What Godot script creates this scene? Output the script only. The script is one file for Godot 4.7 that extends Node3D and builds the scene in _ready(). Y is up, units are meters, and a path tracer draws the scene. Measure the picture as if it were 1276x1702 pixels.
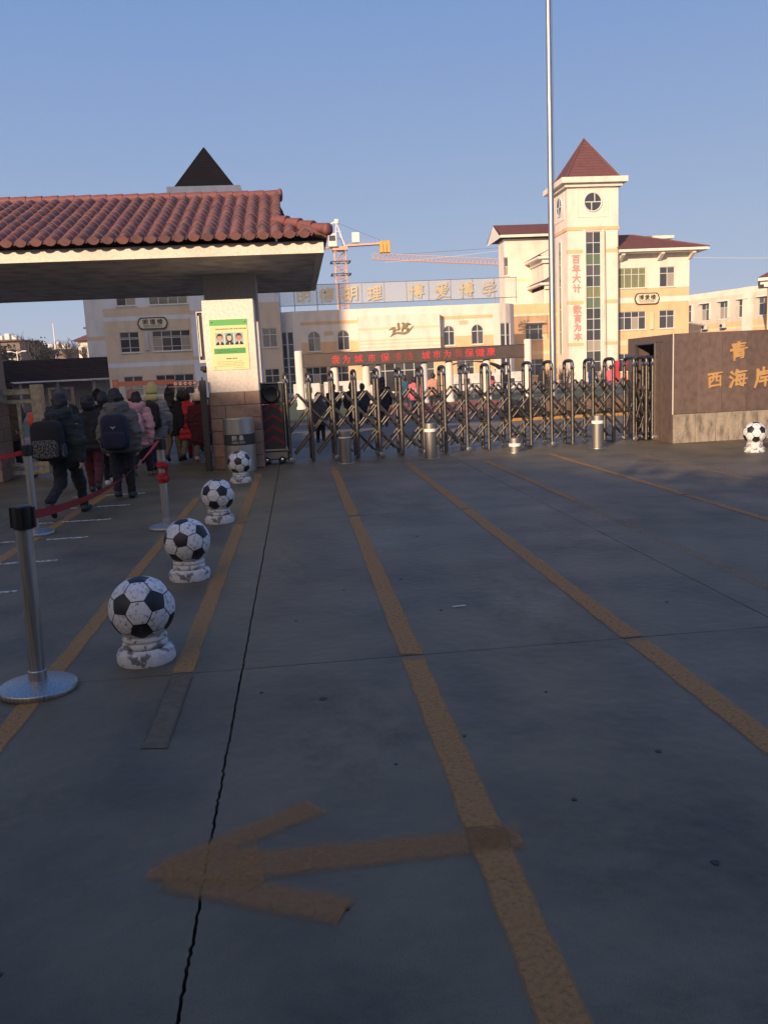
extends Node3D

var M := {}
var rng := RandomNumberGenerator.new()

# ---------------------------------------------------------------- mesh builder
class MB:
	var v := PackedVector3Array()
	var n := PackedVector3Array()
	var uv := PackedVector2Array()
	var col := PackedColorArray()
	func tri(a: Vector3, b: Vector3, c: Vector3) -> void:
		var nn := (b - a).cross(c - a).normalized()
		v.append_array([a, c, b]); n.append_array([nn, nn, nn]); uv.append_array([Vector2.ZERO, Vector2.ZERO, Vector2.ZERO])
	func tris(a: Vector3, b: Vector3, c: Vector3, na: Vector3, nb: Vector3, nc: Vector3) -> void:
		v.append_array([a, c, b]); n.append_array([na, nc, nb]); uv.append_array([Vector2.ZERO, Vector2.ZERO, Vector2.ZERO])
	func quad(a: Vector3, b: Vector3, c: Vector3, d: Vector3) -> void:
		tri(a, b, c); tri(a, c, d)
	func quads(a: Vector3, b: Vector3, c: Vector3, d: Vector3, na: Vector3, nb: Vector3, nc: Vector3, nd: Vector3) -> void:
		tris(a, b, c, na, nb, nc); tris(a, c, d, na, nc, nd)
	func quad_uv(a: Vector3, b: Vector3, c: Vector3, d: Vector3) -> void:
		var nn := (b - a).cross(c - a).normalized()
		v.append_array([a, c, b, a, d, c]); n.append_array([nn, nn, nn, nn, nn, nn])
		var q := [Vector2(0, 1), Vector2(1, 1), Vector2(1, 0), Vector2(0, 0)]
		uv.append_array([q[0], q[2], q[1], q[0], q[3], q[2]])
	func stroke(pts: Array, hw: Array, y: float, feather: float) -> void:
		# sprayed or rolled paint on the ground along pts (x, z), thinning out across its edges
		var R := []
		for i in pts.size():
			var d: Vector2 = (pts[mini(i + 1, pts.size() - 1)] - pts[maxi(i - 1, 0)]).normalized()
			var s := Vector2(-d.y, d.x)
			var row := []
			for k in 6:
				var o: float = [-1.0, -1.0, -1.0, 1.0, 1.0, 1.0][k] * hw[i] + [-feather, 0.0, feather, -feather, 0.0, feather][k] * 0.6
				var p: Vector2 = pts[i] + s * o
				var e := 0.0 if i == 0 or i == pts.size() - 1 else 1.0
				row.append([Vector3(p.x, y, p.y), [0.0, 0.55, 1.0, 1.0, 0.55, 0.0][k] * e])
			R.append(row)
		for i in pts.size() - 1:
			for k in 5:
				var q := [R[i][k], R[i][k + 1], R[i + 1][k + 1], R[i + 1][k]]
				for j in [[0, 1, 2], [0, 2, 3]]:
					var t := [q[j[0]], q[j[1]], q[j[2]]]
					if (t[1][0] - t[0][0]).cross(t[2][0] - t[0][0]).y > 0: t = [t[0], t[2], t[1]]
					for w in t:
						v.append(w[0]); n.append(Vector3.UP); uv.append(Vector2.ZERO); col.append(Color(1, 1, 1, w[1]))
	func box(c: Vector3, s: Vector3, B := Basis()) -> void:
		var x := B.x * s.x * 0.5; var y := B.y * s.y * 0.5; var z := B.z * s.z * 0.5
		quad(c - x - y + z, c + x - y + z, c + x + y + z, c - x + y + z)
		quad(c + x - y - z, c - x - y - z, c - x + y - z, c + x + y - z)
		quad(c + x - y + z, c + x - y - z, c + x + y - z, c + x + y + z)
		quad(c - x - y - z, c - x - y + z, c - x + y + z, c - x + y - z)
		quad(c - x + y + z, c + x + y + z, c + x + y - z, c - x + y - z)
		quad(c - x - y - z, c + x - y - z, c + x - y + z, c - x - y + z)
	func span(x0: float, x1: float, y0: float, y1: float, z0: float, z1: float) -> void:
		box(Vector3(x0 + x1, y0 + y1, z0 + z1) * 0.5, Vector3(x1 - x0, y1 - y0, absf(z1 - z0)))
	func bevel(c: Vector3, s: Vector3, r: float, B := Basis()) -> void:
		# box with chamfered edges
		var h := s * 0.5
		var P := []
		for i in 8:
			var sg := Vector3(1 if i & 1 else -1, 1 if i & 2 else -1, 1 if i & 4 else -1)
			var q := []
			for ax in 3:
				var p := h - Vector3(r, r, r); p[ax] = h[ax]
				q.append(c + B * (p * sg))
			P.append(q)
		var fc := [[0, 1, 3, 5, 7], [0, 0, 4, 6, 2], [1, 2, 6, 7, 3], [1, 0, 1, 5, 4], [2, 4, 5, 7, 6], [2, 0, 2, 3, 1]]
		fc[0] = [0, 1, 3, 7, 5]
		for f in fc:
			var a: int = f[0]
			out(c, P[f[1]][a], P[f[2]][a], P[f[3]][a], P[f[4]][a])
		for i in 8:
			for ax in 3:
				var j := i ^ (1 << ax)
				if j > i:
					var a1 := (ax + 1) % 3; var a2 := (ax + 2) % 3
					out(c, P[i][a1], P[j][a1], P[j][a2], P[i][a2])
			var t: Array = P[i]
			var nn: Vector3 = (t[1] - t[0]).cross(t[2] - t[0])
			if nn.dot(t[0] - c) > 0: tri(t[0], t[1], t[2])
			else: tri(t[0], t[2], t[1])
	func out(c: Vector3, p0: Vector3, p1: Vector3, p2: Vector3, p3: Vector3) -> void:
		if (p1 - p0).cross(p2 - p0).dot((p0 + p2) * 0.5 - c) > 0: quad(p0, p1, p2, p3)
		else: quad(p0, p3, p2, p1)
	func cone(p0: Vector3, p1: Vector3, r0: float, r1: float, k := 8, caps := true) -> void:
		var d := (p1 - p0).normalized()
		var a := d.cross(Vector3.UP if absf(d.y) < 0.9 else Vector3.RIGHT).normalized()
		var b := d.cross(a)
		for i in k:
			var t0 := TAU * i / k; var t1 := TAU * (i + 1) / k
			var e0 := a * cos(t0) + b * sin(t0); var e1 := a * cos(t1) + b * sin(t1)
			quads(p0 + e0 * r0, p0 + e1 * r0, p1 + e1 * r1, p1 + e0 * r1, e0, e1, e1, e0)
			if caps:
				tri(p0 + e1 * r0, p0 + e0 * r0, p0); tri(p1 + e0 * r1, p1 + e1 * r1, p1)
	func tube(pts: Array, r: float, k := 8) -> void:
		var rings := []
		var a := Vector3.ZERO
		for i in pts.size():
			var d: Vector3 = (pts[mini(i + 1, pts.size() - 1)] - pts[maxi(i - 1, 0)]).normalized()
			if i == 0: a = d.cross(Vector3.UP if absf(d.y) < 0.9 else Vector3.RIGHT).normalized()
			else: a = (a - d * a.dot(d)).normalized()
			var b := d.cross(a)
			var ring := []
			for j in k:
				ring.append(a * cos(TAU * j / k) + b * sin(TAU * j / k))
			rings.append(ring)
		for i in pts.size() - 1:
			for j in k:
				var j2 := (j + 1) % k
				quads(pts[i] + rings[i][j] * r, pts[i] + rings[i][j2] * r, pts[i + 1] + rings[i + 1][j2] * r, pts[i + 1] + rings[i + 1][j] * r, rings[i][j], rings[i][j2], rings[i + 1][j2], rings[i + 1][j])
		for j in k:
			var j2 := (j + 1) % k
			tri(pts[0] + rings[0][j2] * r, pts[0] + rings[0][j] * r, pts[0])
			var e := pts.size() - 1
			tri(pts[e] + rings[e][j] * r, pts[e] + rings[e][j2] * r, pts[e])
	func lathe(prof: Array, k := 24, c := Vector3.ZERO, smooth := true) -> void:
		# prof: Vector2(radius, y) from bottom to top
		var nr := []
		for i in prof.size():
			var d: Vector2 = prof[mini(i + 1, prof.size() - 1)] - prof[maxi(i - 1, 0)]
			nr.append(Vector2(d.y, -d.x).normalized())
		for i in prof.size() - 1:
			var d: Vector2 = prof[i + 1] - prof[i]
			var fn := Vector2(d.y, -d.x).normalized()
			var n0: Vector2 = nr[i] if smooth and nr[i].dot(fn) > 0.8 else fn
			var n1: Vector2 = nr[i + 1] if smooth and nr[i + 1].dot(fn) > 0.8 else fn
			for j in k:
				var t0 := TAU * j / k; var t1 := TAU * (j + 1) / k
				var e0 := Vector3(cos(t0), 0, -sin(t0)); var e1 := Vector3(cos(t1), 0, -sin(t1))
				var p := [c + e0 * prof[i].x + Vector3.UP * prof[i].y, c + e1 * prof[i].x + Vector3.UP * prof[i].y, c + e1 * prof[i + 1].x + Vector3.UP * prof[i + 1].y, c + e0 * prof[i + 1].x + Vector3.UP * prof[i + 1].y]
				quads(p[0], p[1], p[2], p[3], e0 * n0.x + Vector3.UP * n0.y, e1 * n0.x + Vector3.UP * n0.y, e1 * n1.x + Vector3.UP * n1.y, e0 * n1.x + Vector3.UP * n1.y)
	func prism(poly: PackedVector2Array, z0: float, z1: float, X := Transform3D()) -> void:
		# poly in the local xy plane, extruded from z0 to z1 (front)
		var p := poly
		if Geometry2D.is_polygon_clockwise(p): p.reverse()
		var id := Geometry2D.triangulate_polygon(p)
		for i in range(0, id.size(), 3):
			var a := p[id[i]]; var b := p[id[i + 1]]; var c := p[id[i + 2]]
			if (b - a).cross(c - a) < 0:
				var t := b; b = c; c = t
			tri(X * Vector3(a.x, a.y, z1), X * Vector3(b.x, b.y, z1), X * Vector3(c.x, c.y, z1))
			tri(X * Vector3(a.x, a.y, z0), X * Vector3(c.x, c.y, z0), X * Vector3(b.x, b.y, z0))
		for i in p.size():
			var a := p[i]; var b := p[(i + 1) % p.size()]
			quad(X * Vector3(a.x, a.y, z0), X * Vector3(b.x, b.y, z0), X * Vector3(b.x, b.y, z1), X * Vector3(a.x, a.y, z1))
	func sblk(c: Vector3, s: Vector3, e := 0.4, k := 20, B := Basis()) -> void:
		# rounded block (superellipsoid)
		var P := []
		var rows := k / 2
		for i in rows + 1:
			var row := []
			var f := -PI / 2 + PI * i / rows
			for j in k:
				var t := TAU * j / k
				var cf := pw(cos(f), e); var x := cf * pw(cos(t), e); var z := cf * pw(sin(t), e)
				row.append(Vector3(x * s.x, pw(sin(f), e) * s.y, z * s.z) * 0.5)
			P.append(row)
		for i in rows:
			for j in k:
				var j2 := (j + 1) % k
				var q := [P[i][j], P[i + 1][j], P[i + 1][j2], P[i][j2]]
				var m := []
				for w in q:
					var g := Vector3(nrm(w.x, s.x, e), nrm(w.y, s.y, e), nrm(w.z, s.z, e))
					m.append(B * g.normalized())
				quads(c + B * q[0], c + B * q[1], c + B * q[2], c + B * q[3], m[0], m[1], m[2], m[3])
	func pw(x: float, e: float) -> float: return signf(x) * pow(absf(x), e)
	func nrm(x: float, s: float, e: float) -> float: return pw(2.0 * x / s, 2.0 / e - 1.0) / s
	func put(am: ArrayMesh, m: Material) -> ArrayMesh:
		if v.is_empty(): return am
		var a := []
		a.resize(Mesh.ARRAY_MAX)
		a[Mesh.ARRAY_VERTEX] = v; a[Mesh.ARRAY_NORMAL] = n; a[Mesh.ARRAY_TEX_UV] = uv
		if col.size() == v.size(): a[Mesh.ARRAY_COLOR] = col
		am.add_surface_from_arrays(Mesh.PRIMITIVE_TRIANGLES, a)
		am.surface_set_material(am.get_surface_count() - 1, m)
		return am
	func mesh(m: Material) -> ArrayMesh: return put(ArrayMesh.new(), m)

# ---------------------------------------------------------------- scene helpers
func thing(called: String, label: String, category: String, at := Vector3.ZERO, turn := 0.0, group := "") -> Node3D:
	var o := Node3D.new()
	o.name = called
	add_child(o, true)
	o.position = at; o.rotation.y = turn
	tag(o, label, category, group)
	return o

func tag(o: Node, label: String, category: String, group := "") -> void:
	o.set_meta("label", label); o.set_meta("category", category)
	if group: o.set_meta("group", group)

func part(parent: Node, called: String, mb: MB, m: Material, label := "") -> MeshInstance3D:
	return inst(parent, called, mb.mesh(m), label)

func inst(parent: Node, called: String, mesh: Mesh, label := "") -> MeshInstance3D:
	var o := MeshInstance3D.new()
	o.name = called; o.mesh = mesh
	parent.add_child(o, true)
	if label: o.set_meta("label", label)
	return o

func struct(called: String, mb: MB, m: Material) -> MeshInstance3D:
	var o := part(self, called, mb, m)
	o.set_meta("kind", "structure")
	return o

func copy(o: Node3D, label: String, at: Vector3, turn := 0.0) -> Node3D:
	var c := o.duplicate() as Node3D
	c.name = String(o.name).rstrip("0123456789")
	add_child(c, true)
	c.position = at; c.rotation.y = turn
	c.set_meta("label", label)
	return c

func lin(r: float, g: float, b: float) -> Color: return Color(r, g, b).linear_to_srgb()

func mat(key: String, c: Color, rough := 0.8, metal := 0.0, tex: Texture2D = null, scale := Vector3.ONE, world := true) -> StandardMaterial3D:
	var m := StandardMaterial3D.new()
	m.resource_name = key
	m.albedo_color = c; m.roughness = rough; m.metallic = metal
	if tex:
		m.albedo_texture = tex
		m.uv1_triplanar = true; m.uv1_world_triplanar = world; m.uv1_scale = scale
		m.uv1_triplanar_sharpness = 4.0
	M[key] = m
	return m

func ntex(freq: float, oct: int, stops: Array, sd: int, size := 512, kind := FastNoiseLite.TYPE_SIMPLEX_SMOOTH) -> NoiseTexture2D:
	var f := FastNoiseLite.new()
	f.noise_type = kind; f.frequency = freq; f.fractal_octaves = oct; f.seed = sd
	var t := NoiseTexture2D.new()
	t.width = size; t.height = size; t.seamless = true; t.noise = f
	var g := Gradient.new()
	var off := PackedFloat32Array(); var col := PackedColorArray()
	for s in stops:
		off.append(s[0]); col.append(s[1] if s[1] is Color else Color(s[1], s[1], s[1]))
	g.offsets = off; g.colors = col
	t.color_ramp = g
	return t

func nrm_tex(freq: float, oct: int, strength: float, sd: int, size := 512) -> NoiseTexture2D:
	var f := FastNoiseLite.new()
	f.noise_type = FastNoiseLite.TYPE_SIMPLEX_SMOOTH; f.frequency = freq; f.fractal_octaves = oct; f.seed = sd
	var t := NoiseTexture2D.new()
	t.width = size; t.height = size; t.seamless = true; t.noise = f; t.as_normal_map = true; t.bump_strength = strength
	return t

func bump(m: StandardMaterial3D, t: Texture2D, s := 1.0) -> void:
	m.normal_enabled = true; m.normal_texture = t; m.normal_scale = s
	if not m.uv1_triplanar:
		m.uv1_triplanar = true; m.uv1_world_triplanar = true

func detail(m: StandardMaterial3D, t: Texture2D, scale: float, mode := BaseMaterial3D.BLEND_MODE_MUL) -> void:
	m.detail_enabled = true; m.detail_albedo = t; m.detail_blend_mode = mode
	m.detail_uv_layer = BaseMaterial3D.DETAIL_UV_2
	m.uv2_triplanar = true; m.uv2_world_triplanar = true; m.uv2_scale = Vector3.ONE * scale

# ---------------------------------------------------------------- lettering (strokes on a 100 x 100 square, y down)
const G := {
	"我": "55,5 20,14;5,32 95,32;36,14 36,88 24,80;8,68 52,52;56,6 64,55 84,90 94,76;86,46 48,86;74,8 86,20",
	"为": "26,8 36,20;12,34 82,34 78,80 66,90 56,82;46,6 40,50 10,92;50,52 60,66",
	"城": "4,34 32,34;18,8 18,76;4,80 34,68;40,26 96,26;42,26 40,62 30,92;42,46 60,46 58,74 50,72;66,6 72,56 88,88 96,74;88,40 58,90;80,6 90,16",
	"市": "50,4 50,18;8,22 92,22;22,40 22,80;22,40 78,40 78,76 68,74;50,22 50,96",
	"保": "26,6 6,44;18,32 18,94;40,12 86,12 86,40 40,40 40,12;34,56 96,56;63,40 63,96;62,58 36,86;64,58 94,86",
	"清": "10,10 20,20;4,36 15,44;6,92 22,58;36,14 94,14;40,27 90,27;32,40 98,40;65,4 65,40;44,52 44,94;44,52 86,52 86,90 78,88;44,65 86,65;44,77 86,77",
	"洁": "10,10 20,20;4,36 15,44;6,92 22,58;32,24 98,24;65,4 65,44;40,44 92,44;44,60 88,60 88,92 44,92 44,60",
	"健": "22,6 4,44;15,32 15,94;30,20 48,20 36,44 48,44 40,70 28,92;30,56 44,76 64,92 98,92;56,18 92,18 92,46;52,32 98,32;56,46 92,46;56,60 94,60;52,74 98,74;74,4 74,86",
	"康": "50,2 54,12;10,16 94,16;16,16 14,60 4,92;30,28 82,28 82,52 30,52;22,40 94,40;56,18 56,90 48,86;30,60 40,68;26,86 48,72;84,56 64,70;60,66 92,90",
	"百": "8,10 92,10;52,10 40,30;22,32 22,94;22,32 78,32 78,94;22,60 78,60;22,90 78,90",
	"年": "30,4 14,34;28,18 86,18;30,42 82,42;30,42 30,66;6,66 96,66;58,18 58,98",
	"大": "6,36 94,36;50,6 48,44 8,94;52,44 92,94",
	"计": "16,8 28,20;6,36 26,36 26,84 38,72;44,40 96,40;70,6 70,96",
	"教": "8,18 46,18;27,4 27,36;4,36 52,36;46,8 8,58;16,52 42,52 28,66;28,64 28,92 18,88;6,78 48,70;66,4 54,40;62,26 96,26;86,28 74,66 48,94;62,40 76,70 98,94",
	"育": "48,2 54,12;8,16 94,16;44,18 28,36 72,34;64,24 78,40;24,46 24,96;24,46 76,46 76,92 66,90;24,62 76,62;24,76 76,76",
	"本": "8,26 92,26;50,4 50,98;48,28 8,78;52,28 94,78;32,72 68,72",
	"博": "4,34 34,34;18,6 18,96;40,18 96,18;46,30 46,58;46,30 90,30 90,58;46,44 90,44;46,56 90,56;67,4 67,60;82,4 90,12;38,68 98,68;80,60 80,94 70,90;50,76 58,86",
	"爱": "84,4 16,12;22,20 28,30;48,18 52,28;82,16 72,28;8,36 8,48;8,36 94,36 88,48;24,50 78,50;46,40 36,66 8,94;36,64 76,64 54,84 22,97;42,72 62,86 96,96",
	"楼": "4,28 38,28;20,4 20,96;18,32 4,66;24,38 36,52;50,8 56,20;86,8 78,20;42,28 98,28;68,4 68,50;66,30 44,50;70,30 96,50;42,66 98,66;62,52 50,80 92,94;82,66 70,86 44,96",
	"明": "8,14 8,82;8,14 40,14 40,82;8,46 40,46;8,78 40,78;56,8 56,60 46,94;56,8 92,8 92,92 80,88;56,32 92,32;56,58 92,58",
	"理": "6,16 40,16;8,46 38,46;4,84 42,76;22,16 22,80;50,10 50,56;50,10 92,10 92,56;50,32 92,32;50,54 92,54;71,10 71,92;48,72 94,72;42,92 98,92",
	"德": "24,4 6,26;26,26 4,54;16,46 16,96;34,16 98,16;66,4 64,30;40,30 92,30 92,50 40,50 40,30;58,30 58,50;74,30 74,50;36,60 96,60;40,70 34,90;50,68 52,90 78,92 82,80;64,66 70,76;86,68 94,82",
	"学": "22,6 30,18;48,2 54,14;80,4 68,20;8,26 6,42;8,26 94,26 86,40;26,46 72,46 50,62;50,60 50,92 36,90;6,68 96,68",
	"青": "14,14 86,14;20,28 80,28;4,42 96,42;50,4 50,42;26,54 26,97;26,54 76,54 76,92 66,92;26,68 76,68;26,80 76,80",
	"西": "6,12 94,12;14,34 14,94;14,34 86,34 86,94;40,12 38,50 22,66;60,12 60,60 74,62;14,88 86,88",
	"海": "10,10 20,20;4,36 15,44;6,92 22,58;46,4 34,28;44,16 96,16;46,34 40,84 90,84;46,34 86,34 80,96 68,92;32,58 98,58;60,40 66,50;58,66 64,76",
	"岸": "50,2 50,24;18,8 18,24 82,24;82,8 82,24;16,36 96,36;18,36 16,66 4,96;34,54 88,54;28,72 98,72;60,54 60,98",
	"防": "10,10 10,96;10,10 34,10 22,36;22,36 36,54 24,66 16,62;66,4 72,16;42,24 96,24;60,26 58,56 38,94;60,46 86,46 82,90 68,90",
	"暴": "24,4 24,32;24,4 76,4 76,32 24,32;24,18 76,18;12,42 88,42;36,32 36,56;64,32 64,56;4,56 96,56;34,58 6,80;66,58 94,80;50,60 50,98;26,72 38,80;22,94 42,84;76,70 60,80;58,84 80,96",
}

func glyph(ch: String, size: float, w: float, depth: float, brush := 0.0, slant := 0.0) -> MB:
	# ribbons of width w (a share of the size) centred on the origin, facing +z; brush thins the ends of the strokes
	var mb := MB.new()
	var si := 0
	for s in G[ch].split(";"):
		var P := []
		for q in s.split(" "):
			var c: PackedStringArray = q.split(",")
			var p := Vector2(c[0].to_float() - 50.0, 50.0 - c[1].to_float()) / 100.0
			p.y += p.x * slant
			P.append(p * size)
		var k := P.size()
		var total := 0.0
		for i in k - 1: total += P[i].distance_to(P[i + 1])
		var L := []; var R := []
		var run := 0.0
		for i in k:
			var d0: Vector2 = (P[i] - P[maxi(i - 1, 0)]).normalized()
			var d1: Vector2 = (P[mini(i + 1, k - 1)] - P[i]).normalized()
			if i == 0: d0 = d1
			if i == k - 1: d1 = d0
			var d := (d0 + d1).normalized()
			var m := minf(1.0 / maxf(d.dot(d0), 0.5), 1.5)
			if i > 0: run += P[i].distance_to(P[i - 1])
			var hw := size * w * 0.5 * m * (1.0 + brush * (0.35 - 1.1 * run / maxf(total, 0.001)))
			var ext := size * w * 0.35
			var p: Vector2 = P[i]
			if i == 0: p -= d * ext
			if i == k - 1: p += d * ext * (1.0 + brush)
			var nn := Vector2(-d.y, d.x)
			L.append(p + nn * hw); R.append(p - nn * hw)
		var z := depth * (1.0 + 0.03 * (si % 9))
		for i in k - 1:
			var a: Vector2 = R[i]; var b: Vector2 = R[i + 1]; var c: Vector2 = L[i + 1]; var e: Vector2 = L[i]
			mb.quad(Vector3(a.x, a.y, z), Vector3(b.x, b.y, z), Vector3(c.x, c.y, z), Vector3(e.x, e.y, z))
			mb.quad(Vector3(a.x, a.y, 0), Vector3(b.x, b.y, 0), Vector3(b.x, b.y, z), Vector3(a.x, a.y, z))
			mb.quad(Vector3(c.x, c.y, 0), Vector3(e.x, e.y, 0), Vector3(e.x, e.y, z), Vector3(c.x, c.y, z))
			if i == 0: mb.quad(Vector3(e.x, e.y, 0), Vector3(a.x, a.y, 0), Vector3(a.x, a.y, z), Vector3(e.x, e.y, z))
			if i == k - 2: mb.quad(Vector3(b.x, b.y, 0), Vector3(c.x, c.y, 0), Vector3(c.x, c.y, z), Vector3(b.x, b.y, z))
		si += 1
	return mb

func letter(parent: Node, ch: String, at: Vector3, size: float, m: Material, w := 0.11, depth := 0.02, brush := 0.0, slant := 0.0, called := "character") -> MeshInstance3D:
	var o := part(parent, called, glyph(ch, size, w, depth, brush, slant), m)
	o.position = at
	return o

func words(parent: Node, text: String, at: Vector3, height: float, m: Material, called := "lettering") -> MeshInstance3D:
	var t := TextMesh.new()
	var f := SystemFont.new()
	f.font_names = PackedStringArray(["Droid Sans"])
	t.font = f; t.text = text; t.font_size = 32; t.pixel_size = height / 24.0; t.depth = 0.006
	t.material = m
	var o := inst(parent, called, t)
	o.position = at
	return o

# ---------------------------------------------------------------- smooth bodies: summed fields meshed as surface nets
func blob(mb: MB, bones: Array, cell: float, k := 48.0, folds := 0.0) -> void:
	# bone: [a, b, ra, rb] tapered capsule, or [centre, half-axes] ellipsoid
	var pad := 2.6 / k + cell
	var lo := Vector3.ONE * 1e9; var hi := -Vector3.ONE * 1e9
	var boxes := []
	for b in bones:
		var l: Vector3; var h: Vector3
		if b.size() == 2:
			l = b[0] - b[1]; h = b[0] + b[1]
		else:
			var r := Vector3.ONE * maxf(b[2], b[3])
			l = b[0].min(b[1]) - r; h = b[0].max(b[1]) + r
		l -= Vector3.ONE * pad; h += Vector3.ONE * pad
		boxes.append([l, h]); lo = lo.min(l); hi = hi.max(h)
	var nx := int((hi.x - lo.x) / cell) + 2; var ny := int((hi.y - lo.y) / cell) + 2; var nz := int((hi.z - lo.z) / cell) + 2
	var F := PackedFloat32Array()
	F.resize(nx * ny * nz)
	for bi in bones.size():
		var b: Array = bones[bi]
		var i0 := Vector3i((boxes[bi][0] - lo) / cell); var i1 := Vector3i((boxes[bi][1] - lo) / cell)
		i1 = i1.min(Vector3i(nx - 1, ny - 1, nz - 1))
		var ell := b.size() == 2
		var a: Vector3 = b[0]
		var ab := Vector3.ZERO; var ra := 0.0; var dr := 0.0; var l2 := 1.0; var inv := Vector3.ONE; var mn := 0.0
		if ell:
			inv = Vector3.ONE / b[1]; mn = minf(b[1].x, minf(b[1].y, b[1].z))
		else:
			ab = b[1] - a; ra = b[2]; dr = b[3] - ra; l2 = maxf(ab.length_squared(), 1e-9)
		for z in range(i0.z, i1.z + 1):
			for y in range(i0.y, i1.y + 1):
				var at := (z * ny + y) * nx
				var p := lo + Vector3(i0.x, y, z) * cell - a
				for x in range(i0.x, i1.x + 1):
					var d: float
					if ell: d = ((p * inv).length() - 1.0) * mn
					else:
						var t := clampf(p.dot(ab) / l2, 0.0, 1.0)
						d = (p - ab * t).length() - ra - dr * t
					F[at + x] += exp(-k * d)
					p.x += cell
	var vid := PackedInt32Array()
	vid.resize(nx * ny * nz); vid.fill(-1)
	var P := PackedVector3Array()
	var off := [0, 1, nx, nx + 1, nx * ny, nx * ny + 1, nx * ny + nx, nx * ny + nx + 1]
	var cor := [Vector3(0, 0, 0), Vector3(1, 0, 0), Vector3(0, 1, 0), Vector3(1, 1, 0), Vector3(0, 0, 1), Vector3(1, 0, 1), Vector3(0, 1, 1), Vector3(1, 1, 1)]
	var E := [[0, 1], [2, 3], [4, 5], [6, 7], [0, 2], [1, 3], [4, 6], [5, 7], [0, 4], [1, 5], [2, 6], [3, 7]]
	var o3: int = off[3]; var o5: int = off[5]; var o6: int = off[6]; var o7: int = off[7]; var ox := nx * ny
	for z in nz - 1:
		for y in ny - 1:
			var at := (z * ny + y) * nx
			for x in nx - 1:
				var q := at + x
				var c := int(F[q] > 1.0) + int(F[q + 1] > 1.0) + int(F[q + nx] > 1.0) + int(F[q + o3] > 1.0) + int(F[q + ox] > 1.0) + int(F[q + o5] > 1.0) + int(F[q + o6] > 1.0) + int(F[q + o7] > 1.0)
				if c == 0 or c == 8: continue
				var s := Vector3.ZERO; var m := 0
				for e in E:
					var f0 := F[q + off[e[0]]]; var f1 := F[q + off[e[1]]]
					if (f0 > 1.0) != (f1 > 1.0):
						var g0 := log(maxf(f0, 1e-6)); var g1 := log(maxf(f1, 1e-6))
						s += cor[e[0]].lerp(cor[e[1]], g0 / (g0 - g1)); m += 1
				vid[q] = P.size()
				P.append(lo + (Vector3(x, y, z) + s / m) * cell)
	var N := PackedVector3Array()
	N.resize(P.size())
	var Q := PackedInt32Array()
	for z in range(1, nz - 1):
		for y in range(1, ny - 1):
			var at := (z * ny + y) * nx
			for x in range(1, nx - 1):
				var q := at + x
				if vid[q] < 0: continue
				var in0 := F[q] > 1.0
				if in0 != (F[q + 1] > 1.0):
					var a := vid[q - nx - ox]; var b := vid[q - ox]; var c := vid[q]; var d := vid[q - nx]
					if in0: Q.append_array([a, b, c, d])
					else: Q.append_array([a, d, c, b])
				if in0 != (F[q + nx] > 1.0):
					var a := vid[q - 1 - ox]; var b := vid[q - 1]; var c := vid[q]; var d := vid[q - ox]
					if in0: Q.append_array([a, b, c, d])
					else: Q.append_array([a, d, c, b])
				if in0 != (F[q + ox] > 1.0):
					var a := vid[q - 1 - nx]; var b := vid[q - nx]; var c := vid[q]; var d := vid[q - 1]
					if in0: Q.append_array([a, b, c, d])
					else: Q.append_array([a, d, c, b])
	for i in range(0, Q.size(), 4):
		var nn := (P[Q[i + 2]] - P[Q[i]]).cross(P[Q[i + 3]] - P[Q[i + 1]])
		for j in 4: N[Q[i + j]] += nn
	for i in N.size(): N[i] = N[i].normalized()
	if folds > 0.0:
		# creases of cloth: mostly across the limbs
		var f := FastNoiseLite.new()
		f.frequency = 1.0; f.fractal_octaves = 3; f.seed = int(absf(bones[0][0].y * 1000.0)) + Q.size() % 97
		for i in P.size():
			var p := P[i]
			P[i] = p + N[i] * folds * (f.get_noise_3d(p.x * 5.0, p.y * 14.0, p.z * 5.0) * 1.3 + 0.5 * f.get_noise_3d(p.x * 14.0 + 9.0, p.y * 22.0, p.z * 14.0))
		N.fill(Vector3.ZERO)
		for i in range(0, Q.size(), 4):
			var nn := (P[Q[i + 2]] - P[Q[i]]).cross(P[Q[i + 3]] - P[Q[i + 1]])
			for j in 4: N[Q[i + j]] += nn
		for i in N.size(): N[i] = N[i].normalized()
	for i in range(0, Q.size(), 4):
		mb.quads(P[Q[i]], P[Q[i + 1]], P[Q[i + 2]], P[Q[i + 3]], N[Q[i]], N[Q[i + 1]], N[Q[i + 2]], N[Q[i + 3]])

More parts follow.
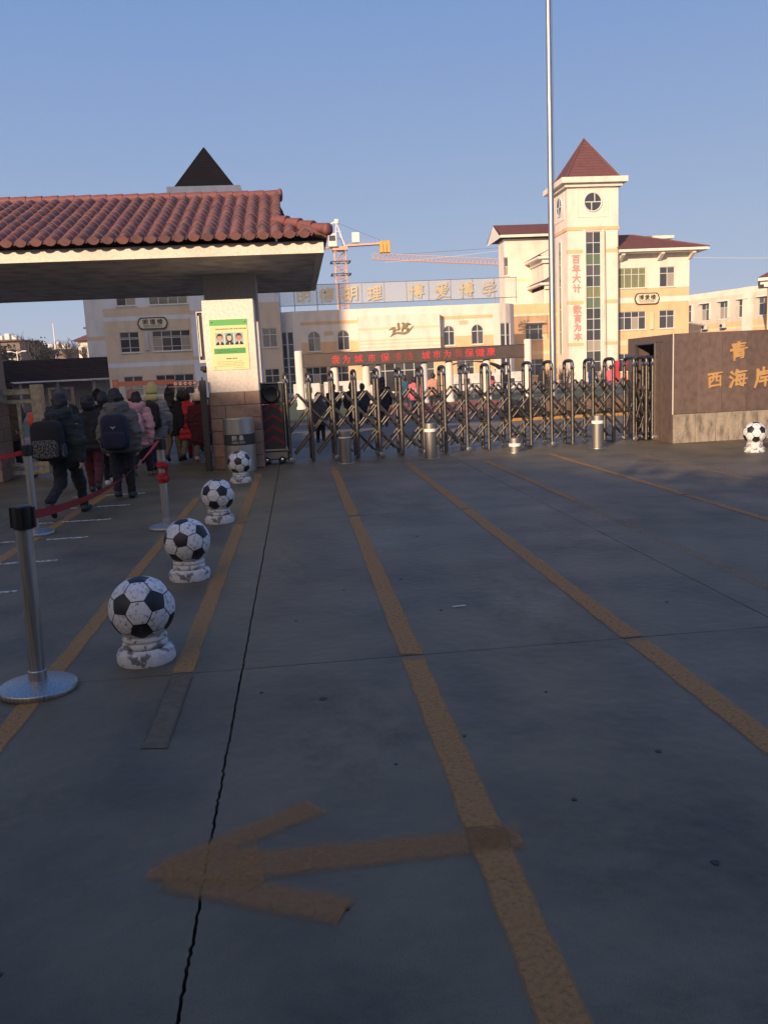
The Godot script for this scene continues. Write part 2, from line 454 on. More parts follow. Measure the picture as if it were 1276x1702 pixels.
# ---------------------------------------------------------------- walls with openings
func wall(S: Dictionary, o: Vector3, u: Vector3, n: Vector3, w: float, bands: Array, openings: Array, depth := 0.14) -> void:
	# bands: [y0, y1, material key]; openings: [x0, x1, y0, y1]; S maps material keys to builders
	var up := Vector3.UP
	var xs := [0.0, w]; var ys := []
	for b in bands:
		for e in [b[0], b[1]]:
			if not e in ys: ys.append(e)
	for p in openings:
		for e in [p[0], p[1]]:
			if not e in xs: xs.append(e)
		for e in [p[2], p[3]]:
			if not e in ys: ys.append(e)
	xs.sort(); ys.sort()
	for j in ys.size() - 1:
		var ym: float = (ys[j] + ys[j + 1]) * 0.5
		var key := ""
		for b in bands:
			if ym > b[0] and ym < b[1]: key = b[2]
		if key == "": continue
		if not S.has(key): S[key] = MB.new()
		var run := -1.0
		for i in xs.size() - 1:
			var xm: float = (xs[i] + xs[i + 1]) * 0.5
			var hole := false
			for p in openings:
				if xm > p[0] and xm < p[1] and ym > p[2] and ym < p[3]: hole = true
			if not hole and run < 0: run = xs[i]
			if run >= 0 and (hole or i == xs.size() - 2):
				var e: float = xs[i] if hole else xs[i + 1]
				S[key].quad(o + u * run + up * ys[j], o + u * e + up * ys[j], o + u * e + up * ys[j + 1], o + u * run + up * ys[j + 1])
				run = -1.0
	for p in openings:
		var key: String = bands[0][2]
		for b in bands:
			if p[2] >= b[0] and p[2] < b[1]: key = b[2]
		if not S.has(key): S[key] = MB.new()
		var mb: MB = S[key]
		var a: Vector3 = o + u * p[0] + up * p[2]; var b: Vector3 = o + u * p[1] + up * p[2]; var c: Vector3 = o + u * p[1] + up * p[3]; var d: Vector3 = o + u * p[0] + up * p[3]
		var k := -n * depth
		mb.quad(b, a, a + k, b + k); mb.quad(c, b, b + k, c + k); mb.quad(d, c, c + k, d + k); mb.quad(a, d, d + k, a + k)

func skin(parent: Node, called: String, S: Dictionary, label := "") -> MeshInstance3D:
	var am := ArrayMesh.new()
	for k in S: S[k].put(am, M[k])
	return inst(parent, called, am, label)

func window(parent: Node, o: Vector3, u: Vector3, n: Vector3, w: float, h: float, cols: Array, rows: Array, frame := "frame", glass := "glass", fw := 0.05, arch := false, called := "window") -> MeshInstance3D:
	# o: lower left corner of the opening in the frame's plane; cols and rows: shares where mullions and transoms stand; the frame is the part, its panes the sub-parts
	var up := Vector3.UP
	var mb := MB.new()
	var B := Basis(u, up, n)
	var c := [0.0] + cols + [1.0]; var r := [0.0] + rows + [1.0]
	for i in c.size():
		var x: float = clampf(c[i] * w, fw * 0.5, w - fw * 0.5)
		mb.box(o + u * x + up * h * 0.5, Vector3(fw, h, 0.07), B)
	for j in r.size():
		var y: float = clampf(r[j] * h, fw * 0.5, h - fw * 0.5)
		for i in c.size() - 1:
			var x0: float = c[i] * w + fw * (1.0 if i == 0 else 0.5); var x1: float = c[i + 1] * w - fw * (1.0 if i == c.size() - 2 else 0.5)
			mb.box(o + u * (x0 + x1) * 0.5 + up * y, Vector3(x1 - x0, fw, 0.05), B)
	var f := part(parent, called, mb, M[frame])
	for i in c.size() - 1:
		for j in r.size() - 1:
			var g := MB.new()
			var x0: float = c[i] * w + fw * 0.4; var x1: float = c[i + 1] * w - fw * 0.4
			var y0: float = r[j] * h + fw * 0.4; var y1: float = r[j + 1] * h - fw * 0.4
			g.box(o + u * (x0 + x1) * 0.5 + up * (y0 + y1) * 0.5 - n * 0.005, Vector3(x1 - x0, y1 - y0, 0.012), B)
			part(f, "pane", g, M[glass if glass != "glass" or fw > 0.09 else ["glass", "glass", "glass_b", "glass", "blind"][rng.randi() % 5] if j == 0 else ["glass", "glass", "glass_b"][rng.randi() % 3]])
	if h < 3.0 and not arch:
		var sl := MB.new()
		sl.box(o + u * w * 0.5 - up * 0.03 + n * 0.09, Vector3(w + 0.12, 0.07, 0.20), B)
		part(f, "sill", sl, M["white_wall"])
	return f

func windows(parent: Node, list: Array, o: Vector3, u: Vector3, n: Vector3, depth := 0.1) -> Array:
	# list: [x0, x1, y0, y1, cols, rows, glass key]; returns the openings for wall()
	var holes := []
	for q in list:
		holes.append([q[0], q[1], q[2], q[3]])
		window(parent, o + u * q[0] + Vector3.UP * q[2] - n * depth, u, n, q[1] - q[0], q[3] - q[2], q[4], q[5], "frame", q[6] if q.size() > 6 else "glass")
	return holes

func shell(S: Dictionary, key: String, x0: float, x1: float, y0: float, y1: float, zf: float, zb: float, dark := true) -> void:
	# the sides, back and top of a block whose front (at zf) is a wall() of its own, and a dark backing behind the openings
	if not S.has(key): S[key] = MB.new()
	var m: MB = S[key]
	m.quad(Vector3(x0, y0, zb), Vector3(x0, y0, zf), Vector3(x0, y1, zf), Vector3(x0, y1, zb))
	m.quad(Vector3(x1, y0, zf), Vector3(x1, y0, zb), Vector3(x1, y1, zb), Vector3(x1, y1, zf))
	m.quad(Vector3(x1, y0, zb), Vector3(x0, y0, zb), Vector3(x0, y1, zb), Vector3(x1, y1, zb))
	m.quad(Vector3(x0, y1, zf), Vector3(x1, y1, zf), Vector3(x1, y1, zb), Vector3(x0, y1, zb))
	if dark:
		if not S.has("inside"): S["inside"] = MB.new()
		S["inside"].quad(Vector3(x0, y0, zf - 0.5), Vector3(x1, y0, zf - 0.5), Vector3(x1, y1, zf - 0.5), Vector3(x0, y1, zf - 0.5))

func courses(mb: MB, a: Vector3, b: Vector3, c: Vector3, d: Vector3, k: int, lift := 0.05) -> void:
	# a tiled slope: a-b the eave (left to right), d-c the ridge; each course rides on the one below
	var nn := (b - a).cross(d - a).normalized()
	for i in k:
		var t0 := float(i) / k; var t1 := float(i + 1) / k
		var p := a.lerp(d, t0); var q := b.lerp(c, t0); var r := b.lerp(c, t1); var s := a.lerp(d, t1)
		mb.quad(p + nn * lift, q + nn * lift, r + nn * 0.004, s + nn * 0.004)
		mb.quad(p, q, q + nn * lift, p + nn * lift)

# ---------------------------------------------------------------- people
func person(label: String, at: Vector3, h: float, turn: float, d: Dictionary, cell := 0.014, group := "") -> Node3D:
	# local axes: y up, the person faces -z; sizes for a 1.4 m child, scaled by h
	var t := thing("person", label, "person", at, turn, group)
	var s := h / 1.4
	var st: float = d.get("stride", 0.6)
	var lead: float = d.get("lead", 1.0)         # +1: the right leg is in front
	var bend: float = d.get("bend", 0.0)
	var hip := [Vector3(-0.075, 0.70, 0), Vector3(0.075, 0.70, 0)]
	var knee := []; var ankle := []; var toe := []
	for i in 2:
		var f: float = (1.0 if i == 1 else -1.0) * lead
		if f > 0:
			knee.append(Vector3(hip[i].x, 0.385, -0.13 * st)); ankle.append(Vector3(hip[i].x, 0.075, -0.17 * st))
			toe.append(ankle[i] + Vector3(0.01 * signf(hip[i].x), -0.035, -0.13))
		else:
			knee.append(Vector3(hip[i].x, 0.385, 0.03 * st)); ankle.append(Vector3(hip[i].x, 0.085 + 0.09 * st, 0.30 * st))
			toe.append(ankle[i] + Vector3(0, -0.04 - 0.085 * st, -0.11 + 0.02 * st))
	var sh := [Vector3(-0.155, 1.08, 0.0), Vector3(0.155, 1.08, 0.0)]
	var sw: float = d.get("swing", 0.5)
	var elbow := []; var wrist := []
	for i in 2:
		var f: float = (1.0 if i == 0 else -1.0) * lead * sw
		elbow.append(Vector3(sh[i].x * 1.38, 0.86, 0.03 - 0.09 * f)); wrist.append(Vector3(sh[i].x * 1.36, 0.66, -0.03 - 0.22 * f))
	if d.has("hold"):                            # the right hand raised in front
		elbow[1] = Vector3(0.22, 0.88, -0.02); wrist[1] = Vector3(0.10, 0.95, -0.22)
	var head := Vector3(0, 1.275, -0.01 - bend)
	var Sc := Transform3D(Basis().scaled(Vector3.ONE * s), Vector3.ZERO)
	# the body, one continuous skin
	var b := MB.new()
	var bones := [[Vector3(0, 0.78, 0), Vector3(0, 1.03, 0), 0.085, 0.095], [Vector3(0, 1.04, 0), head - Vector3(0, 0.05, 0), 0.05, 0.045], [sh[0], sh[1], 0.045, 0.045]]
	for i in 2:
		bones.append_array([[hip[i], knee[i], 0.055, 0.04], [knee[i], ankle[i], 0.04, 0.028], [ankle[i], toe[i], 0.028, 0.024], [sh[i], elbow[i], 0.035, 0.03], [elbow[i], wrist[i], 0.03, 0.022]])
	bones.append([head, Vector3(0.072, 0.105, 0.090)])
	blob(b, bones, maxf(cell, 0.016), 60.0)
	if cell < 0.02:
		# face and ears, then hands with five separate bent fingers
		blob(b, [[head + Vector3(0, -0.005, -0.08), head + Vector3(0, -0.03, -0.105), 0.011, 0.015], [head + Vector3(0, -0.06, -0.09), Vector3(0.024, 0.009, 0.012)]], 0.006, 160.0)
		blob(b, [[head + Vector3(-0.075, -0.01, 0), Vector3(0.012, 0.03, 0.02)]], 0.006, 160.0)
		blob(b, [[head + Vector3(0.075, -0.01, 0), Vector3(0.012, 0.03, 0.02)]], 0.006, 160.0)
		for i in 2:
			var dn: Vector3 = (wrist[i] - elbow[i]).normalized()
			var side := 1.0 if i == 1 else -1.0
			var fw := Vector3(0, 0, -1); fw = (fw - dn * fw.dot(dn)).normalized()
			var inn := Vector3(-side, 0, 0)
			var hb := [[wrist[i], wrist[i] + dn * 0.05, 0.02, 0.024], [wrist[i] + dn * 0.045 + fw * 0.016, wrist[i] + dn * 0.045 - fw * 0.016, 0.016, 0.015]]
			var lens := [0.036, 0.042, 0.039, 0.03]
			for j in 4:
				var r0: Vector3 = wrist[i] + dn * 0.062 + fw * (0.024 - 0.016 * j)
				var r1: Vector3 = r0 + dn * lens[j] * 0.6 + inn * 0.006
				hb.append([r0, r1, 0.0075, 0.007]); hb.append([r1, r1 + dn * lens[j] * 0.35 + inn * 0.018, 0.007, 0.006])
			var th: Vector3 = wrist[i] + dn * 0.025 + fw * 0.022
			hb.append([th, th + fw * 0.02 + dn * 0.022 + inn * 0.01, 0.0085, 0.0075]); hb.append([th + fw * 0.02 + dn * 0.022 + inn * 0.01, th + fw * 0.018 + dn * 0.04 + inn * 0.018, 0.0075, 0.0065])
			blob(b, hb, 0.005, 230.0)
	var nd := part(t, "body", b, M["skin"]); nd.transform = Sc
	# trousers
	var tr := MB.new()
	var tb := [[Vector3(-0.05, 0.70, 0), Vector3(0.05, 0.70, 0), 0.095, 0.095]]
	for i in 2: tb.append_array([[hip[i], knee[i], 0.082, 0.063], [knee[i], ankle[i] + Vector3(0, 0.02, 0), 0.062, 0.052]])
	blob(tr, tb, cell, 55.0, 0.010)
	nd = part(t, "trousers", tr, d.trousers); nd.transform = Sc
	# shoes
	for i in 2:
		var so := MB.new()
		blob(so, [[ankle[i] + Vector3(0, -0.015, 0.01), ankle[i] + Vector3(0, -0.035, 0.025), 0.042, 0.03], [ankle[i] + Vector3(0, -0.035, 0.02), toe[i], 0.036, 0.034]], maxf(cell * 0.7, 0.009), 70.0)
		nd = part(t, "shoe", so, d.get("shoes", M["shoe"])); nd.transform = Sc
	# jacket
	var co := MB.new()
	var lo: float = d.get("coat_low", 0.62)
	var fat: float = d.get("fat", 1.0)
	var cb := []
	for x in [-0.07, 0.07]:
		cb.append([Vector3(x, lo + 0.10, 0.0), Vector3(x * 1.05, 1.0, 0.005), 0.118 * fat, 0.112 * fat])
	cb.append([sh[0] + Vector3(0.03, 0, 0), sh[1] - Vector3(0.03, 0, 0), 0.072, 0.072])
	cb.append([Vector3(0, 1.12, 0.01), Vector3(0, 1.185, 0.0), 0.078, 0.068])
	for i in 2:
		cb.append([sh[i], elbow[i], 0.068 * fat, 0.062 * fat]); cb.append([elbow[i], wrist[i], 0.062 * fat, 0.046 * fat])
	if d.has("rings"):                           # the swellings of a quilted down coat
		for j in 5:
			var y := lo + 0.05 + j * (1.02 - lo) / 5.0
			for x in [-0.085, 0.085]: cb.append([Vector3(x, y, 0.0), Vector3(0.11, 0.035, 0.125) * fat])
	if d.get("hood", "") == "down":
		cb.append_array([[Vector3(-0.09, 1.20, 0.055), Vector3(0, 1.155, 0.115), 0.05, 0.068], [Vector3(0, 1.155, 0.115), Vector3(0.09, 1.20, 0.055), 0.068, 0.05], [Vector3(0, 1.10, 0.13), Vector3(0, 1.16, 0.12), 0.06, 0.06], [Vector3(-0.095, 1.20, -0.01), Vector3(-0.09, 1.20, 0.055), 0.035, 0.05], [Vector3(0.095, 1.20, -0.01), Vector3(0.09, 1.20, 0.055), 0.035, 0.05]])
	elif d.get("hood", "") == "up":
		cb.append([head + Vector3(0, 0.015, 0.03), Vector3(0.118, 0.145, 0.12)])
		cb.append([head + Vector3(0, -0.09, 0.05), Vector3(0.10, 0.09, 0.10)])
	blob(co, cb, cell, 52.0, 0.016)
	nd = part(t, "jacket", co, d.coat); nd.transform = Sc
	# hair and hat
	if d.get("hood", "") != "up":
		var hr := MB.new()
		var hb := [[head + Vector3(0, 0.024, 0.016), Vector3(0.080, 0.098, 0.092)]]
		var hq := RandomNumberGenerator.new()
		hq.seed = int(absf(at.x * 100.0)) + 3
		if d.has("hat"): hb = [[head + Vector3(0, 0.0, 0.014), Vector3(0.076, 0.085, 0.086)]]
		for j in (0 if d.has("hat") else 16):
			var a := hq.randf() * TAU; var e := hq.randf_range(-0.5, 1.3)
			hb.append([head + Vector3(0, 0.024, 0.016) + Vector3(cos(a) * cos(e) * 0.072, sin(e) * 0.094, absf(sin(a)) * cos(e) * 0.086), Vector3(0.022, 0.034, 0.022) * hq.randf_range(0.7, 1.15)])
		match d.get("hair", "short"):
			"long": hb.append_array([[head + Vector3(-0.035, -0.03, 0.06), Vector3(-0.04, 1.07, 0.11), 0.055, 0.045], [head + Vector3(0.035, -0.03, 0.06), Vector3(0.04, 1.07, 0.11), 0.055, 0.045]])
			"pony": hb.append_array([[head + Vector3(0, 0.03, 0.10), head + Vector3(0, 0.0, 0.16), 0.03, 0.035], [head + Vector3(0, 0.0, 0.16), head + Vector3(0.01, -0.14, 0.15), 0.035, 0.015]])
			_: hb.append([head + Vector3(0, -0.035, 0.05), Vector3(0.066, 0.06, 0.056)])
		blob(hr, hb, minf(cell, 0.012), 75.0, 0.012)
		nd = part(t, "hair", hr, d.get("hair_color", M["hair"])); nd.transform = Sc
	if d.has("hat"):
		var ht := MB.new()
		blob(ht, [[head + Vector3(0, 0.055, 0.012), Vector3(0.098, 0.095, 0.108)], [head + Vector3(0, 0.005, 0.02), Vector3(0.098, 0.045, 0.106)], [head + Vector3(0, 0.14, 0.012), Vector3(0.05, 0.03, 0.05)]], minf(cell, 0.014), 70.0)
		nd = part(t, "hat", ht, d.hat); nd.transform = Sc
		if d.has("pompom"):
			var pp := MB.new()
			blob(pp, [[head + Vector3(0, 0.185, 0.012), Vector3(0.038, 0.038, 0.038)]], 0.01, 90.0)
			nd = part(t, "pompom", pp, d.pompom); nd.transform = Sc
	if d.has("cap"):
		var cp := MB.new()
		cp.lathe([Vector2(0.098, 0), Vector2(0.104, 0.03), Vector2(0.135, 0.05), Vector2(0.13, 0.062), Vector2(0.0, 0.075)], 20, head + Vector3(0, 0.035, 0))
		nd = part(t, "cap", cp, d.cap); nd.transform = Sc
		var br := MB.new()
		br.sblk(head + Vector3(0, 0.036, 0.11), Vector3(0.15, 0.014, 0.09), 0.6, 14)
		nd = part(t, "visor", br, M["black_plastic"]); nd.transform = Sc
	for k in d.get("trim", []):                   # stripes and patches: [material, centre, size]
		var tm := MB.new()
		tm.sblk(k[1], k[2], 0.5, 12)
		nd = part(t, "trim", tm, k[0]); nd.transform = Sc
	return t

func backpack(label: String, at: Vector3, h: float, turn: float, m: Material, d := {}) -> Node3D:
	var s := h / 1.4
	var t := thing("backpack", label, "backpack", at, turn)
	var Sc := Transform3D(Basis().scaled(Vector3.ONE * s), Vector3.ZERO)
	var w: float = d.get("w", 0.29); var hh: float = d.get("h", 0.40); var dp: float = d.get("d", 0.17); var cy: float = d.get("y", 0.90)
	var b := MB.new()
	b.sblk(Vector3(0, cy, 0.115 + dp * 0.5), Vector3(w, hh, dp), 0.45, 24)
	var nd := part(t, "bag", b, m); nd.transform = Sc
	b = MB.new()
	b.sblk(Vector3(0, cy - hh * 0.2, 0.115 + dp * 0.98), Vector3(w * 0.84, hh * 0.46, dp * 0.42), 0.4, 20)
	nd = part(t, "front_pocket", b, d.get("pocket", m)); nd.transform = Sc
	for x in [-1.0, 1.0]:
		b = MB.new()
		var P := []
		for i in 9:
			var a := PI * i / 8.0
			P.append(Vector3(x * (0.10 - 0.01 * sin(a)), cy + hh * 0.32 - 0.0 + 0.10 * sin(a) - 0.012 * i, 0.13 - 0.28 * i / 8.0))
		b.tube(P, 0.017, 6)
		nd = part(t, "strap", b, M["black_cloth"]); nd.transform = Sc
		b = MB.new()
		b.sblk(Vector3(x * w * 0.5, cy - hh * 0.25, 0.115 + dp * 0.5), Vector3(0.035, hh * 0.34, dp * 0.62), 0.5, 14)
		nd = part(t, "side_pocket", b, d.get("pocket", m)); nd.transform = Sc
	b = MB.new()
	b.tube([Vector3(-0.03, cy + hh * 0.47, 0.15), Vector3(-0.025, cy + hh * 0.47 + 0.035, 0.15), Vector3(0.025, cy + hh * 0.47 + 0.035, 0.15), Vector3(0.03, cy + hh * 0.47, 0.15)], 0.008, 6)
	nd = part(t, "handle", b, M["black_cloth"]); nd.transform = Sc
	if d.has("mark"):
		b = MB.new()
		var my := cy + hh * 0.16; var mz := 0.115 + dp + 0.0
		if d.mark == "wing":
			for x in [-1.0, 1.0]: b.cone(Vector3(0, my - 0.012, mz), Vector3(x * 0.045, my + 0.012, mz - 0.006), 0.008, 0.002, 6)
			b.cone(Vector3(0, my - 0.03, mz), Vector3(0, my - 0.008, mz), 0.003, 0.007, 6)
		else:
			var P := []
			for i in 9: P.append(Vector3(0.045 + 0.016 * sin(i * 1.35), cy - hh * 0.05 - 0.012 * i, mz + 0.038 - 0.001 * i))
			b.tube(P, 0.0045, 6)
		nd = part(t, "emblem", b, M["white_cloth"]); nd.transform = Sc
	if d.has("arcs"):
		for q in 4:
			b = MB.new()
			var P := []
			for i in 11:
				var a := PI * i / 10.0
				P.append(Vector3(cos(a) * w * (0.46 - 0.09 * q), cy + hh * 0.12 + sin(a) * hh * (0.30 - 0.055 * q), 0.115 + dp * (0.90 + 0.03 * q)))
			b.tube(P, 0.006, 6)
			nd = part(t, "piping", b, d.arcs); nd.transform = Sc
	return t

# ---------------------------------------------------------------- the scene
func _ready() -> void:
	rng.seed = 7
	var cam := Camera3D.new()
	cam.name = "camera"
	add_child(cam)
	cam.transform = Transform3D(Basis(Vector3(0.9934, -0.0472, 0.1043), Vector3(0.0633, 0.9852, -0.1593), Vector3(-0.0953, 0.1649, 0.9817)).orthonormalized(), Vector3(0, 1.55, 0))
	cam.fov = 63.47; cam.near = 0.05; cam.far = 4000.0
	var sky_m := ProceduralSkyMaterial.new()
	sky_m.sky_top_color = lin(0.03, 0.13, 0.385)
	sky_m.sky_horizon_color = lin(0.312, 0.383, 0.465)
	sky_m.sky_curve = 0.27
	sky_m.ground_bottom_color = lin(0.05, 0.05, 0.05); sky_m.ground_horizon_color = lin(0.35, 0.36, 0.38)
	sky_m.sun_angle_max = 90.0; sky_m.sun_curve = 0.48
	var sky := Sky.new(); sky.sky_material = sky_m
	var env := Environment.new()
	env.background_mode = Environment.BG_SKY; env.sky = sky
	env.tonemap_mode = Environment.TONE_MAPPER_LINEAR
	env.tonemap_exposure = 1.5
	env.fog_enabled = true; env.fog_density = 0.0005; env.fog_light_color = Color(0.86, 0.88, 0.92)
	env.sdfgi_enabled = true; env.ssao_enabled = true; env.ssil_enabled = true
	var we := WorldEnvironment.new()
	we.name = "world_environment"; we.environment = env
	add_child(we)
	var sun := DirectionalLight3D.new()
	sun.name = "sun"
	add_child(sun)
	sun.look_at_from_position(Vector3.ZERO, Vector3(0.526, -0.292, -0.798), Vector3.UP)
	sun.light_color = Color(1.0, 0.872, 0.745); sun.light_energy = 1.42; sun.light_angular_distance = 0.6; sun.shadow_enabled = true
	materials()
	ground()
	street_blocks()
	street_trees()
	mingli()
	hall()
	boai()
	far_right()
	far_left()
	cranes()
	canopy()
	monument()
	led_gantry()
	gate()
	small_things()
	school_yard()
	people()

func materials() -> void:
	var grain := ntex(0.05, 4, [[0.0, 0.88], [0.5, 0.97], [1.0, 1.0]], 1)
	var stain := ntex(0.008, 5, [[0.0, 0.84], [0.45, 0.96], [1.0, 1.0]], 2)
	var cloud := ntex(0.006, 6, [[0.15, 0.78], [0.45, 0.92], [0.75, 1.0]], 3, 1024)
	var speck := ntex(0.12, 3, [[0.0, 0.7], [0.32, 0.92], [0.5, 1.0], [1.0, 1.0]], 4)
	var spots := ntex(0.035, 4, [[0.0, 0.25], [0.2, 0.45], [0.235, 1.0], [1.0, 1.0]], 9, 1024)
	var fine := nrm_tex(0.10, 4, 2.5, 5)
	var folds := nrm_tex(0.018, 4, 6.0, 6)
	# ground
	var m := mat("concrete", lin(0.134, 0.111, 0.064), 0.82, 0, cloud, Vector3.ONE * 0.16)
	detail(m, speck, 2.4); bump(m, fine, 0.16); m.roughness_texture = stain; m.roughness = 0.58
	mat("earth", lin(0.07, 0.066, 0.06), 0.95, 0, cloud, Vector3.ONE * 0.1)
	m = mat("asphalt", lin(0.185, 0.155, 0.115), 0.9, 0, cloud, Vector3.ONE * 0.07); detail(m, speck, 1.0)
	m = mat("turf", lin(0.055, 0.085, 0.035), 0.95, 0, stain, Vector3.ONE * 0.3); detail(m, speck, 2.0)
	m = mat("red_track", lin(0.30, 0.085, 0.05), 0.9, 0, stain, Vector3.ONE * 0.2)
	for q in [["yellow_paint", lin(0.40, 0.205, 0.064), 11, [[0.0, 0.4], [0.25, 0.58], [0.5, 0.76], [1.0, 0.9]]], ["faded_paint", lin(0.42, 0.25, 0.10), 12, [[0.0, 0.0], [0.4, 0.05], [0.55, 0.3], [1.0, 0.55]]], ["arrow_paint", lin(0.37, 0.18, 0.055), 31, [[0.0, 0.2], [0.3, 0.42], [0.5, 0.56], [1.0, 0.68]]]]:
		var st := []
		for e in q[3]: st.append([e[0], Color(1, 1, 1, e[1])])
		m = mat(q[0], q[1], 0.8, 0, ntex(0.05, 6, st, q[2], 1024), Vector3.ONE * 0.7)
		m.transparency = BaseMaterial3D.TRANSPARENCY_ALPHA; m.vertex_color_use_as_albedo = true
		detail(m, speck, 2.9); bump(m, fine, 0.2)
	var ghost := ntex(0.03, 6, [[0.0, lin(0.085, 0.07, 0.045)], [0.4, lin(0.10, 0.083, 0.052)], [0.6, lin(0.12, 0.10, 0.06)], [1.0, lin(0.132, 0.11, 0.064)]], 13, 512)
	mat("scraped_paint", Color.WHITE, 0.9, 0, ghost, Vector3.ONE * 0.9)
	var wp := ntex(0.04, 5, [[0.0, lin(0.17, 0.17, 0.17)], [0.4, lin(0.2, 0.2, 0.2)], [0.5, lin(0.5, 0.5, 0.49)], [1.0, lin(0.6, 0.6, 0.58)]], 14, 512)
	mat("white_paint_line", Color.WHITE, 0.8, 0, wp, Vector3.ONE * 0.8)
	mat("tar", lin(0.075, 0.062, 0.042), 0.9)
	mat("gum", lin(0.022, 0.021, 0.02), 0.7)
	mat("hatch_iron", lin(0.06, 0.055, 0.05), 0.6, 0.4)
	for q in [["stain_dark", lin(0.035, 0.032, 0.03), 0.42, 51], ["stain_brown", lin(0.07, 0.055, 0.04), 0.38, 52], ["stain_pale", lin(0.34, 0.31, 0.27), 0.26, 53]]:
		var sn := FastNoiseLite.new()
		sn.frequency = 0.028; sn.fractal_octaves = 5; sn.seed = q[3]
		var si := Image.create(192, 192, false, Image.FORMAT_RGBA8)
		for y in 192:
			for x in 192:
				var rr := Vector2(x - 95.5, y - 95.5).length() / 95.5
				var a := clampf((1.0 - rr) * 1.6, 0, 1) * clampf(sn.get_noise_2d(x, y) * 1.5 + 0.42, 0, 1) * clampf(sn.get_noise_2d(x * 5.0, y * 5.0) + 0.75, 0, 1)
				si.set_pixel(x, y, Color(1, 1, 1, a * q[2] * 0.4))
		m = mat(q[0], q[1], 0.8)
		m.albedo_texture = ImageTexture.create_from_image(si); m.transparency = BaseMaterial3D.TRANSPARENCY_ALPHA
	# walls
	var wash := ntex(0.008, 5, [[0.0, 0.91], [0.45, 0.98], [1.0, 1.0]], 33)
	for w in [["cream", lin(0.82, 0.735, 0.625)], ["white_wall", lin(0.80, 0.76, 0.67)], ["grey_white", lin(0.76, 0.79, 0.82)], ["tan", lin(0.80, 0.51, 0.28)], ["pale_tan", lin(0.82, 0.63, 0.42)], ["sandstone", lin(0.72, 0.58, 0.43)], ["plaster", lin(0.55, 0.55, 0.55)], ["grey_beige", lin(0.62, 0.57, 0.48)], ["old_wall", lin(0.33, 0.29, 0.26)], ["brick_far", lin(0.20, 0.155, 0.13)]]:
		m = mat(w[0], w[1], 0.85, 0, wash, Vector3(0.22, 0.09, 0.22)); detail(m, grain, 0.6)
	m = mat("soffit", lin(0.60, 0.57, 0.53), 0.9, 0, cloud, Vector3.ONE * 0.25)
	mat("inside", lin(0.02, 0.02, 0.022), 0.9)
	mat("frame", lin(0.58, 0.58, 0.56), 0.5)
	mat("glass", lin(0.035, 0.034, 0.032), 0.07).metallic_specular = 0.7
	mat("glass_b", lin(0.075, 0.072, 0.066), 0.1).metallic_specular = 0.7
	mat("glass_green", lin(0.10, 0.15, 0.09), 0.12)
	mat("curtain", lin(0.24, 0.26, 0.13), 0.6, 0, ntex(0.02, 2, [[0.0, 0.7], [1.0, 1.0]], 15), Vector3(3.0, 0.05, 3.0))
	mat("blind", lin(0.30, 0.27, 0.22), 0.5)
	m = mat("roof_red", lin(0.155, 0.056, 0.052), 0.75, 0, stain, Vector3.ONE * 0.35); detail(m, grain, 1.2)
	mat("roof_dark", lin(0.028, 0.017, 0.016), 0.95, 0, stain, Vector3.ONE * 0.4).metallic_specular = 0.15
	# tiles of the canopy
	for i in 3:
		m = mat("tile_%d" % i, [lin(0.185, 0.088, 0.084), lin(0.155, 0.078, 0.077), lin(0.21, 0.094, 0.086)][i], 0.85, 0, stain, Vector3.ONE * 1.6); detail(m, speck, 1.4); bump(m, fine, 0.5)
	m = mat("ridge_tile", lin(0.20, 0.070, 0.064), 0.65, 0, stain, Vector3.ONE * 1.3); detail(m, grain, 1.5)
	m = mat("brick", lin(0.36, 0.235, 0.17), 0.9, 0, stain, Vector3.ONE * 1.2); detail(m, speck, 1.8); bump(m, fine, 1.2)
	m = mat("brick_b", lin(0.31, 0.205, 0.155), 0.9, 0, stain, Vector3.ONE * 1.1); detail(m, speck, 1.7); bump(m, fine, 1.2)
	mat("mortar", lin(0.13, 0.09, 0.07), 0.95, 0, grain, Vector3.ONE)
	# metals
	var brushed := ntex(0.02, 3, [[0.0, 0.72], [0.5, 0.92], [1.0, 1.0]], 16)
	m = mat("steel", lin(0.52, 0.51, 0.49), 0.22, 1.0, brushed, Vector3(6.0, 0.15, 6.0)); m.roughness_texture = stain; m.roughness = 0.5
	m = mat("bollard_steel", lin(0.34, 0.32, 0.29), 0.55, 0.9, brushed, Vector3(6.0, 0.15, 6.0))
	m = mat("gate_steel", lin(0.185, 0.17, 0.15), 0.46, 1.0, brushed, Vector3.ONE * 1.5)
	m = mat("dull_steel", lin(0.38, 0.37, 0.36), 0.42, 1.0, grain, Vector3.ONE * 2.0)
	mat("chrome", lin(0.7, 0.7, 0.7), 0.12, 1.0)
	m = mat("beige_metal", lin(0.42, 0.37, 0.27), 0.55, 0.3, cloud, Vector3.ONE * 1.2)
	mat("dark_metal", lin(0.045, 0.042, 0.04), 0.5, 0.3)
	mat("black_plastic", lin(0.012, 0.012, 0.013), 0.45)
	mat("rubber", lin(0.02, 0.02, 0.02), 0.85)
	m = mat("gold", lin(0.64, 0.52, 0.31), 0.4, 0.5)
	m = mat("gold_paint", lin(0.50, 0.30, 0.12), 0.5, 0.25)
	m = mat("bronze", lin(0.30, 0.25, 0.13), 0.45, 0.6)
	mat("reflective", lin(0.75, 0.74, 0.66), 0.5)
	# stone
	var marble := ntex(0.012, 6, [[0.0, 0.8], [0.5, 0.93], [1.0, 1.0]], 17, 1024)
	m = mat("marble", lin(0.155, 0.108, 0.090), 0.24, 0, marble, Vector3(0.5, 0.4, 0.5)); m.roughness_texture = stain; m.roughness = 0.34; detail(m, speck, 2.0)
	var rough := ntex(0.015, 6, [[0.1, 0.68], [0.4, 0.9], [0.7, 1.0]], 18, 512)
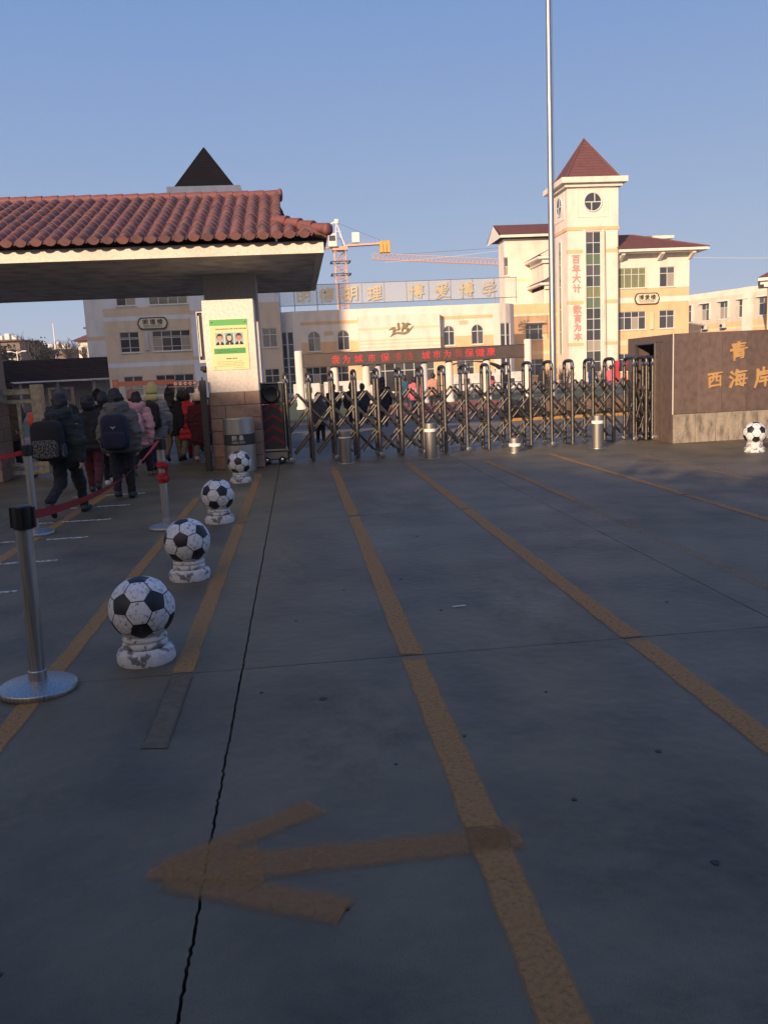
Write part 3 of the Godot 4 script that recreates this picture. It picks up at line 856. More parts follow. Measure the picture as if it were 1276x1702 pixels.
	m = mat("granite", lin(0.31, 0.265, 0.205), 0.85, 0, rough, Vector3(0.9, 0.3, 0.9)); detail(m, speck, 2.5); bump(m, fine, 1.0)
	for q in [["marble_b", 0.88], ["marble_c", 1.1]]:
		m = mat(q[0], lin(0.155 * q[1], 0.108 * q[1], 0.090 * q[1]), 0.24, 0, marble, Vector3(0.5, 0.4, 0.5)); m.roughness_texture = stain; m.roughness = 0.34; detail(m, speck, 2.0)
	mat("white_joint", lin(0.6, 0.55, 0.48), 0.8)
	# stone footballs
	var chips := ntex(0.022, 5, [[0.0, lin(0.10, 0.10, 0.10)], [0.26, lin(0.2, 0.2, 0.2)], [0.285, lin(0.62, 0.63, 0.63)], [0.6, lin(0.72, 0.73, 0.73)], [1.0, lin(0.74, 0.74, 0.74)]], 19, 1024)
	m = mat("ball_white", Color.WHITE, 0.6, 0, chips, Vector3.ONE * 1.35); detail(m, grain, 1.5); bump(m, fine, 0.4)
	var chips2 := ntex(0.022, 5, [[0.0, lin(0.14, 0.14, 0.14)], [0.2, lin(0.06, 0.06, 0.06)], [0.22, lin(0.009, 0.01, 0.013)], [1.0, lin(0.013, 0.014, 0.017)]], 20, 512)
	mat("ball_black", Color.WHITE, 0.5, 0, chips2, Vector3.ONE * 1.1)
	var ped := ntex(0.016, 6, [[0.0, lin(0.12, 0.12, 0.12)], [0.36, lin(0.18, 0.18, 0.175)], [0.385, lin(0.55, 0.55, 0.54)], [1.0, lin(0.66, 0.66, 0.65)]], 21, 512)
	m = mat("pedestal_paint", Color.WHITE, 0.75, 0, ped, Vector3.ONE * 1.3); bump(m, fine, 0.8)
	# cloth
	for c in [["green_black", lin(0.016, 0.026, 0.024)], ["grey_cloth", lin(0.12, 0.112, 0.10)], ["pink_cloth", lin(0.52, 0.29, 0.31)], ["blue_grey", lin(0.24, 0.25, 0.28)], ["black_cloth", lin(0.012, 0.012, 0.014)], ["navy", lin(0.012, 0.016, 0.04)], ["red_cloth", lin(0.62, 0.03, 0.045)], ["maroon", lin(0.075, 0.010, 0.016)], ["orange_cloth", lin(0.75, 0.10, 0.04)], ["khaki", lin(0.20, 0.165, 0.12)], ["lime_cloth", lin(0.52, 0.51, 0.24)], ["cream_cloth", lin(0.72, 0.58, 0.50)], ["white_cloth", lin(0.6, 0.6, 0.6)], ["peach_cloth", lin(0.5, 0.26, 0.18)], ["brown_cloth", lin(0.13, 0.10, 0.08)], ["blue_cloth", lin(0.02, 0.04, 0.14)], ["teal_cloth", lin(0.03, 0.12, 0.16)], ["rose_cloth", lin(0.55, 0.12, 0.16)], ["purple_cloth", lin(0.12, 0.04, 0.18)]]:
		m = mat(c[0], c[1], 0.9, 0, grain, Vector3.ONE * 4.0, false)
		bump(m, folds, 1.6)
		m.rim_enabled = true; m.rim = 0.3; m.rim_tint = 0.6
	mat("belt_red", lin(0.34, 0.016, 0.022), 0.8, 0, grain, Vector3.ONE * 5.0)
	var leopard := ntex(0.06, 2, [[0.0, 0.02], [0.46, 0.03], [0.5, 0.5], [1.0, 0.6]], 22, 256)
	mat("spotted", lin(0.5, 0.5, 0.48), 0.8, 0, leopard, Vector3.ONE * 2.6, false)
	mat("skin", lin(0.50, 0.30, 0.21), 0.6)
	m = mat("hair", lin(0.012, 0.010, 0.009), 0.6, 0, grain, Vector3(9, 2, 9), false); bump(m, folds, 1.5)
	mat("grey_hair", lin(0.06, 0.058, 0.056), 0.6)
	mat("shoe", lin(0.02, 0.02, 0.022), 0.6)
	mat("white_shoe", lin(0.55, 0.52, 0.5), 0.6)
	# signs and the rest
	m = mat("led_panel", lin(0.075, 0.056, 0.048), 0.5, 0, stain, Vector3.ONE * 0.4)
	m = mat("led_red", lin(0.35, 0.02, 0.02), 0.5); m.emission_enabled = true; m.emission = lin(1.0, 0.05, 0.06); m.emission_energy_multiplier = 0.27
	m = mat("led_dim", lin(0.22, 0.03, 0.03), 0.5); m.emission_enabled = true; m.emission = lin(1.0, 0.06, 0.07); m.emission_energy_multiplier = 0.07
	m = mat("net", Color(lin(0.56, 0.54, 0.50), 0.30), 0.8); m.transparency = BaseMaterial3D.TRANSPARENCY_ALPHA
	mat("red_letter", lin(0.68, 0.25, 0.23), 0.6)
	mat("dark_brown", lin(0.045, 0.03, 0.02), 0.6)
	mat("plaque", lin(0.62, 0.56, 0.42), 0.6)
	mat("banner_red", lin(0.07, 0.012, 0.009), 0.8)
	mat("crane_orange", lin(0.62, 0.36, 0.26), 0.6)
	mat("crane_yellow", lin(0.60, 0.33, 0.06), 0.6)
	mat("crane_white", lin(0.7, 0.66, 0.6), 0.6)
	mat("board_white", lin(0.62, 0.60, 0.56), 0.6, 0, stain, Vector3.ONE * 0.5)
	mat("chevron_red", lin(0.20, 0.012, 0.02), 0.5)
	mat("charcoal", lin(0.03, 0.028, 0.026), 0.55)
	mat("bark", lin(0.055, 0.045, 0.038), 0.9)
	mat("twig", lin(0.06, 0.05, 0.045), 0.9)
	m = mat("dry_hedge", lin(0.13, 0.085, 0.06), 0.95, 0, grain, Vector3.ONE * 2.0)
	mat("evergreen", lin(0.022, 0.024, 0.018), 0.95).metallic_specular = 0.2
	mat("kerb_yellow", lin(0.36, 0.20, 0.06), 0.85, 0, stain, Vector3.ONE)
	mat("kerb_stone", lin(0.28, 0.26, 0.24), 0.9, 0, stain, Vector3.ONE)
	mat("cable_black", lin(0.03, 0.03, 0.03), 0.7)

# ---------------------------------------------------------------- ground and markings
func jag(a: Vector2, b: Vector2, amp: float, step: float, sd: int) -> PackedVector2Array:
	# the points of a broken joint from a to b (b left out)
	var r := RandomNumberGenerator.new()
	r.seed = sd
	var out := PackedVector2Array()
	var k := maxi(1, int(a.distance_to(b) / step))
	var nn := (b - a).normalized().orthogonal()
	for i in k:
		out.append(a.lerp(b, float(i) / k) + (nn * r.randf_range(-amp, amp) if i > 0 else Vector2.ZERO))
	return out

func crack(x: float, z0: float, z1: float, side: float) -> PackedVector2Array:
	# one side of the broken joint between two slabs: both sides wander together and the gap opens and closes
	var f := FastNoiseLite.new()
	f.frequency = 1.0; f.seed = 4; f.fractal_octaves = 3
	var out := PackedVector2Array([Vector2(x, z0)])
	var k := int(absf(z1 - z0) / 0.02)
	for i in range(1, k):
		var z := lerpf(z0, z1, float(i) / k)
		out.append(Vector2(x + 0.004 * f.get_noise_1d(z * 3.0) + 0.007 * f.get_noise_1d(z * 45.0 + 90.0) + side * (0.0005 + 0.003 * maxf(0.0, f.get_noise_1d(z * 17.0 + side * 40.0) + 0.1)), z))
	return out

func ground() -> void:
	var g := MB.new()
	g.quad(Vector3(-1500, -0.07, 1500), Vector3(1500, -0.07, 1500), Vector3(1500, -0.07, -1500), Vector3(-1500, -0.07, -1500))
	struct("ground", g, M["earth"])
	g = MB.new(); g.span(-70, 95, -0.05, 0.0, -18.605, -120.0)
	struct("yard", g, M["asphalt"])
	var pave := Node3D.new()
	pave.name = "pavement"; add_child(pave); pave.set_meta("kind", "structure")
	var xs := [-22.3, -15.94, -9.72, -6.61, -3.5, -0.39, 2.72, 5.83, 8.94, 12.05, 18.3, 24.5]
	var zs := [14.6, 9.85, 5.11, 0.37, -4.37, -9.11, -13.85, -18.6]
	for i in xs.size() - 1:
		for j in zs.size() - 1:
			var rough: bool = zs[j] < 6.0
			var e := 0.004
			var x0: float = xs[i] + e; var x1: float = xs[i + 1] - e; var z0: float = -zs[j] + e; var z1: float = -zs[j + 1] - e   # y of the polygon is -z
			var p := PackedVector2Array()
			p.append_array(jag(Vector2(x0, z0), Vector2(x1, z0), 0.002, 0.12 if rough else 9.0, i * 31 + j))
			p.append_array(crack(x1, z0, z1, -1.0) if i == 4 and rough else jag(Vector2(x1, z0), Vector2(x1, z1), 0.002, 0.12 if rough else 9.0, i * 31 + j + 500))
			p.append_array(jag(Vector2(x1, z1), Vector2(x0, z1), 0.002, 0.12 if rough else 9.0, i * 31 + j + 900))
			p.append_array(crack(x0, z1, z0, 1.0) if i == 5 and rough else jag(Vector2(x0, z1), Vector2(x0, z0), 0.002, 0.12 if rough else 9.0, i * 31 + j + 1300))
			var s := MB.new()
			s.prism(p, -0.06, 0.0, Transform3D(Basis(Vector3.RIGHT, Vector3.FORWARD, Vector3.UP), Vector3.ZERO))
			part(pave, "slab", s, M["concrete"])
	# the yellow lane lines, broken at the joints of the slabs
	var lines := [[-1.43, 0.10, -2.2, -11.4, "yellow_paint"], [-0.71, 0.115, -4.38, -13.9, "yellow_paint"], [0.54, 0.125, 1.0, -14.2, "yellow_paint"], [1.81, 0.125, 1.0, -14.2, "yellow_paint"], [3.09, 0.11, -3.0, -13.4, "faded_paint"], [3.12, 0.09, -9.2, -13.8, "yellow_paint"], [4.39, 0.10, -4.0, -14.3, "yellow_paint"], [-2.85, 0.12, -6.0, -13.5, "yellow_paint"], [5.66, 0.1, -5.0, -14.0, "faded_paint"], [-0.71, 0.10, -3.45, -4.36, "scraped_paint"], [-1.43, 0.11, -0.5, -2.1, "faded_paint"]]
	for l in lines:
		var o := Node3D.new()
		o.name = "lane_line"; add_child(o, true); o.set_meta("kind", "structure")
		var cuts := [l[2]]
		for z in zs:
			if z < l[2] - 0.02 and z > l[3] + 0.02: cuts.append(z)
		cuts.append(l[3])
		var y := 0.004 if l[4] != "faded_paint" else 0.003
		for k in cuts.size() - 1:
			var a: float = cuts[k] - (0.006 if k > 0 else 0.0); var b: float = cuts[k + 1] + (0.006 if k < cuts.size() - 2 else 0.0)
			var P := []; var W := []
			var r := RandomNumberGenerator.new()
			r.seed = k + int(absf(l[0]) * 100)
			var n := maxi(4, int(absf(a - b) / 0.10))
			for i in n + 1:
				var f := clampf((i - 0.96 if i == 1 else (i - 0.04 if i == n - 1 and false else float(i))) / n, 0.0, 1.0)
				P.append(Vector2(l[0] + r.randf_range(-0.003, 0.003), lerpf(a, b, f))); W.append(l[1] * 0.5 + r.randf_range(-0.004, 0.004))
			var s := MB.new()
			s.stroke(P, W, y, 0.014)
			part(o, "painted_stripe", s, M[l[4]])
	for x in [-0.763, -0.655]:
		var ed := MB.new()
		ed.prism(jag(Vector2(x - 0.006, 3.5), Vector2(x - 0.006, 4.3), 0.003, 0.04, 3) + jag(Vector2(x + 0.006, 4.3), Vector2(x + 0.006, 3.5), 0.003, 0.04, 8), 0.0, 0.0045, Transform3D(Basis(Vector3.RIGHT, Vector3.FORWARD, Vector3.UP), Vector3.ZERO))
		struct("tar_mark", ed, M["tar"])
	# the arrow that points to the left
	var T := Transform3D(Basis(Vector3.RIGHT, Vector3.FORWARD, Vector3.UP), Vector3.ZERO)
	var arrow := Node3D.new()
	arrow.name = "lane_arrow"; add_child(arrow); arrow.set_meta("kind", "structure")
	for q in [[Vector2(0.655, -2.50), Vector2(-0.30, -2.49), 0.062, 0.075, 0.0040, "shaft"], [Vector2(-0.02, -2.83), Vector2(-0.53, -2.52), 0.060, 0.045, 0.0046, "barb"], [Vector2(0.05, -2.205), Vector2(-0.51, -2.475), 0.060, 0.06, 0.0052, "barb"], [Vector2(-0.21, -2.50), Vector2(-0.575, -2.50), 0.115, 0.03, 0.0058, "tip"]]:
		var P := []; var W := []
		for i in 25:
			var f := i / 24.0
			if i == 1: f = 0.012
			if i == 23: f = 0.985
			P.append((q[0] as Vector2).lerp(q[1], f) + Vector2(rng.randf_range(-0.002, 0.002), rng.randf_range(-0.003, 0.003))); W.append(lerpf(q[2], q[3], f))
		var s := MB.new()
		s.stroke(P, W, q[4], 0.034)
		part(arrow, q[5], s, M["arrow_paint"])
	# short white ticks in the walking lane
	for k in 7:
		var z := -5.45 - 1.13 * k
		var s := MB.new()
		s.span(-2.85 + 0.15 * (k % 2), -2.28, 0.0, 0.0045, z + 0.02, z - 0.02)
		struct("lane_tick", s, M["white_paint_line"])
		if k > 1:
			s = MB.new(); s.span(-3.3, -2.95, 0.0, 0.0045, z + 0.017, z - 0.017)
			struct("lane_tick", s, M["white_paint_line"])
	# flattened chewing gum, dark spots and a scrap of paper on the concrete
	var spots := [[0.03, -3.85, 0.02], [-0.27, -4.0, 0.011], [-0.2, -1.72, 0.012], [-0.9, -2.1, 0.012], [1.35, -3.0, 0.012], [1.2, -2.25, 0.014], [0.85, -5.2, 0.012], [0.7, -6.1, 0.015], [2.3, -5.0, 0.012], [0.05, -2.22, 0.009], [0.9, -2.7, 0.010], [1.05, -7.7, 0.014], [-0.1, -5.2, 0.01], [0.25, -5.9, 0.011], [0.62, -3.3, 0.008], [0.3, -3.1, 0.007], [1.1, -3.7, 0.008]]
	for q in spots:
		var s := MB.new()
		var poly := PackedVector2Array()
		for i in 10:
			var a := TAU * i / 10
			poly.append(Vector2(q[0] + cos(a) * q[2] * rng.randf_range(0.8, 1.2), -q[1] + sin(a) * q[2] * rng.randf_range(0.8, 1.2)))
		s.prism(poly, 0.0, 0.0025, T)
		var o := part(self, "chewing_gum", s, M["gum"])
		o.set_meta("kind", "stuff")
	# oil and water stains, tyre dust
	for q in [[0.15, -3.45, 0.5, 0.8, 0], [1.15, -2.4, 0.7, 0.5, 1], [1.45, -5.4, 0.8, 1.6, 0], [-0.15, -6.8, 0.4, 1.2, 1], [2.5, -7.2, 0.9, 1.3, 1], [0.05, -1.6, 0.6, 0.4, 1], [-0.75, -2.55, 0.7, 0.5, 2], [-0.55, -3.55, 0.55, 0.6, 2], [-1.9, -5.2, 0.8, 1.0, 2], [-2.1, -7.0, 0.9, 1.2, 2], [0.95, -9.8, 0.9, 1.8, 0], [3.6, -8.2, 1.2, 1.5, 1], [2.4, -10.6, 1.1, 1.6, 2], [4.9, -11.8, 1.3, 1.5, 2], [-1.1, -3.0, 0.25, 0.2, 0], [1.75, -3.6, 0.5, 0.6, 2], [0.9, -1.55, 0.6, 0.35, 0], [-0.62, -1.7, 0.4, 0.3, 0]]:
		var s := MB.new()
		s.quad_uv(Vector3(q[0] - q[2], 0.0018, q[1] + q[3]), Vector3(q[0] + q[2], 0.0018, q[1] + q[3]), Vector3(q[0] + q[2], 0.0018, q[1] - q[3]), Vector3(q[0] - q[2], 0.0018, q[1] - q[3]))
		part(self, "ground_stain", s, M[["stain_dark", "stain_brown", "stain_pale"][q[4]]]).set_meta("kind", "stuff")
	var sc := MB.new(); sc.box(Vector3(0.98, 0.004, -5.25), Vector3(0.09, 0.004, 0.018), Basis(Vector3.UP, 0.1))
	tag(part(self, "paper_scrap", sc, M["white_cloth"]), "thin white scrap of paper lying on the concrete between the two middle yellow lines", "litter")

func street_blocks() -> void:
	# the buildings on the street behind, whose roofs hold the low sun off the forecourt
	var u := Vector3(0.357, 0, 0.934)
	var nn := Vector3(0.934, 0, -0.357)
	var a := Vector3(-39.3, 0, 1.8); var L := 64.0; var H := 17.1
	var t := thing("apartment_block", "long five storey apartment block across the street behind the gate forecourt", "building")
	var S := {}
	var list := []; 
	for f in 4:
		for k in 10: list.append([2.0 + k * 6.2, 5.0 + k * 6.2, 2.0 + f * 3.2, 3.8 + f * 3.2])
	# seen from the forecourt its long face looks along nn
	wall(S, a + u * L, -u, nn, L, [[0.0, H, "old_wall"]], list)
	var b := a - nn * 12.0
	S["old_wall"].quad(a + u * L + Vector3.UP * 0, a + u * L, a + u * L + Vector3.UP * H, a + u * L + Vector3.UP * H)
	for e in [[a, b, false], [a + u * L, b + u * L, true]]:
		var p: Vector3 = e[0]; var q: Vector3 = e[1]
		if e[2]: S["old_wall"].quad(q, p, p + Vector3.UP * H, q + Vector3.UP * H)
		else: S["old_wall"].quad(p, q, q + Vector3.UP * H, p + Vector3.UP * H)
	S["old_wall"].quad(b, b + u * L, b + u * L + Vector3.UP * H, b + Vector3.UP * H)
	S["old_wall"].quad(a + Vector3.UP * H, b + Vector3.UP * H, b + u * L + Vector3.UP * H, a + u * L + Vector3.UP * H)
	S["inside"] = MB.new()
	S["inside"].quad(a + u * L - nn * 0.3, a - nn * 0.3, a - nn * 0.3 + Vector3.UP * H, a + u * L - nn * 0.3 + Vector3.UP * H)
	skin(t, "wall", S)
	t = thing("tower_block", "tall apartment tower on the street to the left of the school", "building")
	S = {}
	list = []
	for f in 11:
		for k in 5: list.append([2.0 + k * 5.6, 4.6 + k * 5.6, 2.0 + f * 3.2, 3.6 + f * 3.2])
	wall(S, Vector3(-61.6, 0, -12), Vector3.RIGHT, Vector3.BACK, 30.0, [[0.0, 41.0, "old_wall"]], list)
	shell(S, "old_wall", -61.6, -31.6, 0, 41, -12, -26)
	skin(t, "wall", S)

# ---------------------------------------------------------------- the school
func plaque(label: String, chars: String, line: String, c: Vector3, w: float, h: float) -> void:
	var t := thing("name_plaque", label, "sign", c)
	var q := func(s: float, e: float) -> PackedVector2Array:
		var x := w * 0.5 * s - e; var y := h * 0.5 * s - e; var k := h * 0.32
		return PackedVector2Array([Vector2(-x, 0), Vector2(-x + k * 0.45, -y * 0.8), Vector2(-x + k, -y), Vector2(x - k, -y), Vector2(x - k * 0.45, -y * 0.8), Vector2(x, 0), Vector2(x - k * 0.45, y * 0.8), Vector2(x - k, y), Vector2(-x + k, y), Vector2(-x + k * 0.45, y * 0.8)])
	var mb := MB.new(); mb.prism(q.call(1.0, 0.0), 0.0, 0.08)
	part(t, "border", mb, M["dark_brown"])
	mb = MB.new(); mb.prism(q.call(1.0, 0.09), 0.02, 0.10)
	part(t, "plate", mb, M["plaque"])
	for i in chars.length():
		letter(t, chars[i], Vector3((i - 1) * w * 0.235, h * 0.12, 0.10), h * 0.42, M["dark_brown"], 0.14, 0.015)
	mb = MB.new(); mb.span(-w * 0.32, w * 0.32, -h * 0.17, -h * 0.15, 0.10, 0.112)
	part(t, "rule", mb, M["dark_brown"])
	words(t, line, Vector3(0, -h * 0.27, 0.106), h * 0.13, M["dark_brown"])

func tower(t: Node3D, S: Dictionary, x0: float, x1: float, zf: float, zb: float, wallkey: String, top: float, apex: float, roof: String) -> void:
	# cornice slab and pyramid roof
	var o := 0.62
	var mb := MB.new()
	mb.span(x0 - o, x1 + o, top + 0.18, top + 0.62, zf + o, zb - o)
	mb.span(x0 - o * 0.45, x1 + o * 0.45, top - 0.1, top + 0.18, zf + o * 0.45, zb - o * 0.45)
	part(t, "cornice", mb, M[wallkey])
	mb = MB.new()
	var e := 0.1; var y := top + 0.62
	var a := Vector3(x0 - e, y, zf + e); var b := Vector3(x1 + e, y, zf + e); var c := Vector3(x1 + e, y, zb - e); var d := Vector3(x0 - e, y, zb - e)
	var p := Vector3((x0 + x1) * 0.5, apex, (zf + zb) * 0.5)
	for q in [[a, b], [b, c], [c, d], [d, a]]: courses(mb, q[0], q[1], p, p, 14, 0.03)
	var r := part(t, "roof", mb, M[roof])
	mb = MB.new()
	for q in [a, b, c, d]: mb.cone(q + Vector3.UP * 0.03, p + Vector3.UP * 0.05, 0.09, 0.05, 6)
	part(r, "hip_ridge", mb, M[roof])

func mingli() -> void:
	var t := thing("school_building", "shaded school building with beige panel, white stripes and dark pyramid roof, behind the canopy", "building")
	var S := {}
	var X := Vector3.RIGHT; var Z := Vector3.BACK
	var W := []
	for f in [[0.75, 2.2], [3.88, 5.32], [7.15, 8.6], [10.3, 11.7]]:
		W.append([0.98, 2.34, f[0], f[1], [0.5], [0.66]]); W.append([3.25, 5.95, f[0], f[1], [0.25, 0.5, 0.75], [0.66]])
	# the beige bay x -13.3 .. -7.2
	wall(S, Vector3(-13.3, 0, -62), X, Z, 6.1, [[0, 2.86, "sandstone"], [2.86, 3.15, "grey_white"], [3.15, 6.11, "sandstone"], [6.11, 6.4, "grey_white"], [6.4, 7.0, "sandstone"], [7.0, 12.4, "grey_white"]], windows(t, W, Vector3(-13.3, 0, -62), X, Z))
	shell(S, "grey_white", -13.3, -7.2, 0, 12.4, -62, -74)
	# thin joints across the panel
	for y in [0.6, 1.3, 3.6, 4.2, 4.9, 5.6, 6.75]:
		S["joint"] = S.get("joint", MB.new())
		S["joint"].span(-13.29, -7.21, y, y + 0.035, -61.999, -61.988)
	M["joint"] = M["pale_tan"]
	# the recessed wing on the left
	wall(S, Vector3(-15.4, 0, -65.5), X, Z, 2.1, [[0, 5.0, "grey_white"], [5.0, 5.3, "sandstone"], [5.3, 11, "grey_white"]], [])
	shell(S, "grey_white", -15.4, -13.3, 0, 11, -65.5, -74, false)
	# the tower, x -7.2 .. -3.6
	var TW := []
	wall(S, Vector3(-7.2, 0, -61.6), X, Z, 3.7, [[0, 3.15, "grey_white"], [3.15, 3.4, "sandstone"], [3.4, 6.3, "grey_white"], [6.3, 6.6, "sandstone"], [6.6, 14.2, "grey_white"]], windows(t, [[1.4, 2.5, 0.8, 11.5, [0.5], [0.12, 0.25, 0.38, 0.5, 0.63, 0.75, 0.88]]], Vector3(-7.2, 0, -61.6), X, Z))
	shell(S, "grey_white", -7.2, -3.5, 0, 14.2, -61.6, -65.3)
	# the plain wing towards the hall
	wall(S, Vector3(-3.5, 0, -64.0), X, Z, 2.6, [[0, 7.2, "sandstone"], [7.2, 8.6, "grey_white"]], windows(t, [[1.2, 2.3, 3.9, 5.3, [0.5], [0.66]], [1.2, 2.3, 0.8, 2.3, [0.5], [0.66]]], Vector3(-3.5, 0, -64.0), X, Z))
	shell(S, "grey_white", -3.5, -0.9, 0, 8.6, -64, -74)
	skin(t, "wall", S)
	tower(t, S, -7.4, -3.6, -61.7, -65.5, "grey_white", 14.3, 18.0, "roof_dark")
	var mb := MB.new()
	courses(mb, Vector3(-14.2, 12.3, -61.2), Vector3(-7.2, 12.3, -61.2), Vector3(-7.2, 14.0, -67), Vector3(-12.0, 14.0, -67), 14)
	mb.quad(Vector3(-14.2, 12.25, -61.2), Vector3(-14.2, 12.25, -74), Vector3(-7.2, 12.25, -74), Vector3(-7.2, 12.25, -61.2))
	mb.quad(Vector3(-7.2, 12.3, -74), Vector3(-14.2, 12.3, -74), Vector3(-12, 14.0, -67), Vector3(-7.2, 14.0, -67))
	mb.tri(Vector3(-14.2, 12.3, -74), Vector3(-14.2, 12.3, -61.2), Vector3(-12, 14.0, -67))
	part(t, "roof", mb, M["roof_dark"])
	mb = MB.new(); mb.bevel(Vector3(-10.42, 4.62, -61.93), Vector3(0.3, 1.3, 0.12), 0.02)
	part(t, "downpipe_box", mb, M["plaster"])
	plaque("beige and brown plaque with the characters 明理楼 on the shaded beige school wall", "明理楼", "MING LI BUILDING", Vector3(-9.9, 5.86, -61.98), 2.15, 0.86)
	# dark covered walkway on the left
	t = thing("covered_walkway", "low dark tiled covered walkway to the left of the shaded school building", "walkway")
	mb = MB.new()
	courses(mb, Vector3(-32, 2.2, -62.6), Vector3(-13.4, 2.2, -62.6), Vector3(-13.8, 3.75, -64.4), Vector3(-32, 3.75, -64.4), 9)
	mb.quad(Vector3(-13.4, 2.2, -66.2), Vector3(-32, 2.2, -66.2), Vector3(-32, 3.75, -64.4), Vector3(-13.8, 3.75, -64.4))
	mb.tri(Vector3(-13.4, 2.2, -62.6), Vector3(-13.4, 2.2, -66.2), Vector3(-13.8, 3.75, -64.4))
	part(t, "roof", mb, M["roof_dark"])
	mb = MB.new(); mb.span(-32, -13.4, 2.08, 2.19, -62.55, -62.75)
	part(t, "eave_board", mb, M["plaster"])
	mb = MB.new(); mb.span(-32, -13.5, 0.0, 2.1, -65.6, -65.8)
	part(t, "back_wall", mb, M["old_wall"])
	for k in 7:
		mb = MB.new()
		mb.cone(Vector3(-14.6 - k * 2.6, 0, -63.0), Vector3(-14.6 - k * 2.6, 2.1, -63.0), 0.12, 0.11, 8)
		part(t, "column", mb, M["old_wall"])

func hall() -> void:
	var t := thing("school_hall", "low cream school hall with arched windows and rounded ends in the middle", "building")
	var S := {}
	var X := Vector3.RIGHT; var Z := Vector3.BACK
	var zf := -66.0
	var o := Vector3(0.6, 0, zf)
	var bands := [[0, 4.2, "tan"], [4.2, 5.5, "cream"], [5.5, 5.76, "tan"], [5.76, 6.6, "cream"]]
	var holes := []
	var xoff := 0.6
	# arched windows: rectangular openings whose heads are filled with spandrels
	for q in [[1.11, 2.09], [3.41, 4.36], [11.8, 12.69], [14.04, 15.02]]:
		var x0: float = q[0]; var x1: float = q[1]; var r := (x1 - x0) * 0.5
		holes.append([x0 - xoff, x1 - xoff, 3.5, 5.03])
		var cy := 5.03 - r
		var f := window(t, Vector3(x0, 3.5, zf - 0.1), X, Z, x1 - x0, 1.53, [0.5], [(cy - 3.5 - 0.02) / 1.53])
		for sd in [-1.0, 1.0]:
			var poly := PackedVector2Array([Vector2(sd * r, r)])
			for i in 9:
				var a := PI * 0.5 * i / 8.0
				poly.append(Vector2(sd * r * sin(a), r * cos(a)))
			var sp := MB.new()
			sp.prism(poly, -0.14, -0.002, Transform3D(Basis(), Vector3((x0 + x1) * 0.5, cy, zf)))
			part(t, "arch_spandrel", sp, M["cream"])
		var tr := MB.new()
		var P := []
		for i in 13:
			var a := PI * i / 12.0
			P.append(Vector3((x0 + x1) * 0.5 + (r - 0.02) * cos(a), cy + (r - 0.02) * sin(a), zf - 0.08))
		tr.tube(P, 0.03, 6)
		part(f, "arch_frame", tr, M["frame"])
	# ground floor windows and doors behind the columns
	var W := [[0.2, 1.9, 0.9, 2.3, [0.33, 0.66], [0.6]], [2.4, 3.6, 0.9, 2.3, [0.5], [0.6]], [4.9, 10.4, 0.05, 2.45, [0.14, 0.28, 0.42, 0.56, 0.7, 0.85], [0.7]], [12.2, 13.6, 0.9, 2.3, [0.5], [0.6]]]
	holes.append_array(windows(t, W, o, X, Z, 0.12))
	# the entrance block hides the middle of the wall
	wall(S, o, X, Z, 15.2, bands, holes)
	shell(S, "cream", 0.6, 15.8, 0, 6.6, zf, -84)
	var B := [[2.62, 3.5, "cream"], [3.5, 3.62, "pale_tan"], [3.62, 3.78, "cream"], [3.78, 3.9, "pale_tan"], [3.9, 4.02, "cream"], [4.02, 4.16, "pale_tan"], [4.16, 4.9, "cream"], [4.9, 5.06, "pale_tan"], [5.06, 6.0, "cream"]]
	var zb := zf + 0.75
	wall(S, Vector3(5.05, 0, zb), X, Z, 6.35, B, [])
	for e in [5.05, 11.4]:
		if e < 6.0: S["cream"].quad(Vector3(e, 2.62, zf), Vector3(e, 2.62, zb), Vector3(e, 6.0, zb), Vector3(e, 6.0, zf))
		else: S["cream"].quad(Vector3(e, 2.62, zb), Vector3(e, 2.62, zf), Vector3(e, 6.0, zf), Vector3(e, 6.0, zb))
	S["cream"].quad(Vector3(5.05, 6.0, zb), Vector3(11.4, 6.0, zb), Vector3(11.4, 6.0, zf), Vector3(5.05, 6.0, zf))
	S["cream"].quad(Vector3(5.05, 2.62, zf), Vector3(11.4, 2.62, zf), Vector3(11.4, 2.62, zb), Vector3(5.05, 2.62, zb))
	# rounded ends in facets, with a tall window each
	for sd in [-1.0, 1.0]:
		var c := Vector3(0.6 if sd < 0 else 15.8, 0, zf - 2.2)
		for i in 6:
			var a0 := PI * 0.5 * i / 6.0; var a1 := PI * 0.5 * (i + 1) / 6.0
			var p0 := c + Vector3(sd * sin(a0), 0, cos(a0)) * 2.2; var p1 := c + Vector3(sd * sin(a1), 0, cos(a1)) * 2.2
			if sd < 0:
				var sw := p0; p0 = p1; p1 = sw
			var w := p0.distance_to(p1); var u := (p1 - p0) / w; var nn := u.cross(Vector3.UP)
			var hl := []
			if i == 1 or i == 2:
				hl = windows(t, [[0.03, w - 0.03, 0.3, 5.08, [], [0.1, 0.2, 0.32, 0.44, 0.58, 0.8]]], p0, u, nn, 0.06)
			wall(S, p0, u, nn, w, [[0, 6.6, "cream"]], hl, 0.1)
			S["cream"].tri(p0 + Vector3.UP * 6.6, p1 + Vector3.UP * 6.6, c + Vector3.UP * 6.6)
			S["inside"].quad(p0 - nn * 0.4, p1 - nn * 0.4, p1 - nn * 0.4 + Vector3.UP * 6.5, p0 - nn * 0.4 + Vector3.UP * 6.5)
	skin(t, "wall", S)
	# vent plates and the parapet lamp
	for v in [[2.75, 4.72], [13.4, 5.1]]:
		var mb := MB.new()
		for k in 4: mb.span(v[0] - 0.35, v[0] + 0.35, v[1] + k * 0.08, v[1] + k * 0.08 + 0.05, zf, zf + 0.05)
		part(t, "vent", mb, M["pale_tan"])
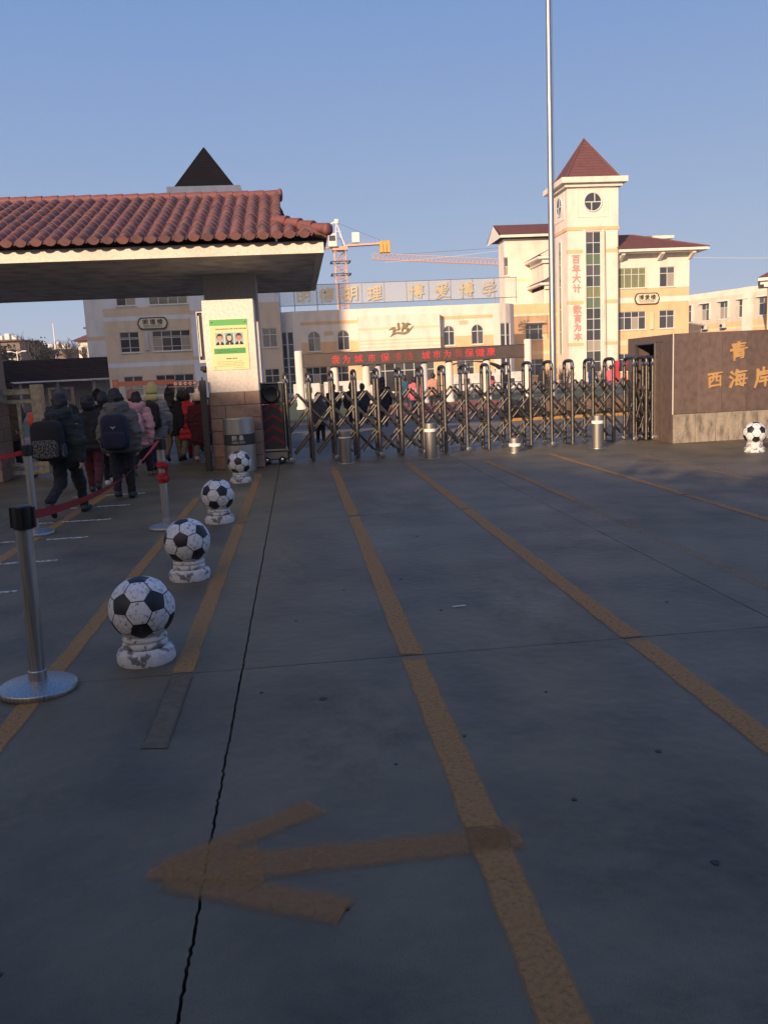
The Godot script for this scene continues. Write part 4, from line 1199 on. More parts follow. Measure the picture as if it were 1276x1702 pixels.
	# the bronze emblem: figures leaping from an open hand
	var e := thing("emblem", "bronze relief of leaping figures over an open hand on the cream entrance block", "emblem", Vector3(8.35, 4.86, zb + 0.004))
	var wave := PackedVector2Array()
	for p in [[-0.95, -0.52], [-0.62, -0.30], [-0.30, -0.16], [0.05, -0.22], [0.30, -0.20], [0.62, -0.02], [0.98, 0.28], [0.84, 0.06], [0.55, -0.26], [0.25, -0.40], [-0.05, -0.36], [-0.40, -0.32], [-0.7, -0.42]]: wave.append(Vector2(p[0], p[1]))
	var figs := [wave]
	for f in [[[-1.0, -0.02], [-0.72, 0.20], [-0.50, 0.22], [-0.44, -0.04], [-0.62, -0.36], [-0.86, -0.50], [-0.70, -0.24], [-0.66, 0.06]], [[-0.46, -0.02], [-0.26, 0.06], [-0.32, 0.32], [-0.30, 0.52], [-0.16, 0.50], [-0.16, 0.28], [-0.10, 0.06], [-0.28, -0.06]], [[-0.02, -0.14], [0.06, 0.16], [0.12, 0.36], [0.02, 0.46], [0.14, 0.54], [0.34, 0.44], [0.52, 0.52], [0.78, 0.38], [0.52, 0.34], [0.38, 0.16], [0.62, 0.06], [0.42, -0.16], [0.32, 0.06], [0.12, 0.04], [0.06, -0.16]]]:
		var pg := PackedVector2Array()
		for p in f: pg.append(Vector2(p[0], p[1]))
		figs.append(pg)
	for i in figs.size():
		var mb := MB.new(); mb.prism(figs[i], 0.0, 0.06 + 0.02 * i)
		part(e, "hand" if i == 0 else "leaping_figure", mb, M["bronze"])
	# the sign of eight golden characters on a frame of netting
	var g := thing("rooftop_sign", "grey netting sign with eight golden characters on the hall roof", "sign")
	for k in 12:
		var mb := MB.new(); mb.cone(Vector3(-1.5 + k * 1.765, 6.6, -66.75), Vector3(-1.5 + k * 1.765, 8.66, -66.75), 0.035, 0.035, 6)
		part(g, "post", mb, M["dull_steel"])
	for y in [7.08, 8.62]:
		var mb := MB.new(); mb.cone(Vector3(-1.6, y, -66.72), Vector3(18.0, y, -66.72), 0.03, 0.03, 6)
		part(g, "rail", mb, M["dull_steel"])
	for k in 11:
		var mb := MB.new(); mb.span(-1.48 + k * 1.765, 0.245 + k * 1.765, 7.1, 8.6, -66.66, -66.67)
		part(g, "net_panel", mb, M["net"])
	var chars := "明德明理博爱博学"
	var cx := [1.0, 2.78, 4.66, 6.51, 9.84, 11.9, 13.84, 15.68]
	for i in 8: letter(g, chars[i], Vector3(cx[i], 7.78, -66.6), 1.12, M["gold"], 0.12, 0.08, 0.5, 0.12)

func boai() -> void:
	var X := Vector3.RIGHT; var Z := Vector3.BACK
	var t := thing("school_building", "sunlit cream and tan school building with square clock style tower and red roofs", "building")
	var S := {}
	# the tower
	var x0 := 23.6; var x1 := 28.05; var zf := -71.0; var zb := -75.2
	var o := Vector3(x0, 0, zf)
	var rows := []
	for k in 12: rows.append((k + 1) / 13.0)
	var strip := window(t, Vector3(25.2, 0.8, zf - 0.1), X, Z, 1.33, 11.8, [0.5], rows, "frame", "glass")
	var kids := strip.get_children()
	for i in kids.size():
		var r := i % 13
		if r in [6, 7, 10] : (kids[i] as MeshInstance3D).mesh.surface_set_material(0, M["glass_green" if r != 7 else "curtain"])
		if r in [2]: (kids[i] as MeshInstance3D).mesh.surface_set_material(0, M["blind"])
	wall(S, o, X, Z, x1 - x0, [[0, 16.3, "cream"]], [[1.6, 2.93, 0.8, 12.6]], 0.2)
	shell(S, "cream", x0, x1, 0, 16.3, zf, zb)
	# short and long bands standing proud of the wall
	S["tan"] = MB.new()
	for b in [[10.85, 11.15], [6.62, 6.92], [3.1, 3.38]]:
		S["tan"].span(x0 - 0.005, 25.1, b[0], b[1], zf + 0.02, zf - 0.3)
		S["tan"].span(26.7, x1 + 0.005, b[0], b[1], zf + 0.02, zf - 0.3)
	S["tan"].span(x0 - 0.06, x1 + 0.06, 12.72, 13.0, zf + 0.06, zb - 0.06)
	skin(t, "wall", S)
	tower(t, S, x0, x1, zf, zb, "cream", 16.3, 20.55, "roof_red")
	# corner pilaster strips beside the long window
	var mb := MB.new()
	mb.span(24.95, 25.17, 0, 12.75, zf + 0.10, zf); mb.span(26.56, 26.78, 0, 12.75, zf + 0.10, zf)
	part(t, "pilaster", mb, M["cream"])
	for x in [26.98, 28.0]:
		mb = MB.new(); mb.cone(Vector3(x, 0, zf + 0.06), Vector3(x - (0.12 if x < 27 else 0.0), 12.6, zf + 0.06), 0.035, 0.035, 6)
		part(t, "downpipe", mb, M["old_wall"])
	# round windows with square frames
	for k in 2:
		var f := MB.new()
		var c := Vector3(25.82, 15.0, zf + 0.02) if k == 0 else Vector3(x0 - 0.02, 15.0, zf - 2.1)
		var B := Basis() if k == 0 else Basis(Vector3.UP, -PI / 2)
		var ring := []
		for i in 25: ring.append(c + B * Vector3(cos(TAU * i / 24) * 0.77, sin(TAU * i / 24) * 0.77, 0.0))
		f.tube(ring, 0.07, 6)
		f.box(c + B * Vector3(0.15, 0.4, 0.02), Vector3(0.07, 0.76, 0.05), B); f.box(c + B * Vector3(-0.12, -0.38, 0.02), Vector3(0.07, 0.74, 0.05), B); f.box(c, Vector3(1.5, 0.07, 0.05), B)
		var w := part(t, "round_window", f, M["frame"])
		var g := MB.new()
		var poly := PackedVector2Array()
		for i in 32: poly.append(Vector2(cos(TAU * i / 32), sin(TAU * i / 32)) * 0.76)
		g.prism(poly, -0.01, 0.012, Transform3D(B, c))
		part(w, "pane", g, M["glass"])
		var fr := MB.new()
		for q in [[Vector3(0, 1.12, 0), Vector3(2.7, 0.06, 0.04)], [Vector3(0, -1.2, 0), Vector3(2.7, 0.06, 0.04)], [Vector3(-1.32, -0.04, 0), Vector3(0.06, 2.26, 0.04)], [Vector3(1.32, -0.04, 0), Vector3(0.06, 2.26, 0.04)]]: fr.box(c + B * q[0], q[1], B)
		part(t, "square_moulding", fr, M["white_wall"])
	# slit window on the tower's left side
	window(t, Vector3(x0 - 0.03, 2.5, zf - 2.35), Vector3.BACK, Vector3.LEFT, 0.7, 9.6, [], [0.2, 0.4, 0.6, 0.8], "frame", "glass_green")
	# the main block right of the tower
	S = {}
	var W := []
	for f in [[0.7, 2.27], [4.3, 5.87], [7.85, 9.55]]:
		W.append([0.15, 2.73, f[0], f[1], [0.25, 0.5, 0.75], [0.68], "curtain" if f[0] > 7.0 else "glass"]); W.append([3.97, 5.34, f[0], f[1], [0.5], [0.68], "glass"])
	o = Vector3(x1, 0, -71.6)
	wall(S, o, X, Z, 6.65, [[0, 3.0, "tan"], [3.0, 3.4, "pale_tan"], [3.4, 6.6, "tan"], [6.6, 7.05, "white_wall"], [7.05, 7.8, "tan"], [7.8, 10.75, "cream"]], windows(t, W, o, X, Z))
	shell(S, "cream", x1, x1 + 6.65, 0, 10.75, -71.6, -84)
	skin(t, "wall", S)
	mb = MB.new()
	var a := Vector3(27.9, 10.98, -70.4); var b := Vector3(35.9, 10.98, -70.4); var c := Vector3(31.0, 12.75, -75.0); var d := Vector3(27.9, 12.75, -75.0)
	courses(mb, a, b, c, d, 16)
	courses(mb, b, Vector3(35.9, 10.98, -85), Vector3(31.0, 12.75, -80), c, 16)
	mb.quad(Vector3(35.9, 10.98, -85), Vector3(27.9, 10.98, -85), Vector3(27.9, 12.75, -80), Vector3(31.0, 12.75, -80))
	mb.quad(d, c, Vector3(31.0, 12.75, -80), Vector3(27.9, 12.75, -80))
	var r := part(t, "roof", mb, M["roof_red"])
	mb = MB.new(); mb.cone(b, c, 0.1, 0.1, 6); mb.cone(d, c, 0.1, 0.1, 6)
	part(r, "hip_ridge", mb, M["roof_red"])
	mb = MB.new()
	mb.span(27.9, 35.9, 10.76, 10.97, -70.38, -70.55); mb.span(35.72, 35.9, 10.76, 10.97, -70.55, -85); mb.span(28.05, 35.7, 10.70, 10.78, -70.56, -84.9)
	part(t, "eave_board", mb, M["white_wall"])
	for x in [28.4, 31.9, 34.7]:
		mb = MB.new()
		mb.prism(PackedVector2Array([Vector2(0, 0), Vector2(0.95, 0), Vector2(0.95, -0.15), Vector2(0.15, -0.6), Vector2(0, -0.6)]), -0.14, 0.14, Transform3D(Basis(Vector3.BACK, Vector3.UP, Vector3.LEFT), Vector3(x, 10.7, -71.6)))
		part(t, "eave_bracket", mb, M["white_wall"])
	# white dormer slab on the back roof
	mb = MB.new(); mb.span(33.6, 37.2, 13.15, 13.42, -80, -84); mb.span(34.0, 36.8, 11.0, 13.15, -80.4, -83.6)
	part(t, "roof_light", mb, M["white_wall"])
	mb = MB.new(); mb.bevel(Vector3(31.3, 5.0, -71.53), Vector3(0.3, 1.5, 0.14), 0.02)
	part(t, "downpipe_box", mb, M["pale_tan"])
	# the vertical slogan on the tower
	var slog := "百年大计教育为本"
	var sy := [10.38, 9.58, 8.78, 7.95, 6.2, 5.43, 4.68, 3.9]
	var sg := thing("wall_slogan", "column of eight red characters on the sunlit tower left of its long window", "sign", Vector3(24.3, 0, zf + 0.005))
	for i in 8: letter(sg, slog[i], Vector3(0.0 + 0.02 * i, sy[i], 0.02), 0.72, M["red_letter"], 0.14, 0.03)
	plaque("cream and brown plaque with the characters 博爱楼 on the sunlit tan school wall", "博爱楼", "BO AI BUILDING", Vector3(30.85, 6.9, -71.58), 2.3, 1.0)
	# tan wing and gabled block behind, left of the tower
	t = thing("school_wing", "tan two storey wing with an awning window between the hall and the tower", "building")
	S = {}
	o = Vector3(19.6, 0, -74.0)
	wall(S, o, X, Z, 4.2, [[0, 2.6, "tan"], [2.6, 2.9, "pale_tan"], [2.9, 5.9, "tan"], [5.9, 6.2, "pale_tan"], [6.2, 7.05, "tan"]], windows(t, [[1.05, 2.65, 3.9, 5.27, [0.25, 0.75], [0.68]], [1.05, 2.65, 0.7, 2.2, [0.5], [0.68]]], o, X, Z))
	shell(S, "tan", 19.6, 23.8, 0, 7.05, -74, -80)
	skin(t, "wall", S)
	mb = MB.new(); mb.box(Vector3(21.45, 5.42, -73.75), Vector3(1.9, 0.05, 0.5), Basis(X, 0.25))
	part(t, "awning", mb, M["white_wall"])
	t = thing("gabled_building", "cream building with red gable roof and white trim behind the tower and the hall", "building")
	S = {}
	o = Vector3(20.4, 0, -80)
	wall(S, o, X, Z, 4.4, [[0, 9.6, "cream"], [9.6, 9.9, "pale_tan"], [9.9, 13.55, "cream"]], windows(t, [[0.0, 0.38, 10.2, 11.9, [], [0.5]]], o, X, Z))
	shell(S, "cream", 20.4, 30.0, 0, 13.55, -80, -82.2, false)
	S["inside"] = MB.new(); S["inside"].quad(Vector3(20.4, 9, -80.4), Vector3(24, 9, -80.4), Vector3(24, 13, -80.4), Vector3(20.4, 13, -80.4))
	skin(t, "wall", S)
	mb = MB.new()
	courses(mb, Vector3(19.9, 13.85, -79.3), Vector3(30.4, 13.85, -79.3), Vector3(30.4, 15.2, -82.2), Vector3(19.9, 15.2, -82.2), 10)
	mb.quad(Vector3(30.4, 13.85, -85), Vector3(19.9, 13.85, -85), Vector3(19.9, 15.2, -82.2), Vector3(30.4, 15.2, -82.2))
	r = part(t, "roof", mb, M["roof_red"])
	mb = MB.new(); mb.span(19.88, 30.4, 13.62, 13.84, -79.28, -79.5)
	mb.tri(Vector3(19.9, 13.62, -85), Vector3(19.9, 13.62, -79.3), Vector3(19.9, 15.15, -82.2))
	part(r, "gable_trim", mb, M["white_wall"])
	# side eaves with small tiled roofs stepping down behind the pole
	for q in [[22.3, 11.3], [22.5, 9.0]]:
		mb = MB.new()
		courses(mb, Vector3(q[0], q[1], -79.9), Vector3(q[0], q[1], -75.4), Vector3(q[0] + 1.5, q[1] + 0.75, -75.4), Vector3(q[0] + 1.5, q[1] + 0.75, -79.9), 5, 0.04)
		r = part(t, "side_roof", mb, M["roof_red"])
		mb = MB.new(); mb.span(q[0], q[0] + 1.5, q[1] - 0.2, q[1] - 0.02, -75.4, -79.9); mb.span(q[0] + 0.5, q[0] + 1.4, q[1] - 0.55, q[1] - 0.2, -75.7, -79.9)
		part(r, "soffit", mb, M["white_wall"])
	mb = MB.new(); mb.span(23.0, 24.2, 0, 11.0, -76, -80)
	part(t, "side_wall", mb, M["cream"])

func far_right() -> void:
	var t := thing("side_building", "three storey cream and tan school block with air conditioners at the far right", "building")
	var S := {}
	var p := Vector3(49.7, 0, -105.8); var q := Vector3(56.6, 0, -86.2)
	var L := p.distance_to(q); var u := (q - p) / L; var n := u.cross(Vector3.UP)
	var W := []
	for k in 7:
		for f in [[6.15, 8.16], [2.3, 4.25]]:
			W.append([1.15 + k * 2.88, 2.53 + k * 2.88, f[0], f[1], [0.5], [0.68], "blind" if (k * 3 + int(f[0])) % 3 else "glass"])
	wall(S, p, u, n, L, [[0, 4.83, "tan"], [4.83, 5.12, "pale_tan"], [5.12, 5.75, "tan"], [5.75, 8.62, "grey_cream"], [8.62, 8.85, "pale_tan"], [8.85, 9.54, "cream"]], windows(t, W, p, u, n, 0.15))
	M["grey_cream"] = M["grey_beige"]
	var b := -n * 9.0; var H := Vector3.UP * 9.54
	S["cream"].quad(q, q + b, q + b + H, q + H); S["cream"].quad(p + b, p, p + H, p + b + H); S["cream"].quad(p + H, q + H, q + b + H, p + b + H); S["cream"].quad(q + b, p + b, p + b + H, q + b + H)
	S["inside"] = MB.new(); S["inside"].quad(p - n * 0.5, q - n * 0.5, q - n * 0.5 + H, p - n * 0.5 + H)
	skin(t, "wall", S)
	# window hoods
	for k in 7:
		var mb := MB.new()
		mb.box(p + u * (1.84 + k * 2.88) + Vector3.UP * 8.3 + n * 0.12, Vector3(1.72, 0.14, 0.3), Basis(u, Vector3.UP, n))
		mb.box(p + u * (2.65 + k * 2.88) + Vector3.UP * 7.24 + n * 0.08, Vector3(0.14, 2.0, 0.2), Basis(u, Vector3.UP, n))
		part(t, "window_hood", mb, M["white_wall"])
	var mb2 := MB.new(); mb2.box(p + u * 11.2 + Vector3.UP * 4.76 + n * 0.06, Vector3(1.38, 9.6, 0.18), Basis(u, Vector3.UP, n))
	part(t, "pilaster", mb2, M["cream"])
	for k in [1, 2]:
		var a := thing("air_conditioner", ["", "white air conditioner under the second window from the left of the far right block", "white air conditioner under the third window from the left of the far right block"][k], "air conditioner", p + u * (2.0 + k * 2.88) + Vector3.UP * 5.34 + n * 0.3, atan2(n.x, n.z), "air conditioners on the far right block")
		var mb := MB.new(); mb.bevel(Vector3.ZERO, Vector3(0.8, 0.58, 0.3), 0.03)
		part(a, "casing", mb, M["board_white"])
		mb = MB.new(); mb.lathe([Vector2(0.0, 0.0), Vector2(0.2, 0.0), Vector2(0.22, 0.012), Vector2(0.22, 0.02)], 18)
		var f := part(a, "fan_grille", mb, M["dark_metal"]); f.rotation.x = PI / 2; f.position = Vector3(-0.12, 0, 0.152)
		mb = MB.new(); mb.span(-0.4, 0.4, -0.38, -0.32, -0.28, 0.16)
		part(a, "bracket", mb, M["dark_metal"])
	# taller eaved block at the edge of the picture
	t = thing("corner_building", "tan building corner with a small red tiled eave at the right edge", "building", Vector3(46.9, 0, -80.0), -PI / 6)
	S = {}
	wall(S, Vector3.ZERO, Vector3.RIGHT, Vector3.BACK, 9.0, [[0, 8.7, "tan"]], windows(t, [[1.3, 2.6, 4.0, 5.6, [0.5], [0.68]], [1.3, 2.6, 6.6, 8.1, [0.5], [0.68]]], Vector3.ZERO, Vector3.RIGHT, Vector3.BACK))
	shell(S, "tan", 0, 9, 0, 8.7, 0, -9)
	skin(t, "wall", S)
	var mb := MB.new()
	courses(mb, Vector3(-0.9, 9.08, 0.9), Vector3(9.9, 9.08, 0.9), Vector3(7.0, 10.9, -3.5), Vector3(2.0, 10.9, -3.5), 10)
	courses(mb, Vector3(-0.9, 9.08, -9.9), Vector3(-0.9, 9.08, 0.9), Vector3(2.0, 10.9, -3.5), Vector3(2.0, 10.9, -5.5), 10)
	mb.quad(Vector3(9.9, 9.08, -9.9), Vector3(-0.9, 9.08, -9.9), Vector3(2.0, 10.9, -5.5), Vector3(7.0, 10.9, -5.5)); mb.quad(Vector3(9.9, 9.08, 0.9), Vector3(9.9, 9.08, -9.9), Vector3(7.0, 10.9, -5.5), Vector3(7.0, 10.9, -3.5)); mb.quad(Vector3(2.0, 10.9, -3.5), Vector3(7.0, 10.9, -3.5), Vector3(7.0, 10.9, -5.5), Vector3(2.0, 10.9, -5.5))
	part(t, "roof", mb, M["roof_red"])
	mb = MB.new(); mb.span(-0.9, 9.9, 8.78, 9.06, 0.9, -9.9)
	part(t, "eave_board", mb, M["white_wall"])
	mb = MB.new(); mb.span(-0.7, 0.05, 8.45, 8.78, 0.5, 0.2); mb.span(-0.35, 0.05, 8.2, 8.45, 0.5, 0.2)
	part(t, "eave_bracket", mb, M["white_wall"])

func bare_tree(label: String, at: Vector3, h: float, sd: int, spread := 0.5) -> void:
	var r := RandomNumberGenerator.new()
	r.seed = sd
	var t := thing("bare_tree", label, "tree", at, 0.0, "bare winter trees behind the walkway")
	var tk := MB.new(); tk.cone(Vector3.ZERO, Vector3(0, h * 0.4, 0), h * 0.028, h * 0.02, 7)
	part(t, "trunk", tk, M["bark"])
	var cr := MB.new()
	var stack := [[Vector3(0, h * 0.36, 0), Vector3(0, 1, 0), h * 0.24, h * 0.018, 0]]
	while stack.size():
		var q: Array = stack.pop_back()
		var d: Vector3 = q[1]
		var e: Vector3 = q[0] + d * q[2]
		cr.cone(q[0], e, q[3], q[3] * 0.6, 4, false)
		if q[4] < 4:
			for i in (4 if q[4] < 2 else 3):
				var nd := (d + Vector3(r.randf_range(-1, 1), r.randf_range(-0.1, 0.5), r.randf_range(-1, 1)) * spread * 1.3).normalized()
				stack.append([(q[0] as Vector3).lerp(e, r.randf_range(0.45, 1.0)), nd, q[2] * r.randf_range(0.6, 0.85), q[3] * 0.58, q[4] + 1])
	part(t, "crown", cr, M["twig"])

func leafy_tree(label: String, at: Vector3, h: float, w: float, sd: int, m: Material) -> void:
	var r := RandomNumberGenerator.new()
	r.seed = sd
	var t := thing("evergreen_tree", label, "tree", at, 0.0, "dark trees in front of the far houses")
	var tk := MB.new(); tk.cone(Vector3.ZERO, Vector3(0, h * 0.7, 0), h * 0.03, h * 0.012, 7)
	part(t, "trunk", tk, M["bark"])
	var cr := MB.new()
	for c in (26 if w < 5.2 else 90):
		var cc := Vector3(r.randf_range(-0.5, 0.5) * w, h * r.randf_range(0.3 if w < 5.2 else 0.1, 0.95), r.randf_range(-0.5, 0.5) * w)
		cc.x *= 1.2 - cc.y / h * 0.8; cc.z *= 1.2 - cc.y / h * 0.8
		for k in 60:
			var p := cc + Vector3(r.randfn(), r.randfn(), r.randfn()) * w * 0.09
			var B := Basis.from_euler(Vector3(r.randf() * TAU, r.randf() * TAU, r.randf() * TAU))
			var s := minf(w, 5.0) * r.randf_range(0.03, 0.06)
			cr.tri(p - B.x * s, p + B.x * s, p + B.y * s * 1.6)
	part(t, "crown", cr, m)

func far_left() -> void:
	var X := Vector3.RIGHT; var Z := Vector3.BACK
	for k in 2:
		var t := thing("far_house", ["brown hillside house with broken pale roof boards at the far left edge", "long low house with a pale flat roof behind dark trees at the far left"][k], "house")
		var S := {}
		var x0: float = [-58.0, -44.5][k]; var w: float = [14.6, 7.0][k]; var h: float = [9.4, 8.1][k]; var z: float = [-140.0, -146.0][k]
		var W := []
		for i in int(w / 2.4):
			for f in 3: W.append([0.6 + i * 2.4, 1.8 + i * 2.4, 1.2 + f * 2.7, 2.6 + f * 2.7, [0.5], []])
		wall(S, Vector3(x0, 0, z), X, Z, w, [[0, h, "brick_far"]], windows(t, W, Vector3(x0, 0, z), X, Z))
		shell(S, "brick_far", x0, x0 + w, 0, h, z, z - 10)
		skin(t, "wall", S)
		var mb := MB.new()
		mb.span(x0 - 0.5, x0 + w + 0.5, h, h + 0.25, z + 0.6, z - 10.5)
		if k == 0: courses(mb, Vector3(x0 - 0.5, h + 0.25, z + 0.6), Vector3(x0 + w * 0.8, h + 0.25, z + 0.6), Vector3(x0 + w * 0.7, h + 1.6, z - 5), Vector3(x0 - 0.5, h + 1.6, z - 5), 5)
		part(t, "roof", mb, M["roof_red" if k == 0 else "white_wall"])
		for i in 4:
			mb = MB.new(); mb.span(x0 + w - 1.0 - i * 1.1, x0 + w - 0.3 - i * 1.1, h + 0.25, h + 0.9 + 0.3 * (i % 2), z + 0.2, z - 0.8)
			part(t, "chimney", mb, M["white_wall"])
	var t := thing("far_tower_house", "narrow sunlit yellow house with a stepped red roof beyond the walkway", "house")
	var S := {}
	wall(S, Vector3(-34.4, 0, -140), X, Z, 5.0, [[0, 9.0, "cream"]], windows(t, [[0.5, 1.1, 6.2, 8.0, [], [0.5]], [2.4, 3.0, 6.2, 8.0, [], [0.5]]], Vector3(-34.4, 0, -140), X, Z))
	shell(S, "cream", -34.4, -29.4, 0, 9.0, -140, -150)
	skin(t, "wall", S)
	var mb := MB.new()
	courses(mb, Vector3(-35.2, 9.0, -139.2), Vector3(-28.6, 9.0, -139.2), Vector3(-30.4, 10.1, -142), Vector3(-33.2, 10.1, -142), 5)
	courses(mb, Vector3(-35.2, 9.0, -151), Vector3(-35.2, 9.0, -139.2), Vector3(-33.2, 10.1, -142), Vector3(-33.2, 10.1, -148), 5)
	part(t, "roof", mb, M["roof_red"])
	mb = MB.new(); mb.span(-33.2, -30.4, 10.0, 11.0, -142, -146)
	part(t, "lantern", mb, M["cream"])
	mb = MB.new(); mb.span(-33.7, -29.9, 11.0, 11.25, -141.5, -146.5); mb.span(-33.0, -30.6, 11.25, 11.8, -142.4, -145.6)
	part(t, "lantern_roof", mb, M["roof_red"])
	var tr := ["tallest, left of the white mast", "just right of the white mast", "second from the white mast", "third from the white mast", "beside the sunlit narrow house", "low and thin before the narrow house"]
	for k in 6: bare_tree("leafless tree over the walkway roof, " + tr[k], Vector3([-30.2, -28.9, -27.4, -26.0, -24.9, -24.2][k], 0, -102 - k % 3 * 3), [8.2, 7.9, 8.3, 7.8, 7.2, 6.4][k], 40 + k)
	var lt := ["widest dark tree below the far left houses", "rounded dark tree left of the white mast", "small dark tree beside the far left street lamp", "tall dark tree below the long low house"]
	for k in 4: leafy_tree(lt[k], Vector3([-36.5, -31.8, -39.2, -34.2][k], 0, -112 - k * 2), [6.9, 7.3, 6.4, 8.2][k], [5.0, 3.8, 4.0, 4.2][k], 60 + k, M["evergreen"])
	t = thing("white_mast", "tall thin white mast above the bare trees at the left", "mast", Vector3(-38.4, 0, -141))
	mb = MB.new(); mb.cone(Vector3.ZERO, Vector3(0.2, 6.5, 0), 0.22, 0.18, 10)
	part(t, "lower_shaft", mb, M["crane_white"])
	mb = MB.new(); mb.cone(Vector3(0.2, 6.5, 0), Vector3(0.2, 12.0, 0), 0.14, 0.07, 10)
	part(t, "upper_shaft", mb, M["crane_white"])
	t = thing("street_lamp", "small white two arm street lamp in front of the far left house", "street lamp", Vector3(-31.4, 0, -100))
	mb = MB.new(); mb.cone(Vector3.ZERO, Vector3(0, 6.0, 0), 0.09, 0.06, 8)
	part(t, "post", mb, M["crane_white"])
	for s in [-1.0, 1.0]:
		mb = MB.new(); mb.cone(Vector3(0, 5.8, 0), Vector3(s * 0.6, 6.0, 0), 0.05, 0.04, 6); mb.sblk(Vector3(s * 0.8, 6.0, 0), Vector3(0.6, 0.14, 0.25), 0.5, 12)
		part(t, "lamp_arm", mb, M["crane_white"])

func lattice(mb: MB, p0: Vector3, p1: Vector3, w: float, side: Vector3, up: Vector3, k: int, r: float, tri := false) -> void:
	var C := [side * w * 0.5 + up * w * 0.5, -side * w * 0.5 + up * w * 0.5, -side * w * 0.5 - up * w * 0.5, side * w * 0.5 - up * w * 0.5]
	if tri: C = [up * w * 0.6, -side * w * 0.5 - up * w * 0.4, side * w * 0.5 - up * w * 0.4]
	var m := C.size()
	for c in C: mb.cone(p0 + c, p1 + c, r, r, 5, false)
	for i in k:
		var a := p0.lerp(p1, float(i) / k); var b := p0.lerp(p1, float(i + 1) / k)
		for j in m:
			mb.cone(a + C[j], b + C[(j + 1) % m], r * 0.6, r * 0.6, 4, false)
			mb.cone(a + C[j], a + C[(j + 1) % m], r * 0.6, r * 0.6, 4, false)

func cranes() -> void:
	var t := thing("tower_crane", "orange tower crane with yellow counterweight above the hall roof sign", "crane", Vector3(9.0, 0, -150))
	var X := Vector3.RIGHT; var Y := Vector3.UP; var Z := Vector3.BACK
	var mb := MB.new(); lattice(mb, Vector3(0.3, 0, 0), Vector3(0.0, 23.0, 0), 1.9, X, Z, 15, 0.11)
	part(t, "mast", mb, M["crane_orange"])
	for y in [18.9, 21.0]:
		mb = MB.new()
		for s in [-1.0, 1.0]: mb.span(-1.7, 1.7, y, y + 0.14, s * 1.5 + 0.15, s * 1.5 - 0.15); mb.span(s * 1.6 - 0.15, s * 1.6 + 0.15, y, y + 0.14, 1.5, -1.5)
		part(t, "mast_collar", mb, M["dark_metal"])
	mb = MB.new(); mb.span(-1.3, 1.3, 23.0, 23.6, 1.2, -1.2)
	part(t, "slewing_ring", mb, M["crane_orange"])
	mb = MB.new(); mb.bevel(Vector3(-1.2, 24.6, 1.0), Vector3(1.5, 2.2, 1.5), 0.1)
	var cab := part(t, "cab", mb, M["crane_white"])
	mb = MB.new(); mb.box(Vector3(-1.3, 24.9, 1.77), Vector3(1.1, 0.9, 0.04)); mb.box(Vector3(-1.97, 24.9, 1.0), Vector3(0.04, 0.9, 1.1))
	part(cab, "cab_window", mb, M["glass"])
	mb = MB.new()
	for s in [[-0.8, -0.8], [0.9, -0.8], [-0.8, 0.8], [0.9, 0.8]]: mb.cone(Vector3(s[0], 23.6, s[1]), Vector3(-0.35, 31.4 - 3.6, 0), 0.14, 0.09, 5)
	for y in [25.0, 26.2]: mb.cone(Vector3(-0.6, y, 0.4), Vector3(0.35, y, 0.4), 0.06, 0.06, 5)
	mb.sblk(Vector3(-0.3, 27.9, 0), Vector3(0.8, 0.9, 0.7), 0.5, 12); mb.cone(Vector3(-0.4, 27.9, 0), Vector3(-2.2, 27.2, 0.0), 0.16, 0.1, 6)
	part(t, "tower_head", mb, M["crane_white"])
	mb = MB.new(); mb.box(Vector3(4.6, 23.9, 0), Vector3(7.4, 0.3, 1.2), Basis(Z, 0.03))
	for k in 9: mb.cone(Vector3(1.0 + k * 0.8, 24.0 + k * 0.024, 0.55), Vector3(1.0 + k * 0.8, 24.6 + k * 0.024, 0.55), 0.035, 0.035, 4)
	part(t, "counter_jib", mb, M["crane_orange"])
	mb = MB.new(); mb.bevel(Vector3(2.9, 25.1, 0), Vector3(1.3, 1.7, 1.2), 0.06)
	part(t, "winch_house", mb, M["crane_white"])
	for k in 3:
		mb = MB.new(); mb.bevel(Vector3(7.3 + k * 0.62, 23.4, 0), Vector3(0.55, 2.0, 1.3), 0.05)
		part(t, "counterweight", mb, M["crane_yellow"])
	mb = MB.new(); lattice(mb, Vector3(-1.3, 24.0, 0), Vector3(-34, 23.0, 0), 1.2, Z, Y, 26, 0.07, true)
	part(t, "jib", mb, M["crane_orange"])
	mb = MB.new(); mb.cone(Vector3(-0.4, 27.8, 0), Vector3(7.6, 24.4, 0), 0.022, 0.022, 4); mb.cone(Vector3(-0.4, 27.8, 0), Vector3(-20, 24.0, 0), 0.022, 0.022, 4)
	part(t, "tie_rod", mb, M["dark_metal"])
	t = thing("tower_crane", "pale distant crane whose long jib reaches left of the gabled building", "crane", Vector3(66.0, 0, -250))
	mb = MB.new(); lattice(mb, Vector3(-41.5, 35.3, 0), Vector3(0, 32.2, 0), 1.7, Z, Y, 34, 0.09, true)
	part(t, "jib", mb, M["crane_orange"])
	mb = MB.new(); lattice(mb, Vector3(0, 0, 0), Vector3(0, 32.0, 0), 2.0, X, Z, 16, 0.1)
	part(t, "mast", mb, M["crane_orange"])
	mb = MB.new(); mb.cone(Vector3(0, 36.8, 0), Vector3(-38, 35.6, 0), 0.035, 0.035, 4); mb.cone(Vector3(0, 32, 0), Vector3(0, 36.8, 0), 0.5, 0.2, 6)
	part(t, "tie_rod", mb, M["dark_metal"])

